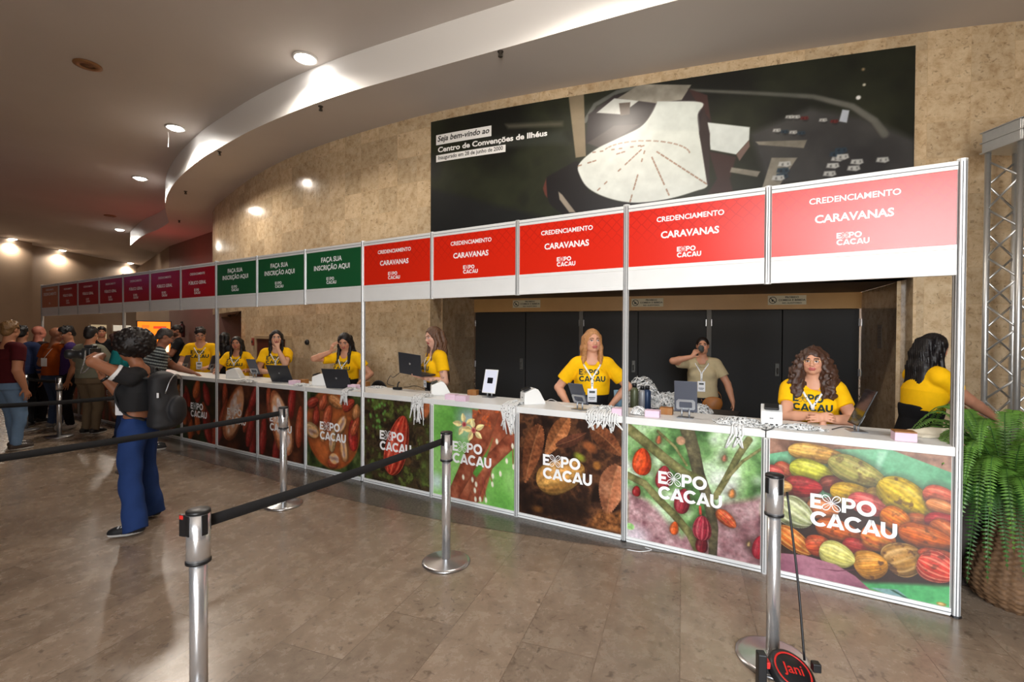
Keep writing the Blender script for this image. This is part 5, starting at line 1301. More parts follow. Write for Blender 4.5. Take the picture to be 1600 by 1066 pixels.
        g, f_ = text_geo(s, (b_-a)*(.93 if not inv else 1), bold, (ztop-zbot)*(.74 if not inv else .80)); g = [(x+y*slant, y) for x, y in g]
        onwall((g, f_), (a+b_)/2, (ztop+zbot)/2, .029, txw if inv else txt)
        if not inv: lab.build('label_strip', M_LETTER, t); txt.build('dark_lettering', mat('black vinyl lettering', (24, 26, 24), .5), t)
        else: txw.build('white_lettering', M_LETTER, t)
    block(683, 211, 769, 228, 199, 214, 'Seja bem-vindo ao', .22)
    block(686, 229, 856, 243, 204, 217, 'Centro de Convenções de Ilhéus', 0, True, .03)
    block(683, 245, 791, 255, 226, 238, 'Inaugurado em 28 de junho de 2000', 0, False, .012)
mural()
# the house rules above the doors
M_SIGNP = mat('ivory sign plate', (206, 196, 166), .5); M_INK = mat('black ink', (26, 24, 22), .6)
for i, (x0, y0, x1, y1, lab) in enumerate(((801,469,844,481,'no food plate, left of three over the dark doors'), (986,466,1036,480,'no food plate, middle of three over the dark doors'), (1199,461,1259,477,'no food plate, right of three over the dark doors'))):
    uc = door_u((x0+x1)/2); p = dL+ax_d*uc; w = door_u(x1)-door_u(x0); zc = (z_at((x0+x1)/2, (y0+y1)/2, p.y)); h_ = w*.27
    t = thing('rule_sign', 'ivory '+lab, 'sign', p-far*.0+Vector((0, 0, zc)), rz_d, 'no food plates over the doors')
    MB().rbox(-w/2, w/2, -.008, -.001, -h_/2, h_/2, .002).build('sign_plate', M_SIGNP, t)
    mb = MB(); k = w*.70; cx = w*.13
    for s_, dz, sc_ in (('PROIBIDO', .30, .5), ('COMIDA E BEBIDA', 0, 1), ('NO AUDITÓRIO', -.30, .72)):
        mb = MB(); add_flat(mb, text_geo(s_, k*sc_, .03, h_*.2), facing_front(cx, -.0085, dz*h_)); mb.build('lettering', M_INK, t)
    mb = MB(); r = h_*.38; M = facing_front(-w*.37, -.0085, 0)
    add_flat(mb, _strip(arcpts(0, 0, r, 0, 360, 28), arcpts(0, 0, r*.82, 0, 360, 28)), M); add_flat(mb, ([(-r*.7, r*.55), (-r*.55, r*.7), (r*.7, -r*.55), (r*.55, -r*.7)], [(0,1,2,3)]), M); add_flat(mb, ([(-r*.3,-r*.4),(r*.1,-r*.4),(r*.15,r*.2),(-r*.3,r*.2)], [(0,1,2,3)]), M); mb.build('ban_symbol', M_INK, t)
# ------------------------------------------------------------------ queue stanchions with retractable belts
CT = .998   # the worktop
M_BASE = mat('satin steel base', (196, 197, 199), .28, 1.0, noise=(150, .04))
M_REDP = mat('red plastic', (190, 34, 28), .5)
HEAD_Z = .865
def stanchion(label, loc, rz=0, H=.945):
    t = thing('queue_stanchion', label, 'stanchion', loc, rz, 'queue stanchions')
    MB().lathe([(.001, 0), (.168, 0), (.172, .006), (.172, .014), (.150, .021), (.05, .030), (.034, .036), (.001, .036)], 56).build('base', M_BASE, t)
    MB().lathe([(.001, .03), (.0315, .03), (.0315, H-.13), (.001, H-.13)], 32).build('pole', M_STEEL, t)
    hd = MB().lathe([(.0315, H-.205), (.042, H-.198), (.042, H-.014), (.001, H-.014)], 36).build('head', M_STEEL, t)
    MB().lathe([(.036, H-.212), (.0450, H-.209), (.0450, H-.199), (.036, H-.196)], 36).build('collar_ring', M_BLACKP, t)
    MB().lathe([(.001, H-.014), (.043, H-.014), (.043, H-.004), (.038, H), (.001, H)], 36).build('top_cap', M_BLACKP, t)
    m_ = MB()
    for a in range(4):
        q = Matrix.Rotation(a*PI/2, 4, 'Z'); m_.rbox(.038, .0445, -.012, .012, H-.095, H-.016, .002, 0, q)
    m_.build('belt_slots', M_BLACKP, hd)
    return t
ST = {}
def st(key, px, py, label, rz): 
    p = at(px, py, 0); ST[key] = p; return stanchion(label, p, rz)
ST['front'] = at(311, 1166, 0)
pm = at(697, 879.5, 0); pf = ST['front']; a_belt = math.atan2(pm.y-pf.y, pm.x-pf.x)
stanchion('nearest chrome stanchion at the bottom edge, with the long belt from its side', pf, a_belt)
st('mid', 697, 879.5, 'chrome stanchion in front of the blossom print, the long belt ending on it', a_belt)
st('rear', 443, 789.5, 'chrome stanchion in front of the cut pod prints, standing by itself', .6)
st('right', 1207, 1031, 'chrome stanchion before the heap of pods, a cord and belt reel hanging by it', .2)
p2 = at(93, 683, 0); ST['left'] = p2; stanchion('stanchion at left in the crowd beside the orange shirt', p2, .2)
p3 = at(40, 673, 0); ST['left2'] = p3; stanchion('small stanchion between the maroon shirt and the orange shirt', p3, .2)
p4 = at(226, 655, 0); ST['left3'] = p4
p5 = at(-120, 760, 0)
def belt(label, a, b, za=.885, zb=.885, w=.047, sag=.01, r=.043):
    d = (b-a); d.z = 0; d.normalize(); A = a+d*r+Vector((0, 0, za)); C_ = b-d*r+Vector((0, 0, zb)); pts = []
    for i in range(25):
        t = i/24; p = A.lerp(C_, t); p.z -= sag*4*t*(1-t); pts.append(p)
    o = MB().ribbon(pts, Vector((0, 0, 1)), w, .0016).build('queue_belt', M_BELT)
    return tag(o, label, 'belt', 'black retractable belts')
belt('black belt stretched from the nearest stanchion to the one by the blossom print', ST['front'], ST['mid'])
_a = at(428, 647.5, .885); _b = at(0, 712, .885); far_l = _a + (_b-_a)*1.45; far_l.z = 0; _h = at(209, 735, 0)
belt('black belt running out at left from the stanchion by the cut pods, before the jeans', ST['rear'], far_l, .885, .885, sag=.02)
stanchion('stanchion beyond the left edge holding the long belt', far_l, .3)
stanchion('stanchion hidden behind the jeans of the photographer, its base peeping out', _h, .2)
_c = at(0, 632, .885); _c.z = 0
belt('black belt from behind the photographer leading out at the left edge before the crowd', _h, _h+(_c-_h)*1.5, .885, .885, sag=.02)
belt('short black belt between the two stanchions beside the person in rust orange', ST['left2'], ST['left'], .87, .87, sag=.01)
# the belt clip sticking out of the nearest stanchion
dirn = Vector((-1, .25, 0)).normalized(); c = pf+dirn*.066+Vector((0, 0, .885))
M = Matrix.Translation(c) @ Matrix.Rotation(math.atan2(dirn.y, dirn.x), 4, 'Z')
t = thing('belt_clip', 'black belt end clip with a red button on the nearest stanchion', 'clip', c, math.atan2(dirn.y, dirn.x))
MB().rbox(-.024, .022, -.008, .008, -.055, .032, .003).build('clip_body', M_BLACKP, t)
MB().rbox(.0, .018, -.010, .010, .014, .030, .002).build('button', M_REDP, t)
# the reel hanging low by the right stanchion with its cord
pr = ST['right']; c0 = pr+Vector((.052, -.02, .86)); c1 = at(1257, 1032, .10)
o = MB().tube(catmull([c0, c0.lerp(c1, .5)+Vector((.01, 0, -.02)), c1], 8), .0055, 8).build('pull_cord', M_BLACKP); tag(o, 'thin black cord slanting down from the right stanchion to the reel', 'cord')
rc = at(1236, 1052, .07); t = thing('belt_reel', 'black and red round belt reel lying at the foot of the right stanchion', 'reel', rc, -.15)
tilt = Matrix.Rotation(math.radians(24), 4, 'X') @ Matrix.Rotation(math.radians(14), 4, 'Y')
MB().lathe([(.001, -.022), (.095, -.022), (.104, -.012), (.104, .012), (.092, .022), (.001, .022)], 40, 0, tilt).build('reel_case', M_BLACKP, t)
MB().lathe([(.076, .0222), (.084, .0222), (.084, .0240), (.076, .0240), (.076, .0222)], 40, 0, tilt).build('red_ring', M_REDP, t)
mb = MB(); add_flat(mb, text_geo('Jani', .095, .012), tilt @ Matrix.Translation((0, 0, .0235))); mb.build('reel_lettering', M_REDP, t)
m_ = MB(); m_.rbox(-.150, -.112, -.025, .02, -.075, .085, .005); m_.rbox(-.115, -.085, -.012, .012, -.01, .02, .003); m_.build('reel_clip', M_BLACKP, t); MB().rbox(.09, .125, -.015, .02, .02, .06, .004).build('cord_guide', M_BLACKP, t)
MB().rbox(-.112, -.096, -.02, .016, .02, .05, .002).build('red_button', M_REDP, t)

# ------------------------------------------------------------------ things on the counters
def on_top(px, py): return at(px, py, CT)
M_DARKS = mat('dark screen glass', (24, 26, 32), .12); M_GREYT = mat('grey tablet shell', (84, 88, 100), .4, .5); M_LIT = mat('lit pale screen', (206, 210, 226), .3, emit=.22); M_LITB = mat('lit blue screen', (120, 130, 196), .3, emit=.35)
M_STAND = mat('silver stand', (176, 180, 186), .35, .8)
def tablet(label, p, rz, tilt=18, screen=None, w=.17, h=.245, back=True, shell=None):
    """local -y is the back of the tablet as the visitor sees it; screen faces +y (staff) unless turned"""
    t = thing('tablet', label, 'tablet', p, rz, 'tablets on little stands')
    b = MB(); b.rbox(-.06, .06, -.05, .05, 0, .006, .003); b.tube([(-.028, 0, .005), (-.028, 0, .07)], .007, 10); b.tube([(.028, 0, .005), (.028, 0, .07)], .007, 10); b.build('stand_base', M_STAND, t)
    M = Matrix.Translation((0, .02, .045)) @ Matrix.Rotation(math.radians(tilt), 4, 'X')
    MB().rbox(-w/2, w/2, -.004, .004, 0, h, .003, 0, M).build('tablet_body', shell or M_GREYT, t)
    s = MB().box(-w/2+.008, w/2-.008, .0041, .0046, .008, h-.008, 0, M).build('screen', screen or M_DARKS, t)
    o = [(-.062, .02), (.062, .02), (.07, .03), (.07, .085), (.055, .10), (-.055, .10), (-.07, .085), (-.07, .03)]; i_ = [(-.045, .035), (.045, .035), (.048, .04), (.048, .075), (.042, .082), (-.042, .082), (-.048, .075), (-.048, .04)]
    m_ = MB(); n = 8; vs = [M @ Vector((x, y_, z)) for y_ in (-.012, -.0045) for ring in (o, i_) for x, z in ring]
    fs = []
    for k in range(n): j = (k+1) % n; fs += [(k, j, n+j, n+k), (2*n+k, 3*n+k, 3*n+j, 2*n+j), (k, 2*n+k, 2*n+j, j), (n+k, n+j, 3*n+j, 3*n+k)]
    m_.add(vs, fs); m_.build('stand_bracket', M_STAND, t)
    if screen is M_LIT: MB().box(-.035, .035, .0047, .005, .10, .16, 0, M).build('screen_picture', M_DARKS, t)
    return t
F = RZ                     # things squared to the counter
tablet('grey tablet seen from behind in front of the ginger-haired woman', on_top(906, 640), F-.30, 26, w=.16, h=.205)
tablet('grey tablet seen from behind on a two-legged stand, before the drinking woman', on_top(1071, 653), F+.05, 8)
tablet('dark tablet seen edge-on at the right, beside the curly-haired woman', on_top(1338, 674), 1.30, 24, shell=M_BLACKP, w=.175, h=.26)
tablet('tablet with a pale lit screen turned to the visitors, beside the dark doors', on_top(765, 621), F+PI-.1, 14, M_LIT, shell=M_WPLASTIC)
tablet('grey tablet from behind between the two women at left', on_top(398, 590), F+.2, 22)
tablet('tablet with a bluish screen beside the tall post by the man in glasses', on_top(331, 582), F+PI-.9, 16, M_LITB)
tablet('tablet with a bluish screen handled by the man in the striped shirt', on_top(289, 581), F+PI-.9, 18, M_LITB)
def printer(label, p, rz):
    t = thing('label_printer', label, 'printer', p, rz, 'white badge printers')
    w = .068
    prof = [(-.085, 0), (.075, 0), (.080, .02), (.050, .118), (.025, .138), (-.02, .136), (-.045, .110), (-.080, .085), (-.087, .05)]
    prof = [(-.095, 0), (.112, 0), (.116, .012), (.085, .065), (.060, .112), (.040, .138), (.012, .150), (-.06, .122), (-.092, .108)]
    m_ = MB(); n = len(prof); vs = [(-w, y, z) for y, z in prof] + [(w, y, z) for y, z in prof]; m_.add(vs, [list(range(n))[::-1], list(range(n, 2*n))] + [(i, (i+1) % n, n+(i+1) % n, n+i) for i in range(n)])
    o = m_.build('printer_case', M_WPLASTIC, t); b = o.modifiers.new('soft', 'BEVEL'); b.width = .007; b.segments = 3; b.limit_method = 'ANGLE'
    MB().rbox(-.046, .046, -.075, -.002, .122, .137, .004, 0, Matrix.Rotation(math.radians(20), 4, 'X') @ Matrix.Translation((0, .030, .022))).build('dark_lid', M_BLACKP, t)
    m_ = MB(); m_.box(-.04, -.02, -.0985, -.0935, .012, .026); m_.box(-.01, .012, -.0985, -.0935, .012, .022); m_.box(.025, .04, -.0985, -.0935, .012, .024); m_.build('sockets', M_BLACKP, t)
    MB().box(-.012, .012, -.0978, -.0935, .058, .066).build('maker_mark', mat('grey ink', (120, 120, 122), .6), t)
    return t
printer('white badge printer standing by the lanyards before the curly-haired woman', on_top(1205, 664), F+.05)
printer('white badge printer left of the ginger-haired woman', on_top(831, 631), F-.75)
printer('white badge printer below the tattooed woman with the laptop', on_top(687, 617), F-.80)
printer('white badge printer by the laptop of the woman touching her forehead', on_top(502, 602), F-1.0)
printer('white badge printer at the elbow of the small woman at left', on_top(367, 591), F-1.0)
M_LAP = mat('dark grey laptop shell', (52, 54, 60), .42, .3, noise=(40, .03))
def laptop(label, p, rz, tilt=14, w=.35, d=.24, M0=None, opening=104):
    t = thing('laptop', label, 'laptop', p, rz, 'open laptops')
    if M0 is not None: t.matrix_world = M0
    MB().rbox(-w/2, w/2, 0, d, 0, .016, .004).build('keyboard_deck', M_LAP, t)
    M = Matrix.Translation((0, .004, .014)) @ Matrix.Rotation(math.radians(-(opening-90)*-1), 4, 'X')
    MB().rbox(-w/2, w/2, -.006, .002, 0, d, .004, 0, M).build('lid', M_LAP, t)
    MB().box(-w/2+.01, w/2-.01, .0021, .0026, .012, d-.010, 0, M).build('screen', M_LITB, t)
    MB().lathe([(.001, 0), (.013, 0), (.013, .0006), (.001, .0006)], 20, 0, M @ Matrix.Translation((0, -.0062, d*.5)) @ Matrix.Rotation(PI/2, 4, 'X')).build('lid_mark', M_SATIN, t)
    mb = MB(); 
    for i in range(5):
        for j in range(12): mb.box(-w/2+.03+j*.0245, -w/2+.05+j*.0245, .05+i*.02, .066+i*.02, .016, .0175)
    mb.build('keys', M_BLACKP, t); return t
laptop('dark laptop in front of the woman touching her forehead', on_top(529, 607), F+.25, opening=112)
laptop('dark laptop in front of the woman with a hand on her mouth', on_top(441, 597), F+.25, opening=116)
M_PINK_C = mat('pink card edges', (226, 196, 214), .75); M_BRN_C = mat('orange brown card', (150, 100, 50), .6)
def cards(label, p, rz, n=1, brown=True):
    t = thing('card_stack', label, 'cards', p, rz, 'stacks of pink badge cards')
    MB().rbox(-.055, .055, -.045, .045, 0, .052, .002).build('pink_cards', M_PINK_C, t)
    if brown: MB().rbox(-.055, .055, -.045, .045, .0525, .060, .001).build('top_card', M_BRN_C, t)
    return t
def cardbox(label, p, rz):
    t = thing('card_box', label, 'cards', p, rz, 'brown card bundles')
    MB().rbox(-.05, .05, -.04, .04, 0, .055, .003).build('brown_cards', M_BRN_C, t); MB().rbox(-.012, .012, -.0405, .0405, -.0, .0555, .001).build('paper_band', mat('tan paper band', (150, 96, 44), .7), t); return t
cards('pink card stack with a brown top card at the right end of the booth', on_top(1412, 688), F+.1)
cards('pink card stack right of the tall middle post', on_top(1020, 651), F+.1, brown=False); cardbox('brown card bundle right of the tall middle post', on_top(1040, 648)+NB*.03, F+.1)
cards('pink card stack left of the tall middle post', on_top(968, 648), F+.1, brown=False)
cards('pink card stack beside the printer under the tattooed woman', on_top(706, 624), F+.2, brown=False); cards('second pink card stack, nearer the pale tablet', on_top(716, 626)+U*-.05, F+.2, brown=False); cardbox('long brown card bundle beside the pale tablet', on_top(735, 618)+NB*.05, F+.2)
cards('pink card stack by the left tall post near hanging lanyards', on_top(553, 608), F+.2, brown=False); cardbox('brown card bundle by the left tall post', on_top(566, 604)+NB*.04, F+.2)
cards('pink card stack right of the second laptop at left', on_top(451, 600)-U*.12, F+.2, brown=False); cardbox('brown card bundle right of the second laptop at left', on_top(468, 600)+NB*.06, F+.2)

# heaps and hanks of lanyards
def lanyard_heap(label, p, rx, ry, hgt, n, rz=0, hang=None, group='heaps of white lanyards', w=.015, seedv=1, name='lanyard_heap'):
    """a tangle of tape loops; hang = list of (x offset, length) for loops that fall over the counter edge (local -y)"""
    r = np.random.default_rng(seedv); mb = MB()
    for i in range(n):
        th = r.uniform(0, 2*PI); rad = math.sqrt(r.uniform(0, 1)); cx, cy = rx*rad*math.cos(th)*.8, ry*rad*math.sin(th)*.8
        dome = hgt*(1-rad*rad); z = .004 + dome*r.uniform(.35, 1); a = r.uniform(0, 2*PI); pts = []; wd = []
        Lr = r.uniform(.35, .75)*min(rx, ry)*1.2+.02; ph = r.uniform(0, 6.3)
        for k in range(9):
            t = k/8*r.uniform(1.2, 1.3)*PI; x = cx+Lr*math.cos(a)*math.cos(t)-Lr*.35*math.sin(a)*math.sin(t); y = cy+Lr*math.sin(a)*math.cos(t)+Lr*.35*math.cos(a)*math.sin(t)
            q = (x/rx)**2+(y/ry)**2; zz = max(.004, min(z+.016*math.sin(3*t+ph), hgt*max(.06, 1-q*.8)+.006)); pts.append((max(-rx, min(rx, x)), max(-ry, min(ry, y)), zz)); wd.append(Vector((-math.sin(a+t), math.cos(a+t), .5*math.sin(2*t+ph))))
        mb.ribbon(pts, wd, w, .0012)
    t = thing(name, label, 'lanyards', p, rz, group)
    o = mb.build('lanyard_tangle', lan_mat(), t); o['kind'] = 'stuff'
    if hang:
        y_edge, loops = hang
        for j, (x0, Lh) in enumerate(loops):
            m2 = MB(); zt = r.uniform(.008, .03); a = r.uniform(-.012, .012)
            for s in (-1, 1):
                x = x0+s*.008; pts = [(x*.6, y_edge+.16, zt), (x*.9, y_edge+.06, zt+.004), (x, y_edge+.010, .012), (x, y_edge-.012, -.004), (x+s*.003, y_edge-.016+s*.003, -.05)]
                for k in range(1, 6): pts.append((x+a*k+s*.004*math.sin(k*1.1), y_edge-.018-.004*s, -.05-(Lh-.05)*k/5))
                pts = pts[:-1]+[(x0+a*5, y_edge-.019, -Lh)]
                m2.ribbon(pts, Vector((1, r.uniform(-.5, .5), 0)), .013, .0012)
            m2.build('hanging_lanyard', lan_mat(), t)
    return t
def hank(label, px, py, n, Lmax, seedv, rx=.11, ry=.06, hgt=.03, heap=26, width=.10):
    e = on_top(px, py); k, tt = n_of(e); p = B(k, .10, CT); r = np.random.default_rng(seedv)
    return lanyard_heap(label, p, rx, ry, hgt, heap, F, (-.118, [((i/(n-1)-.5)*width, Lmax*r.uniform(.70, 1)) for i in range(n)]), 'lanyards hanging over the counter edge', seedv=seedv, name='lanyard_hank')
hank('lanyards hanging over the moss and red pod print', 648, 622, 9, .30, 3, .09, .05, .03, 20, .13)
hank('lanyards hanging over the blossom print', 785, 637, 9, .26, 4, .10, .05, .035, 20, .13)
hank('lanyards hanging over the dry leaves print, in front of the ginger-haired woman', 930, 652, 12, .14, 5, .17, .07, .06, 60, .24)
hank('short lanyard loop hanging by the mossy branch print', 1150, 672, 3, .18, 6, .20, .09, .05, 90, .05)
hank('lanyards hanging beside the left tall post over the cut pods', 560, 608, 7, .17, 7, .07, .05, .03, 14, .09)
lanyard_heap('flat spread of lanyards right of the white printer, before the curly-haired woman', on_top(1253, 671), .16, .06, .03, 60, F, seedv=8)
lanyard_heap('small rolled heap of lanyards right of the tall middle post', on_top(998, 648), .06, .05, .075, 40, F, seedv=9)
lanyard_heap('flat lanyards with papers by the left tall post', on_top(590, 606), .13, .06, .018, 24, F, seedv=10)
lanyard_heap('lanyards spread left of the printer by the touching-forehead woman', on_top(472, 603), .17, .06, .03, 44, F, seedv=11)
lanyard_heap('lanyards spread round the far printer at left', on_top(385, 597), .22, .06, .03, 44, F, seedv=12)
# the back table with its heaps and bottles
bt = B(1.93, 1.30, 0); M_TABLE = mat('dark table laminate', (40, 38, 38), .45)
t = thing('folding_table', 'dark folding table behind the booth bearing lanyards and bottles', 'table', bt, F)
MB().rbox(-.62, .62, -.3, .3, .845, .88, .005).build('tabletop', M_TABLE, t)
for sx in (-.55, .55):
    for sy in (-.24, .24): MB().tube([(sx, sy, 0), (sx, sy, .85)], .014, 10).build('leg', M_SATIN, t)
def bpx(px, t_, z): p = on_plane(px, 640, t_); return Vector((p.x, p.y, z))
lanyard_heap('tall heap of lanyards on the back table, behind the bottles', bpx(1003, 1.36, .88), .21, .16, .34, 300, F, seedv=21)
lanyard_heap('lower heap of lanyards on the back table, by the tablet on legs', bpx(1046, 1.40, .88), .20, .15, .19, 200, F, seedv=22)
lanyard_heap('flat heap of papers and lanyards by the orange pouch', bpx(1096, 1.25, .88), .10, .10, .10, 60, F, seedv=23)
def bottle(label, p, rgb, h=.26, r=.035, cap=(24, 24, 26)):
    t = thing('steel_bottle', label, 'bottle', p, 0, 'steel drinking bottles')
    MB().lathe([(.001, 0), (r*.96, 0), (r, .006), (r, h*.72), (r*.9, h*.79), (r*.55, h*.84), (r*.5, h*.86), (.001, h*.86)], 28).build('bottle_body', mat('bottle paint %d' % rgb[0], rgb, .4, .2), t)
    MB().lathe([(.001, h*.85), (r*.62, h*.85), (r*.62, h*.97), (r*.5, h), (.001, h)], 24).build('bottle_cap', mat('bottle cap', cap, .5), t)
bottle('olive green steel bottle on the back table', bpx(991, 1.10, .88), (88, 92, 66), .275, .040)
bottle('silver and black steel bottle between the green and the blue one', bpx(1003.5, 1.10, .88), (150, 150, 152), .25, .034)
bottle('dark blue steel bottle at the right of the three', bpx(1011, 1.12, .88), (40, 60, 92), .255, .038)
t = thing('blue_mug', 'pale blue tumbler with a handle beside the ginger-haired woman', 'cup', bpx(966, 1.02, .88), F)
MB().lathe([(.001, 0), (.038, 0), (.047, .20), (.044, .20), (.036, .01), (.001, .01)], 28).build('cup_body', mat('pale blue enamel', (140, 176, 200), .4), t); MB().tube(catmull([(.044, 0, .17), (.085, 0, .165), (.088, 0, .06), (.041, 0, .05)], 6), .008, 8).build('cup_handle', MATS['pale blue enamel'], t)
# power adapter, cables, cloth
t = thing('power_adapter', 'black power adapter and plug lying below the raised laptop', 'adapter', on_top(621, 609), F)
MB().rbox(-.055, .055, -.025, .025, 0, .03, .006).build('adapter_body', M_BLACKP, t); m_ = MB(); m_.tube(catmull([(.0, 0, .03), (.0, .01, .07), (.015, .02, .09)], 4), .008, 8); m_.build('plug', M_BLACKP, t)
def cable(label, pts, r=.004, m=M_BLACKP): tag(MB().tube(catmull(pts, 6), r, 6).build('cable', m), label, 'cable')
a = on_top(616, 606); cable('black cable looping from the adapter up to the raised laptop', [a+Vector((0,0,.02)), a+Vector((-.09, .02, .05)), a+Vector((-.06, .06, .14)), on_plane(614, 590, .33), on_plane(624, 583, .42)])
a = on_top(628, 606); cable('black cable lying from the adapter towards the printer', [a+Vector((.02,0,.006)), a+Vector((.08, .03, .006)), on_top(650, 604)+Vector((0,0,.006)), on_top(672, 612)+Vector((0,0,.006))])
cable('pale cable behind the printer left of the ginger-haired woman', [on_top(850, 630)+Vector((0,0,.004)), on_top(862, 626)+Vector((0,0,.012)), on_top(880, 634)+Vector((0,0,.004)), on_top(897, 636)+Vector((0,0,.004))], .003, M_WPLASTIC)
cable('black cable under the printer at the counter front, by the short upright', [on_top(1212, 663)+Vector((0,0,.01)), on_top(1208, 670)+Vector((0,0,.006)), on_top(1198, 674)+Vector((0,0,.006)), on_top(1190, 672)+Vector((0,0,.006))], .004)
cable('thin dark cable from the edge-on tablet', [on_top(1335, 671)+Vector((0,0,.004)), on_top(1318, 668)+Vector((0,0,.004)), on_top(1300, 672)+Vector((0,0,.004))], .003)
f = Field((-.19, -.10, -.01), (.19, .10, .09), .006); f.slab((0,0,0), (0,0,.02), (1,0,0), (.15,.075), (.14,.07), .01); f.cone((-.1,.02,.02), (.08,-.02,.045), .02, .022, .03); f.cone((.0,-.04,.02), (.13,.03,.03), .018, .02, .02); f.fold(.010, 60, 4); f.plane((0,0,.002), (0,0,-1)); po, F_ = f.mesh()
tag(link('folded_tote', np_mesh('folded_tote', po, F_), mat('ecru cotton', (206, 196, 174), .9, bump=(300, .4, .002)), None, on_top(1455, 684)+NB*.04, F), 'crumpled ecru cloth bag on the counter end by the bending woman', 'cloth bag')
# chairs behind the counter
M_CHAIR = mat('black chair shell', (26, 26, 28), .5)
def chair(label, p, rz):
    t = thing('office_chair', label, 'chair', p, rz, 'black chairs behind the booth')
    f = Field((-.25, -.05, -.28), (.25, .15, .28), .01); f.ell((0, .03, 0), (.20, .035, .22), None, .01); f.ell((0, .16, 0), (.5, .12, .5), None, .02, True); po, F_ = f.mesh(); po = po+np.array((0, -.22, .72)); link('backrest', np_mesh('backrest', po, F_), M_CHAIR, t)
    MB().rbox(-.22, .22, -.20, .22, .43, .49, .025, seg=3).build('seat', M_CHAIR, t)
    m_ = MB(); m_.tube(catmull([(0, .0, .43), (0, -.2, .44), (0, -.23, .55), (0, -.21, .66)], 4), .016, 8); m_.build('back_strut', M_SATIN, t)
    for sx, sy in ((-.19,-.17),(.19,-.17),(-.19,.19),(.19,.19)): MB().tube([(sx*.9, sy*.9, .44), (sx*1.1, sy*1.1, 0)], .012, 8).build('leg', M_SATIN, t)
p = bpx(735, 1.15, 0); chair('black chair back showing before the dark doors, left of the pale tablet', p, F+PI)
p = bpx(577, 1.35, 0); chair('black chair back showing right of the left tall post', p, F+PI)

# ------------------------------------------------------------------ on the walls
fx = wall_s(427)[0]; q, d, nrm = wall_p(fx, 0); zc = wall_s(427, 530)[1]
t = thing('hose_cabinet', 'dark red fire hose cabinet in a beige frame on the stone wall', 'cabinet', q+nrm*.0, math.atan2(d.y, d.x)+PI)
wL = abs(wall_s(450)[0]-wall_s(404)[0])/2; sgn = 1
z1 = zc; z0 = .45
m_ = MB(); e = .07
m_.rbox(-wL-e, wL+e, -.07, .05, z1, z1+e, .004); m_.rbox(-wL-e, wL+e, -.07, .05, z0-e, z0, .004); m_.rbox(-wL-e, -wL, -.07, .05, z0, z1, .004); m_.rbox(wL, wL+e, -.07, .05, z0, z1, .004); m_.build('cabinet_frame', mat('beige metal frame', (176, 152, 118), .5), t)
dr = MB().rbox(-wL, wL, -.045, .05, z0, z1, .003).build('cabinet_door', mat('dark red varnish', (86, 34, 22), .4, noise=(6, .2)), t); MB().rbox(wL-.09, wL-.06, -.06, -.04, (z0+z1)/2-.05, (z0+z1)/2+.05, .004).build('handle', M_SATIN, dr)
sa, za = wall_s(398, 534); q, d, nrm = wall_p(sa, za); t = thing('alarm_box', 'small red fire alarm box on the stone wall beside the hose cabinet', 'alarm', q, math.atan2(d.y, d.x)+PI)
MB().rbox(-.06, .06, -.05, .0, -.08, .08, .008).build('alarm_case', mat('alarm red', (150, 60, 40), .5), t); MB().lathe([(.001, 0), (.025, 0), (.025, .012), (.001, .012)], 20, 0, Matrix.Translation((0, -.05, 0)) @ Matrix.Rotation(PI/2, 4, 'X')).build('push_button', M_BLACKP, t)
sa, za = wall_s(481, 535); q, d, nrm = wall_p(sa, za); tag(MB().lathe([(.001, 0), (.05, 0), (.05, .03), (.03, .05), (.001, .05)], 20, 0, Matrix.Rotation(math.atan2(nrm.y, nrm.x), 4, 'Z') @ Matrix.Rotation(PI/2, 4, 'Y')).build('wall_fitting', M_BLACKP, None, q), 'small dark round fitting on the stone wall left of the forehead-touching woman', 'fitting')
# pale notice on the right-hand reveal
d0 = (dR-cR).normalized(); dd_ = ray(1375, 528); den = dd_.x*d0.y-dd_.y*d0.x; kk = (dd_.y*cR.x-dd_.x*cR.y)/den; p = cR+d0*kk; zc = z_at(1375, 526, p.y)
t = thing('paper_notice', 'faded paper notice on the stone reveal right of the doors', 'notice', p+Vector((0,0,zc)), math.atan2(d0.y, d0.x)+PI/2*0)
sg = -1 if Vector((-d0.y, d0.x, 0)).dot(-p) < 0 else 1
MB().box(-.09, .09, .004 if sg > 0 else -.006, .006 if sg > 0 else -.004, -.155, .155).build('notice_sheet', mat('faded paper', (168, 158, 146), .8), t)
mb = MB()
for i in range(6): mb.box(-.06, .06-.02*(i % 3), .0062 if sg > 0 else -.0066, .0066 if sg > 0 else -.0062, .11-i*.04, .118-i*.04)
mb.build('notice_lines', mat('grey ink', (120, 120, 122), .6), t)
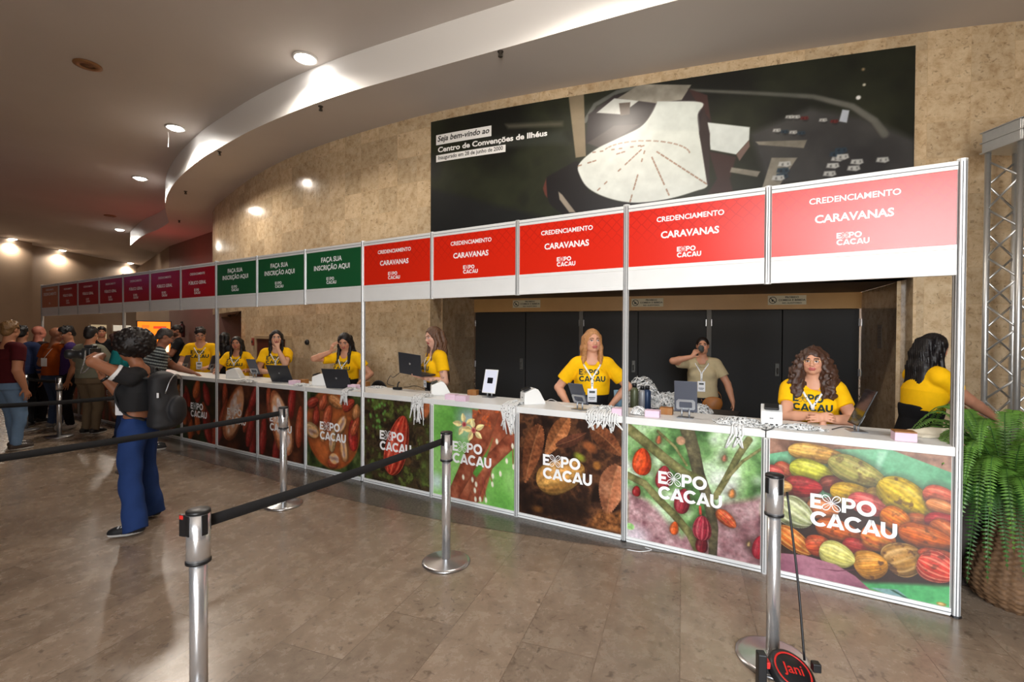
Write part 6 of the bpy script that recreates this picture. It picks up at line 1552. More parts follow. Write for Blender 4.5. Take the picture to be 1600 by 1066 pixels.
# far wall: lit doorway, window, kiosk screen, extinguisher, screens
gd = (g2-g1).normalized(); 
def on_line(px, a, dvec):
    dd_ = ray(px, 520); den = dd_.x*dvec.y-dd_.y*dvec.x; k = (dd_.y*a.x-dd_.x*a.y)/den; return a+dvec*k
def far_rect(px0, px1, py0, py1, name, label, cat, m, off=.06, frame=None):
    ld = (fw[3]-fw[0]).normalized(); l0 = Vector((fw[0].x, fw[0].y, 0)); gd = ld; a = on_line(px0, l0, ld); b = on_line(px1, l0, ld); nn = Vector((gd.y, -gd.x, 0)); nn = nn if nn.dot(-a) > 0 else -nn; mid = (a+b)/2
    zt = z_at((px0+px1)/2, py0, mid.y); zb = max(0, z_at((px0+px1)/2, py1, mid.y)); w = (b-a).length/2; a_ = math.atan2(gd.y, gd.x)
    xa = (b-a).normalized(); rz_ = math.atan2(xa.y, xa.x)
    t = thing(name, label, cat, Vector((mid.x, mid.y, 0))+nn*.005, rz_)
    s = -1 if (Matrix.Rotation(rz_, 3, 'Z') @ Vector((0, -1, 0))).dot(nn) > 0 else 1
    y0, y1 = sorted((0, s*off)); MB().box(-w, w, y0, y1, zb, zt).build(frame or 'panel', M_PLAST if frame else m, t)
    if frame:
        e = .05; y0, y1 = sorted((s*off, s*(off+.004))); MB().box(-w+e, w-e, y0, y1, zb+(e if zb > .2 else 0), zt-e).build('lit_pane', m, t)
    return t
M_GLOW = mat('lit room beyond', (196, 176, 140), .6, emit=.55); M_GLOW2 = mat('bright window', (200, 190, 172), .6, emit=.8)
far_rect(139, 166, 506, 560, 'lit_doorway', 'lit doorway in the far wall, behind the person in yellow', 'door', M_GLOW, .05, 'door_frame')
far_rect(174, 204, 507, 519, 'lit_window', 'low bright window in the far wall left of the orange screen', 'window', M_GLOW2, .05, 'window_frame')
k0 = at(241, 566, 0); kd = Vector((.93, -.36, 0)); ka = math.atan2(kd.y, kd.x)
kp = Vector((k0.x*.0+on_line(241, B(11.5, 3.0), U).x, on_line(241, B(11.5, 3.0), U).y, 0)); sc_ = kp.y
kw = 41/745*sc_*.5; kt = z_at(241, 503, sc_); kb = z_at(241, 552, sc_)
t = thing('display_totem', 'glowing orange display totem behind the striped shirt', 'screen', kp, math.atan2(kp.x*-1, kp.y)*1.0)
MB().rbox(-kw-.03, kw+.03, .0, .10, .0, kt+.03, .01).build('totem_body', M_BLACKP, t)
MB().box(-kw, kw, -.004, .0, kb-.12, kt).build('screen', mat('orange lit screen', (255, 132, 28), .3, emit=1.15), t)
MB().box(-kw*.45, kw*.9, -.006, -.004, kb+.02, kb+.24).build('bright_patch', mat('white lit area', (255, 236, 190), .3, emit=1.6), t)
m_ = MB(); m_.box(-.02, kw*.75, -.006, -.004, kt-.20, kt-.13); m_.build('red_banner', mat('red lit band', (226, 60, 30), .4, emit=1.0), t)
MB().box(-kw*.75, -kw*.3, -.006, -.004, kt-.18, kt-.10).build('screen_mark', mat('amber lit mark', (226, 110, 30), .4, emit=1.0), t)
ep = on_line(286, g1, (g0-g1).normalized()); ep.z = z_at(286, 514, ep.y)
t = thing('fire_extinguisher', 'small dark extinguisher hung on the mauve wall above the man in glasses', 'extinguisher', ep+Vector((.25, -.42, -.3)), 0)
MB().lathe([(.001, 0), (.09, 0), (.095, .02), (.095, .40), (.05, .47), (.03, .49), (.001, .49)], 20).build('cylinder', mat('dark red enamel', (60, 20, 18), .4), t); m_ = MB(); m_.rbox(-.03, .03, -.03, .03, .49, .56, .01); m_.tube(catmull([(0, -.03, .53), (.09, -.06, .45), (.10, -.05, .2)], 5), .012, 6); m_.build('valve', M_BLACKP, t)
for px0, px1, py0, py1, lab, m in ((48, 66, 507, 520, 'dark screen with a bright spot in the far crowd at left', M_BLACKP), (70, 86, 507, 519, 'dark maroon board in the far crowd at left', mat('maroon board', (60, 22, 24), .5))):
    p = B(14.6, 5.0); p = on_line((px0+px1)/2, p, U); s_ = p.y; w = (px1-px0)/745*s_*.5; t = thing('wall_display', lab, 'screen', Vector((p.x, p.y, 0)), math.atan2(-p.x, p.y), 'dark displays at the far left')
    zt, zb = z_at((px0+px1)/2, py0, s_), z_at((px0+px1)/2, py1, s_); MB().rbox(-w, w, 0, .05, zb, zt, .01).build('display_case', m, t); MB().tube([(0, .03, 0), (0, .03, zb)], .03, 8).build('display_pole', M_BLACKP, t)
    if m is M_BLACKP: MB().box(w*.0, w*.7, -.004, 0, zt-.20, zt-.04).build('lit_spot', M_GLOW2, t)

# ------------------------------------------------------------------ right edge: truss tower, fern in its basket, bin and bags
M_TRUSS = mat('truss aluminium', (206, 206, 204), .38, .85, noise=(30, .04))
Ztr = 4.45; tp = Vector((ray(1583, 520).x/ray(1583, 520).y*Ztr, Ztr, 0))
t = thing('truss_tower', 'aluminium box truss tower standing at the right edge behind the fern', 'truss', Vector((tp.x+.165, tp.y+.14, 0)), .06)
zt = z_at(1590, 222, Ztr); hw = .145
for k, (sx, sy) in enumerate(((-1,-1),(1,-1),(1,1),(-1,1))): MB().tube([(sx*hw, sy*hw, 0), (sx*hw, sy*hw, zt)], .025, 14).build('chord', M_TRUSS, t)
for a, b in (((-1,-1),(1,-1)), ((1,-1),(1,1)), ((1,1),(-1,1)), ((-1,1),(-1,-1))):
    m_ = MB(); n = 14
    for i in range(n):
        z0_, z1_ = .08+(zt-.16)*i/n, .08+(zt-.16)*(i+1)/n; p_, q_ = (a, b) if i % 2 == 0 else (b, a); m_.tube([(p_[0]*hw, p_[1]*hw, z0_), (q_[0]*hw, q_[1]*hw, z1_)], .010, 8)
    m_.build('lacing', M_TRUSS, t)
m_ = MB(); m_.rbox(-.19, .19, -.19, .19, zt, zt+.012, .003); m_.rbox(-.19, .19, -.19, .19, zt+.10, zt+.112, .003); m_.rbox(-.19, .19, -.19, .19, zt+.20, zt+.212, .003)
for sx in (-1, 1): m_.rbox(sx*.17-.012, sx*.17+.012, -.17, .17, zt+.01, zt+.2, .003); m_.rbox(-.17, .17, sx*.17-.012, sx*.17+.012, zt+.01, zt+.2, .003)
m_.build('top_plates', M_TRUSS, t); MB().rbox(-.25, .25, -.25, .25, 0, .012, .003).build('base_plate', M_TRUSS, t)
# fern
M_FERN = mat('fern green', (84, 124, 44), .5, noise=(14, .35)); M_FERN2 = mat('fern deep green', (56, 96, 38), .55, noise=(14, .3))
bp_ = at(1592, 944, 0); 
t = thing('potted_fern', 'big green fern arching out of a tall wicker basket at the right edge', 'fern', bp_, 0)
M_WICK = mat('woven wicker', (104, 76, 50), .75, noise=(40, .4))
def bprof(z):   # basket radius
    k = [(0, .17), (.04, .215), (.10, .245), (.17, .245), (.26, .215), (.38, .165), (.52, .125), (.62, .112), (.68, .118)]
    for (a, ra), (b, rb) in zip(k, k[1:]):
        if z <= b: u = (z-a)/(b-a); u = u*u*(3-2*u); return ra+(rb-ra)*u
    return k[-1][1]
nr, ns = 90, 132; vs = []; fs = []
for i in range(nr+1):
    z = .68*i/nr
    for k in range(ns):
        th = 2*PI*k/ns; r = bprof(z) + .0060*math.sin(i*PI*.5+.8)*(1 if (k//3) % 2 else -1) + .006*abs(math.sin(th*11)); vs.append((r*math.cos(th), r*math.sin(th), z))
for i in range(nr):
    for k in range(ns): fs.append((i*ns+k, i*ns+(k+1) % ns, (i+1)*ns+(k+1) % ns, (i+1)*ns+k))
fs.append(list(range(ns))[::-1]); MB().add(vs, fs, 0, True).build('wicker_basket', M_WICK, t)
MB().lathe([(.001, .60), (.112, .60), (.112, .62), (.001, .64)], 28).build('soil', mat('dark soil', (40, 30, 22), .95), t)
def frond(mb, base, az, length, rise, droop, wmax, r):
    pts = []; d = Vector((math.cos(az), math.sin(az), 0))
    for i in range(27):
        u = i/26; x = length*(u*.95-.12*u*u); z = rise*math.sin(min(1, u*1.25)*PI/2)-droop*max(0, u-.22)**2*1.6; pts.append(base+d*x+Vector((0, 0, z)) + Vector((-d.y, d.x, 0))*(.05*math.sin(u*2.4+az)))
    mb.tube(pts, [.004*(1-.7*i/26) for i in range(27)], 4, 1)
    for i in range(2, 27):
        u = i/26; g = (pts[min(i+1, 26)]-pts[i-1]).normalized(); side = g.cross(Vector((0, 0, 1))); side = side.normalized() if side.length > 1e-3 else Vector((-d.y, d.x, 0)); up_ = side.cross(g)
        w = wmax*math.sin(PI*min(1, .12+u*.88))**.75*(1-.35*u)
        for s in (-1, 1):
            for h_ in (0, .5):
                p = pts[i].lerp(pts[min(i+1, 26)], h_); L = w*r.uniform(.85, 1.1); dv = (side*s+g*.30+up_*(-.18+r.uniform(-.12, .12))).normalized(); wv = g*.0066
                tip = p+dv*L; m1 = p+dv*L*.4+up_*.004; mb.add([p-wv*.6, m1-wv, tip, m1+wv, p+wv*.6], [(0, 1, 2, 3, 4)], 0)
r_ = random.Random(4)
for i in range(120):
    az = 2*PI*i*.381966; L = r_.uniform(.42, .66); rise = [.22, .40, .60][i % 3]*r_.uniform(.8, 1.15); droop = [.58, .50, .32][i % 3]*r_.uniform(.8, 1.2)
    mb = MB(); frond(mb, Vector((.07*math.cos(az), .07*math.sin(az), .63)), az, L, rise, droop, r_.uniform(.060, .085), r_); mb.build('frond', [M_FERN if i % 3 else M_FERN2, M_FERN2], t)
# a dark bin and a clear bag behind the fern
p = on_line(1519, B(-.15, .42), Vector((1, 0, 0)))
tag(MB().rbox(-.17, .17, -.16, .16, 0, .60, .015, seg=3).build('dark_box', mat('dark brown carton', (50, 40, 34), .7), None, Vector((p.x+.06, p.y+.22, 0)), RZ), 'dark brown box standing on the floor behind the booth end', 'box')
f = Field((-.17, -.15, -.01), (.17, .15, .36), .008); f.ell((0, 0, .14), (.13, .11, .15), None, .02); f.cone((0, 0, .25), (.02, 0, .33), .05, .03, .03); f.ell((.06, .02, .08), (.09, .09, .09), None, .02); f.fold(.012, 50, 9); f.plane((0,0,.002), (0,0,-1)); po, F_ = f.mesh()
p = on_line(1556, B(-.2, .50), Vector((1, 0, 0))); t = thing('plastic_bag', 'pale translucent plastic bag on the floor between the box and the wicker basket', 'bag', Vector((p.x+.16, p.y+.52, .0)), 0)
link('bag_film', np_mesh('bag_film', po, F_), mat('cloudy plastic film', (206, 214, 218), .25, alpha=.62), t)
MB().rbox(-.05, .05, -.04, .04, .02, .17, .01).build('blue_content', mat('blue label paper', (60, 130, 176), .6), t)
tag(MB().tube(catmull([at(980, 859, .004), at(1000, 862, .004), at(1018, 859.5, .004), at(1008, 856, .004)], 6), .003, 6).build('wire_offcut', M_WPLASTIC), 'thin pale wire offcut lying on the floor by the middle tall post foot', 'wire')
# ------------------------------------------------------------------ the people
YEL = (240, 184, 8); GRN = (26, 50, 44)
def col_pt(px, t):                      # floor point on the column of a pixel, t behind the booth front
    p = on_plane(px, 530, t); return Vector((p.x, p.y, 0))
def face_to(dx, dy): return math.atan2(-dx, dy)
def face_cam(p, turn=0): return face_to(-p.x, -p.y) + math.radians(turn)
def L_(p, rz, P):                       # a point of the hall in the person's own frame
    q = Matrix.Rotation(-rz, 3, 'Z') @ (Vector(P)-Vector(p)); return (q.x, q.y, q.z)
SK_A, SK_B, SK_C, SK_D = (206, 152, 120), (176, 122, 92), (150, 100, 74), (216, 166, 138)
STAFF = 'staff in yellow shirts behind the counter'
# curly-haired woman leaning on the counter, hands clasped
p = col_pt(1271, .74); rz = face_cam(p, 0); hp_ = col_pt(1283, .40)+Vector((0, 0, 1.045))
lh = Vector(L_(p, rz, hp_)); 
r, I = person('person in yellow shirt with long curly brown hair and glasses, hands clasped on the counter', p, rz, H=1.53, skin=(204, 150, 122), hair='curly', hair_rgb=(66, 42, 30), shirt=YEL, logo=GRN, build=1.16, lean=(6, 0), h=.005, head=(-4, 4, 0), badge=False,
    arms={'R': dict(w=(lh.x+.030, lh.y-.035, lh.z+.012), pole=(.5, .12, .80), d=(-.85, .5, .05), n=(-.45, -.75, -.3), curl=.75, spread=.05), 'L': dict(w=(lh.x-.045, lh.y-.03, lh.z-.002), pole=(-.5, .12, .80), d=(.8, .55, .08), n=(.5, -.7, -.3), curl=.62, spread=.05)}, group=STAFF)
glasses(r, I, (206, 170, 120))
# ginger-haired woman, one hand on her hip
p = col_pt(925, .80); rz = face_cam(p, 2)
r, I = person('person in yellow shirt with straight ginger hair and badge, standing behind the grey tablet', p, rz, H=1.665, skin=(206, 152, 124), hair='straight', hair_rgb=(172, 122, 76), shirt=YEL, logo=GRN, build=1.04, h=.0055, head=(14, 0, 0), sleeve=.66, tuck=True,
    arms={'L': dict(w=(-.20, .05, .965), pole=(-.60, -.12, 1.1), d=(.55, .5, -.6), n=(.6, -.5, -.5), curl=.4), 'R': dict(w=(.235, .14, .965), pole=(.60, -.25, 1.05), d=(-.3, .6, -.7), n=(-.7, -.2, .0), curl=.3)}, group=STAFF)
# tattooed woman holding up the laptop
p = col_pt(681, .74); rz = face_to(-.86, -.52); hinge = on_plane(641, 586, .34); hinge = Vector(hinge)
dirh = Vector((p.x-hinge.x, p.y-hinge.y, 0)).normalized(); lrz = math.atan2(-dirh.x, dirh.y)*.45 + (F+.02)*.55
Mx = Matrix.Translation(hinge) @ Matrix.Rotation(lrz, 4, 'Z') @ Matrix.Rotation(math.radians(5), 4, 'Y')
ho = Matrix.Rotation(lrz, 3, 'Z')
hl = hinge + ho @ Vector((.05, .06, -.02)); hr = hinge + ho @ Vector((-.03, .17, -.02))
a = Vector(L_(p, rz, hl)); b_ = Vector(L_(p, rz, hr)); w_l = a + Vector((.05, -.10, -.02)); w_r = b_ + Vector((.02, -.09, -.02))
r, I = person('person in yellow shirt with tattooed arm and long brown hair, holding up a dark laptop', p, rz, H=1.70, skin=(216, 166, 142), hair='long', hair_rgb=(92, 64, 46), shirt=YEL, logo=GRN, build=1.0, h=.0055, head=(8, 12, 0), tattoo=True, tuck=True,
    arms={'L': dict(w=tuple(w_l), pole=(-.35, -.05, .7), d=tuple(a-w_l), n=(0, .1, 1), curl=.12, spread=.3), 'R': dict(w=tuple(w_r), pole=(.35, .0, .7), d=tuple(b_-w_r), n=(0, .1, 1), curl=.12)}, group=STAFF, badge=True)
laptop('dark laptop held up in the air by the tattooed woman', (0, 0, 0), 0, M0=Mx, opening=100, w=.345, d=.235)
# woman touching her forehead
p = col_pt(543, .80); rz = face_cam(p, -28)
hd = (-.02, .10, 1.60)
r, I = person('person in yellow shirt touching the forehead, behind an open laptop', p, rz, H=1.63, skin=(196, 140, 110), hair='long', hair_rgb=(26, 20, 20), shirt=YEL, logo=GRN, build=1.0, h=.006, head=(12, 24, 0), lean=(5, 0), tuck=True,
    arms={'R': dict(w=(.155, .17, 1.40), pole=(.62, .05, 1.05), d=(-.35, .05, .9), n=(-.6, -.7, .2), curl=.35), 'L': dict(w=(-.25, .16, .98), pole=(-.5, -.3, 1.1), d=(.1, .6, -.7), curl=.4)}, group=STAFF)
# woman with a hand over her mouth
p = col_pt(432, .76); rz = face_cam(p, -6)
r, I = person('person in yellow shirt with a hand over the mouth, before the red hose cabinet', p, rz, H=1.66, skin=(206, 156, 128), hair='long', hair_rgb=(26, 20, 20), shirt=YEL, logo=GRN, build=1.06, h=.006, head=(6, 2, 0),
    arms={'L': dict(w=(-.045, .20, 1.40), pole=(-.25, .35, .9), d=(.18, -.10, 1), n=(.1, -1, -.1), curl=.18, spread=.2), 'R': dict(w=(.05, .25, 1.07), pole=(.5, .0, .95), d=(-.9, .3, .1), n=(0, 0, -1), curl=.3)}, group=STAFF)
# small woman looking left
p = col_pt(371, .74); rz = face_cam(p, -22)
r, I = person('shorter person in yellow shirt with black hair, looking left behind the white printer', p, rz, H=1.56, skin=(178, 124, 96), hair='long', hair_rgb=(24, 19, 18), shirt=YEL, logo=GRN, build=1.1, h=.0065, head=(6, 4, 0), badge=False,
    arms={'R': dict(w=(.18, .26, 1.05), pole=(.5, -.1, .9), n=(0, 0, -1), curl=.3, d=(-.2, 1, -.05)), 'L': dict(w=(-.20, .24, 1.05), pole=(-.5, -.1, .9), n=(0, 0, -1), curl=.3, d=(.2, 1, -.05))}, group=STAFF)
# man with glasses looking down
p = col_pt(315, .76); rz = face_cam(p, -14)
r, I = person('person in yellow shirt with dark-rimmed glasses looking down', p, rz, H=1.72, female=False, skin=(190, 138, 110), lips=(150, 90, 82), hair='short', hair_rgb=(32, 26, 24), shirt=YEL, logo=GRN, build=1.0, h=.0065, head=(12, 24, 0), lean=(5, 0),
    arms={'R': dict(w=(.20, .34, 1.06), pole=(.5, -.1, .9), n=(0, 0, -1), curl=.35, d=(-.1, 1, .1)), 'L': dict(w=(-.18, .36, 1.06), pole=(-.5, -.1, .9), n=(0, 0, -1), curl=.35, d=(.2, 1, .05))}, group=STAFF)
glasses(r, I, (40, 36, 36))
# behind the booth
p = col_pt(350, 1.55); person('person in black with long black hair and turned back, behind a tall post', p, face_to(.3, .95), H=1.63, hair='long', hair_rgb=(18, 16, 18), shirt=(24, 24, 28), skin=SK_C, h=.008, lanyard=False, head=(-10, 8, 0))
p = col_pt(279, 1.7); rz = face_to(-.75, -.6)
person('bearded person in black polo with lanyard, holding a phone beside the orange screen', p, rz, H=1.79, female=False, skin=(140, 94, 72), lips=(120, 74, 66), beard=(28, 22, 20), hair='fade', hair_rgb=(22, 18, 18), shirt=(24, 24, 27), pants=(30, 30, 36), build=1.12, h=.007, head=(6, 14, 0), collar=True,
    arms={'L': dict(w=(-.04, .34, 1.18), pole=(-.5, .0, .9), d=(.4, .8, .2), n=(.5, 0, .9), curl=.7), 'R': dict(w=(.10, .34, 1.16), pole=(.5, 0, .9), d=(-.4, .8, .2), n=(-.5, 0, .9), curl=.6)})
t = thing('mobile_phone', 'dark phone held by the bearded person in black polo', 'phone', p + Matrix.Rotation(rz, 3, 'Z') @ Vector((.02, .44, 1.21)), rz); Mq = Matrix.Rotation(math.radians(-35), 4, 'X')
MB().rbox(-.036, .036, -.004, .004, -.0, .15, .003, 0, Mq).build('phone_body', M_BLACKP, t); MB().box(-.032, .032, -.0046, -.0041, .006, .144, 0, Mq).build('screen', M_DARKS, t)
# drinking woman in the beige shirt
Y_ = 6.15; p = Vector((ray(1098, 530).x/ray(1098, 530).y*Y_, Y_, 0)); rz = face_cam(p, -4)
r, I = person('person in beige shirt with badge, drinking from a dark cup before the dark doors', p, rz, H=1.585, skin=(190, 136, 108), hair='tied', hair_rgb=(30, 22, 20), shirt=(176, 160, 126), pants=(26, 26, 30), build=1.18, h=.0065, head=(4, -6, 0), collar=True, sleeve=.62,
    arms={'R': dict(w=(.115, .215, 1.375), pole=(.70, .12, 1.20), d=(-.55, -.02, .75), n=(-.3, -.9, .1), curl=.8, spread=.06), 'L': dict(w=(-.36, .10, .83), pole=(-.6, -.4, 1.0), d=(-.15, .25, -1), n=(1, 0, 0), curl=.4)})
cpos = I['hp'](.015, .145, -.055)
cp = p + Matrix.Rotation(rz, 3, 'Z') @ Vector(cpos)
t = thing('drink_cup', 'dark cup lifted to the mouth by the person in beige', 'cup', cp, rz); Mc = Matrix.Rotation(math.radians(-62), 4, 'X') @ Matrix.Translation((0, 0, -.05))
MB().lathe([(.001, 0), (.028, 0), (.036, .085), (.033, .085), (.026, .008), (.001, .008)], 28, 0, Mc).build('cup_body', mat('dark grey cup', (74, 76, 74), .5), t)
fp = p + Matrix.Rotation(rz, 3, 'Z') @ Vector((-.13, .14, .80)); t = thing('hip_pouch', 'brown leather pouch hanging at the hip of the person in beige', 'bag', fp, rz+.1)
f = Field((-.14, -.08, -.15), (.14, .09, .13), .006); f.ell((0, .0, -.02), (.125, .05, .10), np.array(Matrix.Rotation(.35, 3, 'Y')), .01); f.fold(.004, 50, 3); po, F_ = f.mesh()
link('pouch_body', np_mesh('pouch_body', po, F_), mat('brown leather', (150, 92, 36), .55, noise=(20, .15)), t)
MB().ribbon(catmull([(.12, -.01, .02), (.20, -.12, .18), (.10, -.22, .24), (-.08, -.12, .12), (-.11, 0, .02)], 6), Vector((0, .3, 1)), .018, .002).build('strap', MATS['brown leather'], t)
# bending woman at the right end
Y_ = 3.95; p = Vector((ray(1437, 540).x/ray(1437, 540).y*Y_, Y_, 0)); rz = face_to(.97, -.12)
r, I = person('person in yellow shirt with very long black hair bending right, behind the end post', p, rz, H=1.64, skin=(186, 130, 102), hair='long', hair_rgb=(20, 16, 18), shirt=YEL, logo=GRN, build=1.1, h=.006, lean=(7, 0), head=(2, 18, 0), tuck=True, badge=False,
    arms={'R': dict(w=(.10, .50, .99), pole=(.45, -.1, .95), d=(-.1, .9, -.35), n=(-.4, 0, -.9), curl=.3), 'L': dict(w=(-.12, .46, 1.0), pole=(-.45, -.1, .95), d=(.1, .9, -.35), n=(.4, 0, -.9), curl=.3)}, group=STAFF)

# ------------------------------------------------------------------ in front of the counter
# photographer
gp = at(217, 822, 0); rz = face_to(-.985, -.17); p = gp
ff = L_(p, rz, at(197, 838, 0)); fr = L_(p, rz, at(226, 809, 0)); k_ = 1
def PX(px, py, dy=0.0):   # a point at the photographer's distance (dy nearer)
    Yd = p.y - dy; d_ = ray(px, py); return Vector((d_.x/d_.y*Yd, Yd, EYE + d_.z/d_.y*Yd))
wl = Vector(L_(p, rz, PX(160, 556, .10))); wr = Vector(L_(p, rz, PX(160, 590, .02)))
r, I = person('person in black crop top and wide jeans photographing to the left, big dark afro hair', p, rz, H=1.58, skin=(150, 98, 70), hair='afro', hair_rgb=(24, 19, 18), shirt=(22, 22, 25), cuff=(226, 226, 226), crop=True, wide_leg=True, pants=(36, 60, 112), shoes=(26, 26, 30), build=1.03, h=.0055, lean=(-3, 0), head=(0, 6, 0), fwd=.045, lanyard=False, sleeve=.42,
    feet={'L': (ff[0], ff[1]-.06, 8), 'R': (fr[0], fr[1]-.06, -10)},
    arms={'L': dict(w=tuple(wl), pole=(-.75, .30, 1.52), d=(.12, .9, .10), n=(.4, 0, -.9), curl=.55, spread=.2), 'R': dict(w=tuple(wr), pole=(wr.x+.05, wr.y-.02, .4), d=(-.05, .35, .95), n=(0, -.4, .9), curl=.45)})
wq = I['J']['R'][2]; el = I['J']['R'][1]; ax = unit(wq-el); m_ = MB(); c_ = wq-ax*.02
Mw = Matrix.Translation(Vector(c_)) @ Vector(ax).to_track_quat('Z', 'Y').to_matrix().to_4x4(); m_.lathe([(.027, -.011), (.031, -.011), (.031, .011), (.027, .011), (.027, -.011)], 24, 0, Mw); m_.build('watch', M_BLACKP, r)
# waist badge of the photographer
bl = PX(186, 633, .10); t = MB().box(-.028, .028, -.001, .001, -.085, .075).build('badge', M_PAPER, r, L_(p, rz, bl), 0); t.rotation_euler = (0, 0, -rz+.15)
MB().box(-.018, .018, -.0016, -.0011, .02, .06).build('badge_print', mat('badge print', (70, 74, 72), .7), t)
m_ = MB(); a0 = Vector(L_(p, rz, bl))+Vector((0, 0, .075)); m_.ribbon(catmull([a0, a0+Vector((0, -.02, .12)), Vector(I['neck'])+Vector((-.03, .09, -.1)), Vector(I['neck'])+Vector((-.06, .02, .02))], 5), Vector((.3, 1, 0)), .014, .002); m_.build('lanyard', M_BELT, r)
# her camera
cpw = PX(143, 553, .02); t = thing('photo_camera', 'black camera with lens held up by the photographer in jeans', 'camera', cpw, rz)
MB().rbox(-.07, .07, -.035, .035, -.045, .050, .010, seg=3).build('camera_body', M_BLACKP, t); MB().rbox(-.028, .028, -.03, .04, .048, .075, .008).build('viewfinder', M_BLACKP, t)
l_ = MB().lathe([(.001, 0), (.036, 0), (.038, .05), (.035, .055), (.035, .10), (.040, .11), (.040, .145), (.034, .145), (.030, .13), (.001, .13)], 32, 0, Matrix.Translation((0, .034, -.004)) @ Matrix.Rotation(-PI/2, 4, 'X')).build('lens', mat('lens barrel', (30, 30, 32), .4), t)
m_ = MB(); m_.tube(catmull([(-.07, 0, .03), (-.13, -.03, -.05), (-.12, .0, -.14), (-.02, .05, -.16), (.05, .02, -.08), (.07, 0, .03)], 6), .006, 6); m_.build('camera_strap', mat('patterned strap', (120, 116, 112), .8, noise=(60, .7)), t)
for j, (x, y, z) in enumerate(((.05, -.0, .05), )): MB().lathe([(.001, 0), (.012, 0), (.012, .012), (.001, .012)], 16, 0, Matrix.Translation((x, y, z))).build('shutter_dial', M_SATIN, t)
# her backpack
bq = PX(258, 622, -.02); t = thing('backpack', 'black backpack on the back of the photographer in jeans', 'backpack', bq, rz)
f = Field((-.21, -.16, -.27), (.21, .26, .27), .007); f.slab((0, .0, -.22), (0, .02, .17), (1, 0, 0), (.150, .105), (.135, .085), .03); f.ell((0, .02, .17), (.135, .085, .06), None, .03); f.ell((0, -.10, -.10), (.115, .05, .11), None, .02); f.ell((0, .0, -.21), (.15, .105, .05), None, .03); f.fold(.005, 36, 6); po, F_ = f.mesh()
link('bag_body', np_mesh('bag_body', po, F_), mat('black nylon', (28, 28, 31), .7, bump=(300, .4, .002)), t)
for s in (-1, 1): MB().ribbon(catmull([(s*.07, .09, .17), (s*.095, .22, .20), (s*.10, .315, .06), (s*.105, .25, -.10), (s*.10, .10, -.17)], 6), Vector((1, 0, .1)), .045, .008).build('shoulder_strap', MATS['black nylon'], t)
m_ = MB(); m_.tube(catmull([(-.12, -.06, .05), (-.09, -.085, .16), (0, -.085, .20), (.09, -.085, .16), (.12, -.06, .05)], 5), .004, 6); m_.build('zip', M_SATIN, t); MB().box(-.158, -.153, -.03, -.015, .02, .06).build('reflective_tab', M_PAPER, t)
MB().tube(catmull([(-.03, .06, .21), (-.02, .07, .25), (.02, .07, .25), (.03, .06, .21)], 4), .008, 8).build('grab_handle', M_BLACKP, t)
# man in the striped shirt
p = col_pt(232, -.56); rz = face_to(U.x*-.35+NB.x, U.y*-.35+NB.y)
person('person in dark striped shirt with short grey hair leaning over the counter behind the backpack', p, rz, H=1.70, female=False, skin=(150, 100, 76), hair='fade', hair_rgb=(58, 52, 50), shirt=(38, 42, 48), stripes=(150, 160, 158), pants=(40, 44, 58), build=1.2, h=.0065, lean=(14, 0), head=(0, 26, 0), lanyard=False, sleeve=.66,
    arms={'R': dict(w=tuple(L_(p, rz, on_top(279, 583)+Vector((0, 0, .05)))), pole=(.6, .1, 1.0), n=(0, -.2, -1), curl=.4), 'L': dict(w=(-.16, .52, 1.06), pole=(-.6, .1, 1.0), n=(0, -.2, -1), curl=.4)})
# the crowd at left
def crowd(label, p, dirxy, **k):
    k.setdefault('h', .0085); k.setdefault('lanyard', False); return person(label, p, face_to(*dirxy), **k)
p = at(14, 704, 0); crowd('person in maroon shirt and pale jeans seen from behind, cut by the left edge', p, (.25, 1), H=1.76, female=False, skin=SK_B, hair='short', hair_rgb=(120, 90, 56), shirt=(72, 16, 22), pants=(104, 130, 160), build=1.15, shoes=(60, 50, 44), head=(20, 0, 0), feet={'R': (.10, .02, 0), 'L': (-.09, .12, 0)})
p = at(86, 669, 0); rzo = face_to(.25, 1)
r, I = crowd('person in rust orange shirt and jeans seen from behind, a white card on the back', p, (.25, 1), H=1.70, female=False, skin=SK_C, hair='bald', shirt=(150, 66, 14), pants=(56, 70, 98), build=1.2, head=(-30, 10, 0), shoes=(110, 104, 98), arms={'R': dict(w=(.24, .26, 1.10), pole=(.6, -.1, .9), curl=.5), 'L': dict(w=(-.22, .2, 1.0), pole=(-.6, -.2, .9))})
bp2 = I['on_chest'](0, .13*1.7, .006, True); o = MB().box(-.065, .065, -.004, 0, -.075, .065).build('back_card', M_PAPER, r, bp2)
m_ = MB(); m_.ribbon([bp2+Vector((0, 0, .06))]+[I['on_chest'](.04+.02*k, .20*1.7+.045*k, .006, True) for k in range(3)]+[Vector(I['neck'])+Vector((.09, .03, .04))], Vector((1, 0, .3)), .02, .002); m_.build('card_strap', M_PAPER, r)
f = Field((-.13, -.10, -.17), (.13, .10, .15), .008); f.ell((0, 0, -.03), (.10, .06, .12), None, .02); f.ell((.02, 0, .06), (.06, .05, .06), None, .03); f.fold(.010, 50, 2); po, F_ = f.mesh(); bpos = p + Matrix.Rotation(rzo, 3, 'Z') @ Vector((.27, .24, .95))
t = thing('cloth_bag', 'cream cloth bag carried at the side of the person in rust orange', 'bag', bpos, .2); link('bag_body', np_mesh('bag_body', po, F_), mat('ecru cotton', (206, 196, 174), .9), t); MB().tube(catmull([(-.04, 0, .08), (-.03, 0, .17), (.03, 0, .17), (.04, 0, .08)], 4), .008, 6).build('bag_handle', MATS['ecru cotton'], t)
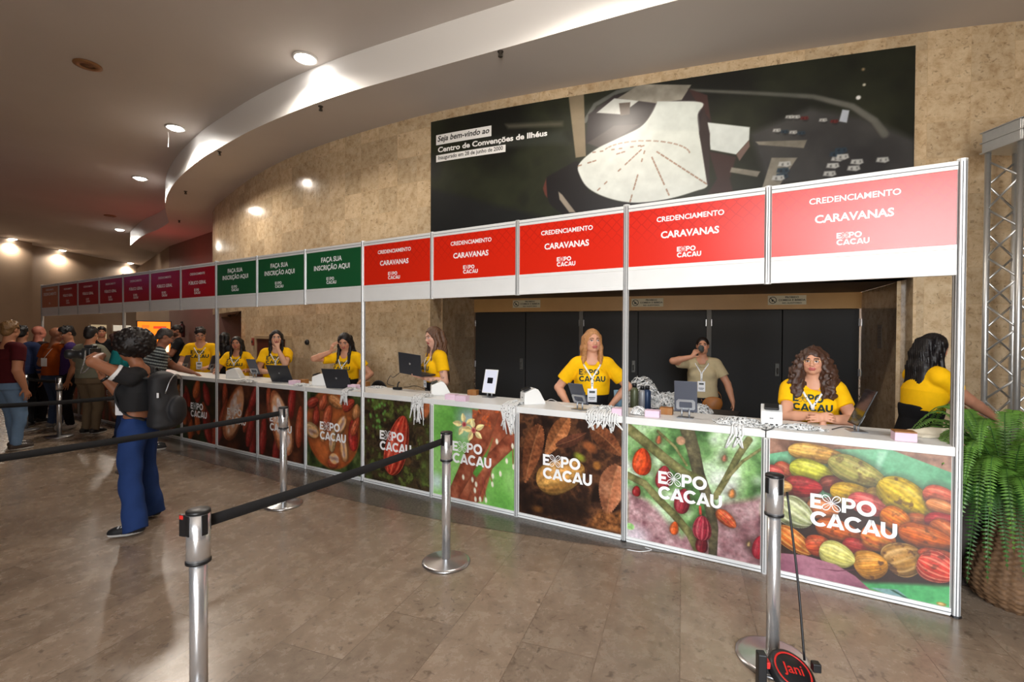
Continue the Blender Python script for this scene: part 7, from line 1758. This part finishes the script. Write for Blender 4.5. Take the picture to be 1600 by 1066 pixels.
p = col_pt(140, -.55); crowd('person in olive grey shirt and tan trousers seen from behind, beside the photographer', p, (.1, 1), H=1.70, female=False, skin=SK_B, hair='short', hair_rgb=(28, 24, 24), shirt=(116, 116, 100), pants=(104, 88, 68), build=1.2, shoes=(22, 20, 20), head=(15, 6, 0), sleeve=.7, arms={'R': dict(w=(.18, .3, 1.1), pole=(.6, -.1, .9)), 'L': dict(w=(-.18, .3, 1.1), pole=(-.6, -.1, .9))})
p = col_pt(186, -.50); crowd('person in teal top and jeans partly hidden by the photographer', p, (.8, .5), H=1.64, skin=SK_C, hair='tied', hair_rgb=(60, 30, 24), shirt=(22, 116, 120), pants=(38, 54, 92), head=(20, 5, 0))
p = col_pt(109, -.55); crowd('person in purple shirt with dark hair, looking down behind the person in rust orange', p, (-.7, -.7), H=1.72, skin=SK_B, hair='short', hair_rgb=(20, 17, 17), shirt=(62, 42, 96), pants=(24, 24, 30), head=(20, 22, 0), female=False, shoes=(190, 184, 178), sole=(200, 196, 190))
p = col_pt(58, -.65); crowd('bald person in dark clothes behind the person in rust orange', p, (.2, 1), H=1.73, female=False, skin=(176, 110, 92), hair='bald', shirt=(40, 30, 30), pants=(30, 30, 36), head=(0, 0, 0))
p = col_pt(33, -.95); crowd('person in dark blue jacket with black hair, between the maroon shirt and the bald person', p, (-.5, .9), H=1.72, female=False, skin=SK_C, hair='short', hair_rgb=(16, 15, 16), shirt=(36, 46, 78), pants=(24, 24, 28), sleeve=1.9, head=(0, 4, 0))
p = col_pt(147, 1.25); crowd('far person in yellow top and black cap-like hair, before the lit doorway', p, (-.8, -.5), H=1.70, skin=SK_C, hair='short', hair_rgb=(18, 16, 16), shirt=(206, 176, 30), pants=(30, 30, 34), h=.010)
p = col_pt(159, 1.0); crowd('far person in black with dark hair, before the lit doorway', p, (.6, -.7), H=1.74, female=False, skin=SK_B, hair='short', hair_rgb=(16, 15, 15), shirt=(20, 20, 22), pants=(26, 26, 30), h=.010)
p = col_pt(213, 1.3); crowd('far person in dark clothes between the afro hair and the orange screen', p, (.2, -1), H=1.72, female=False, skin=SK_C, hair='short', hair_rgb=(22, 18, 18), shirt=(34, 28, 30), pants=(26, 26, 30), h=.010)
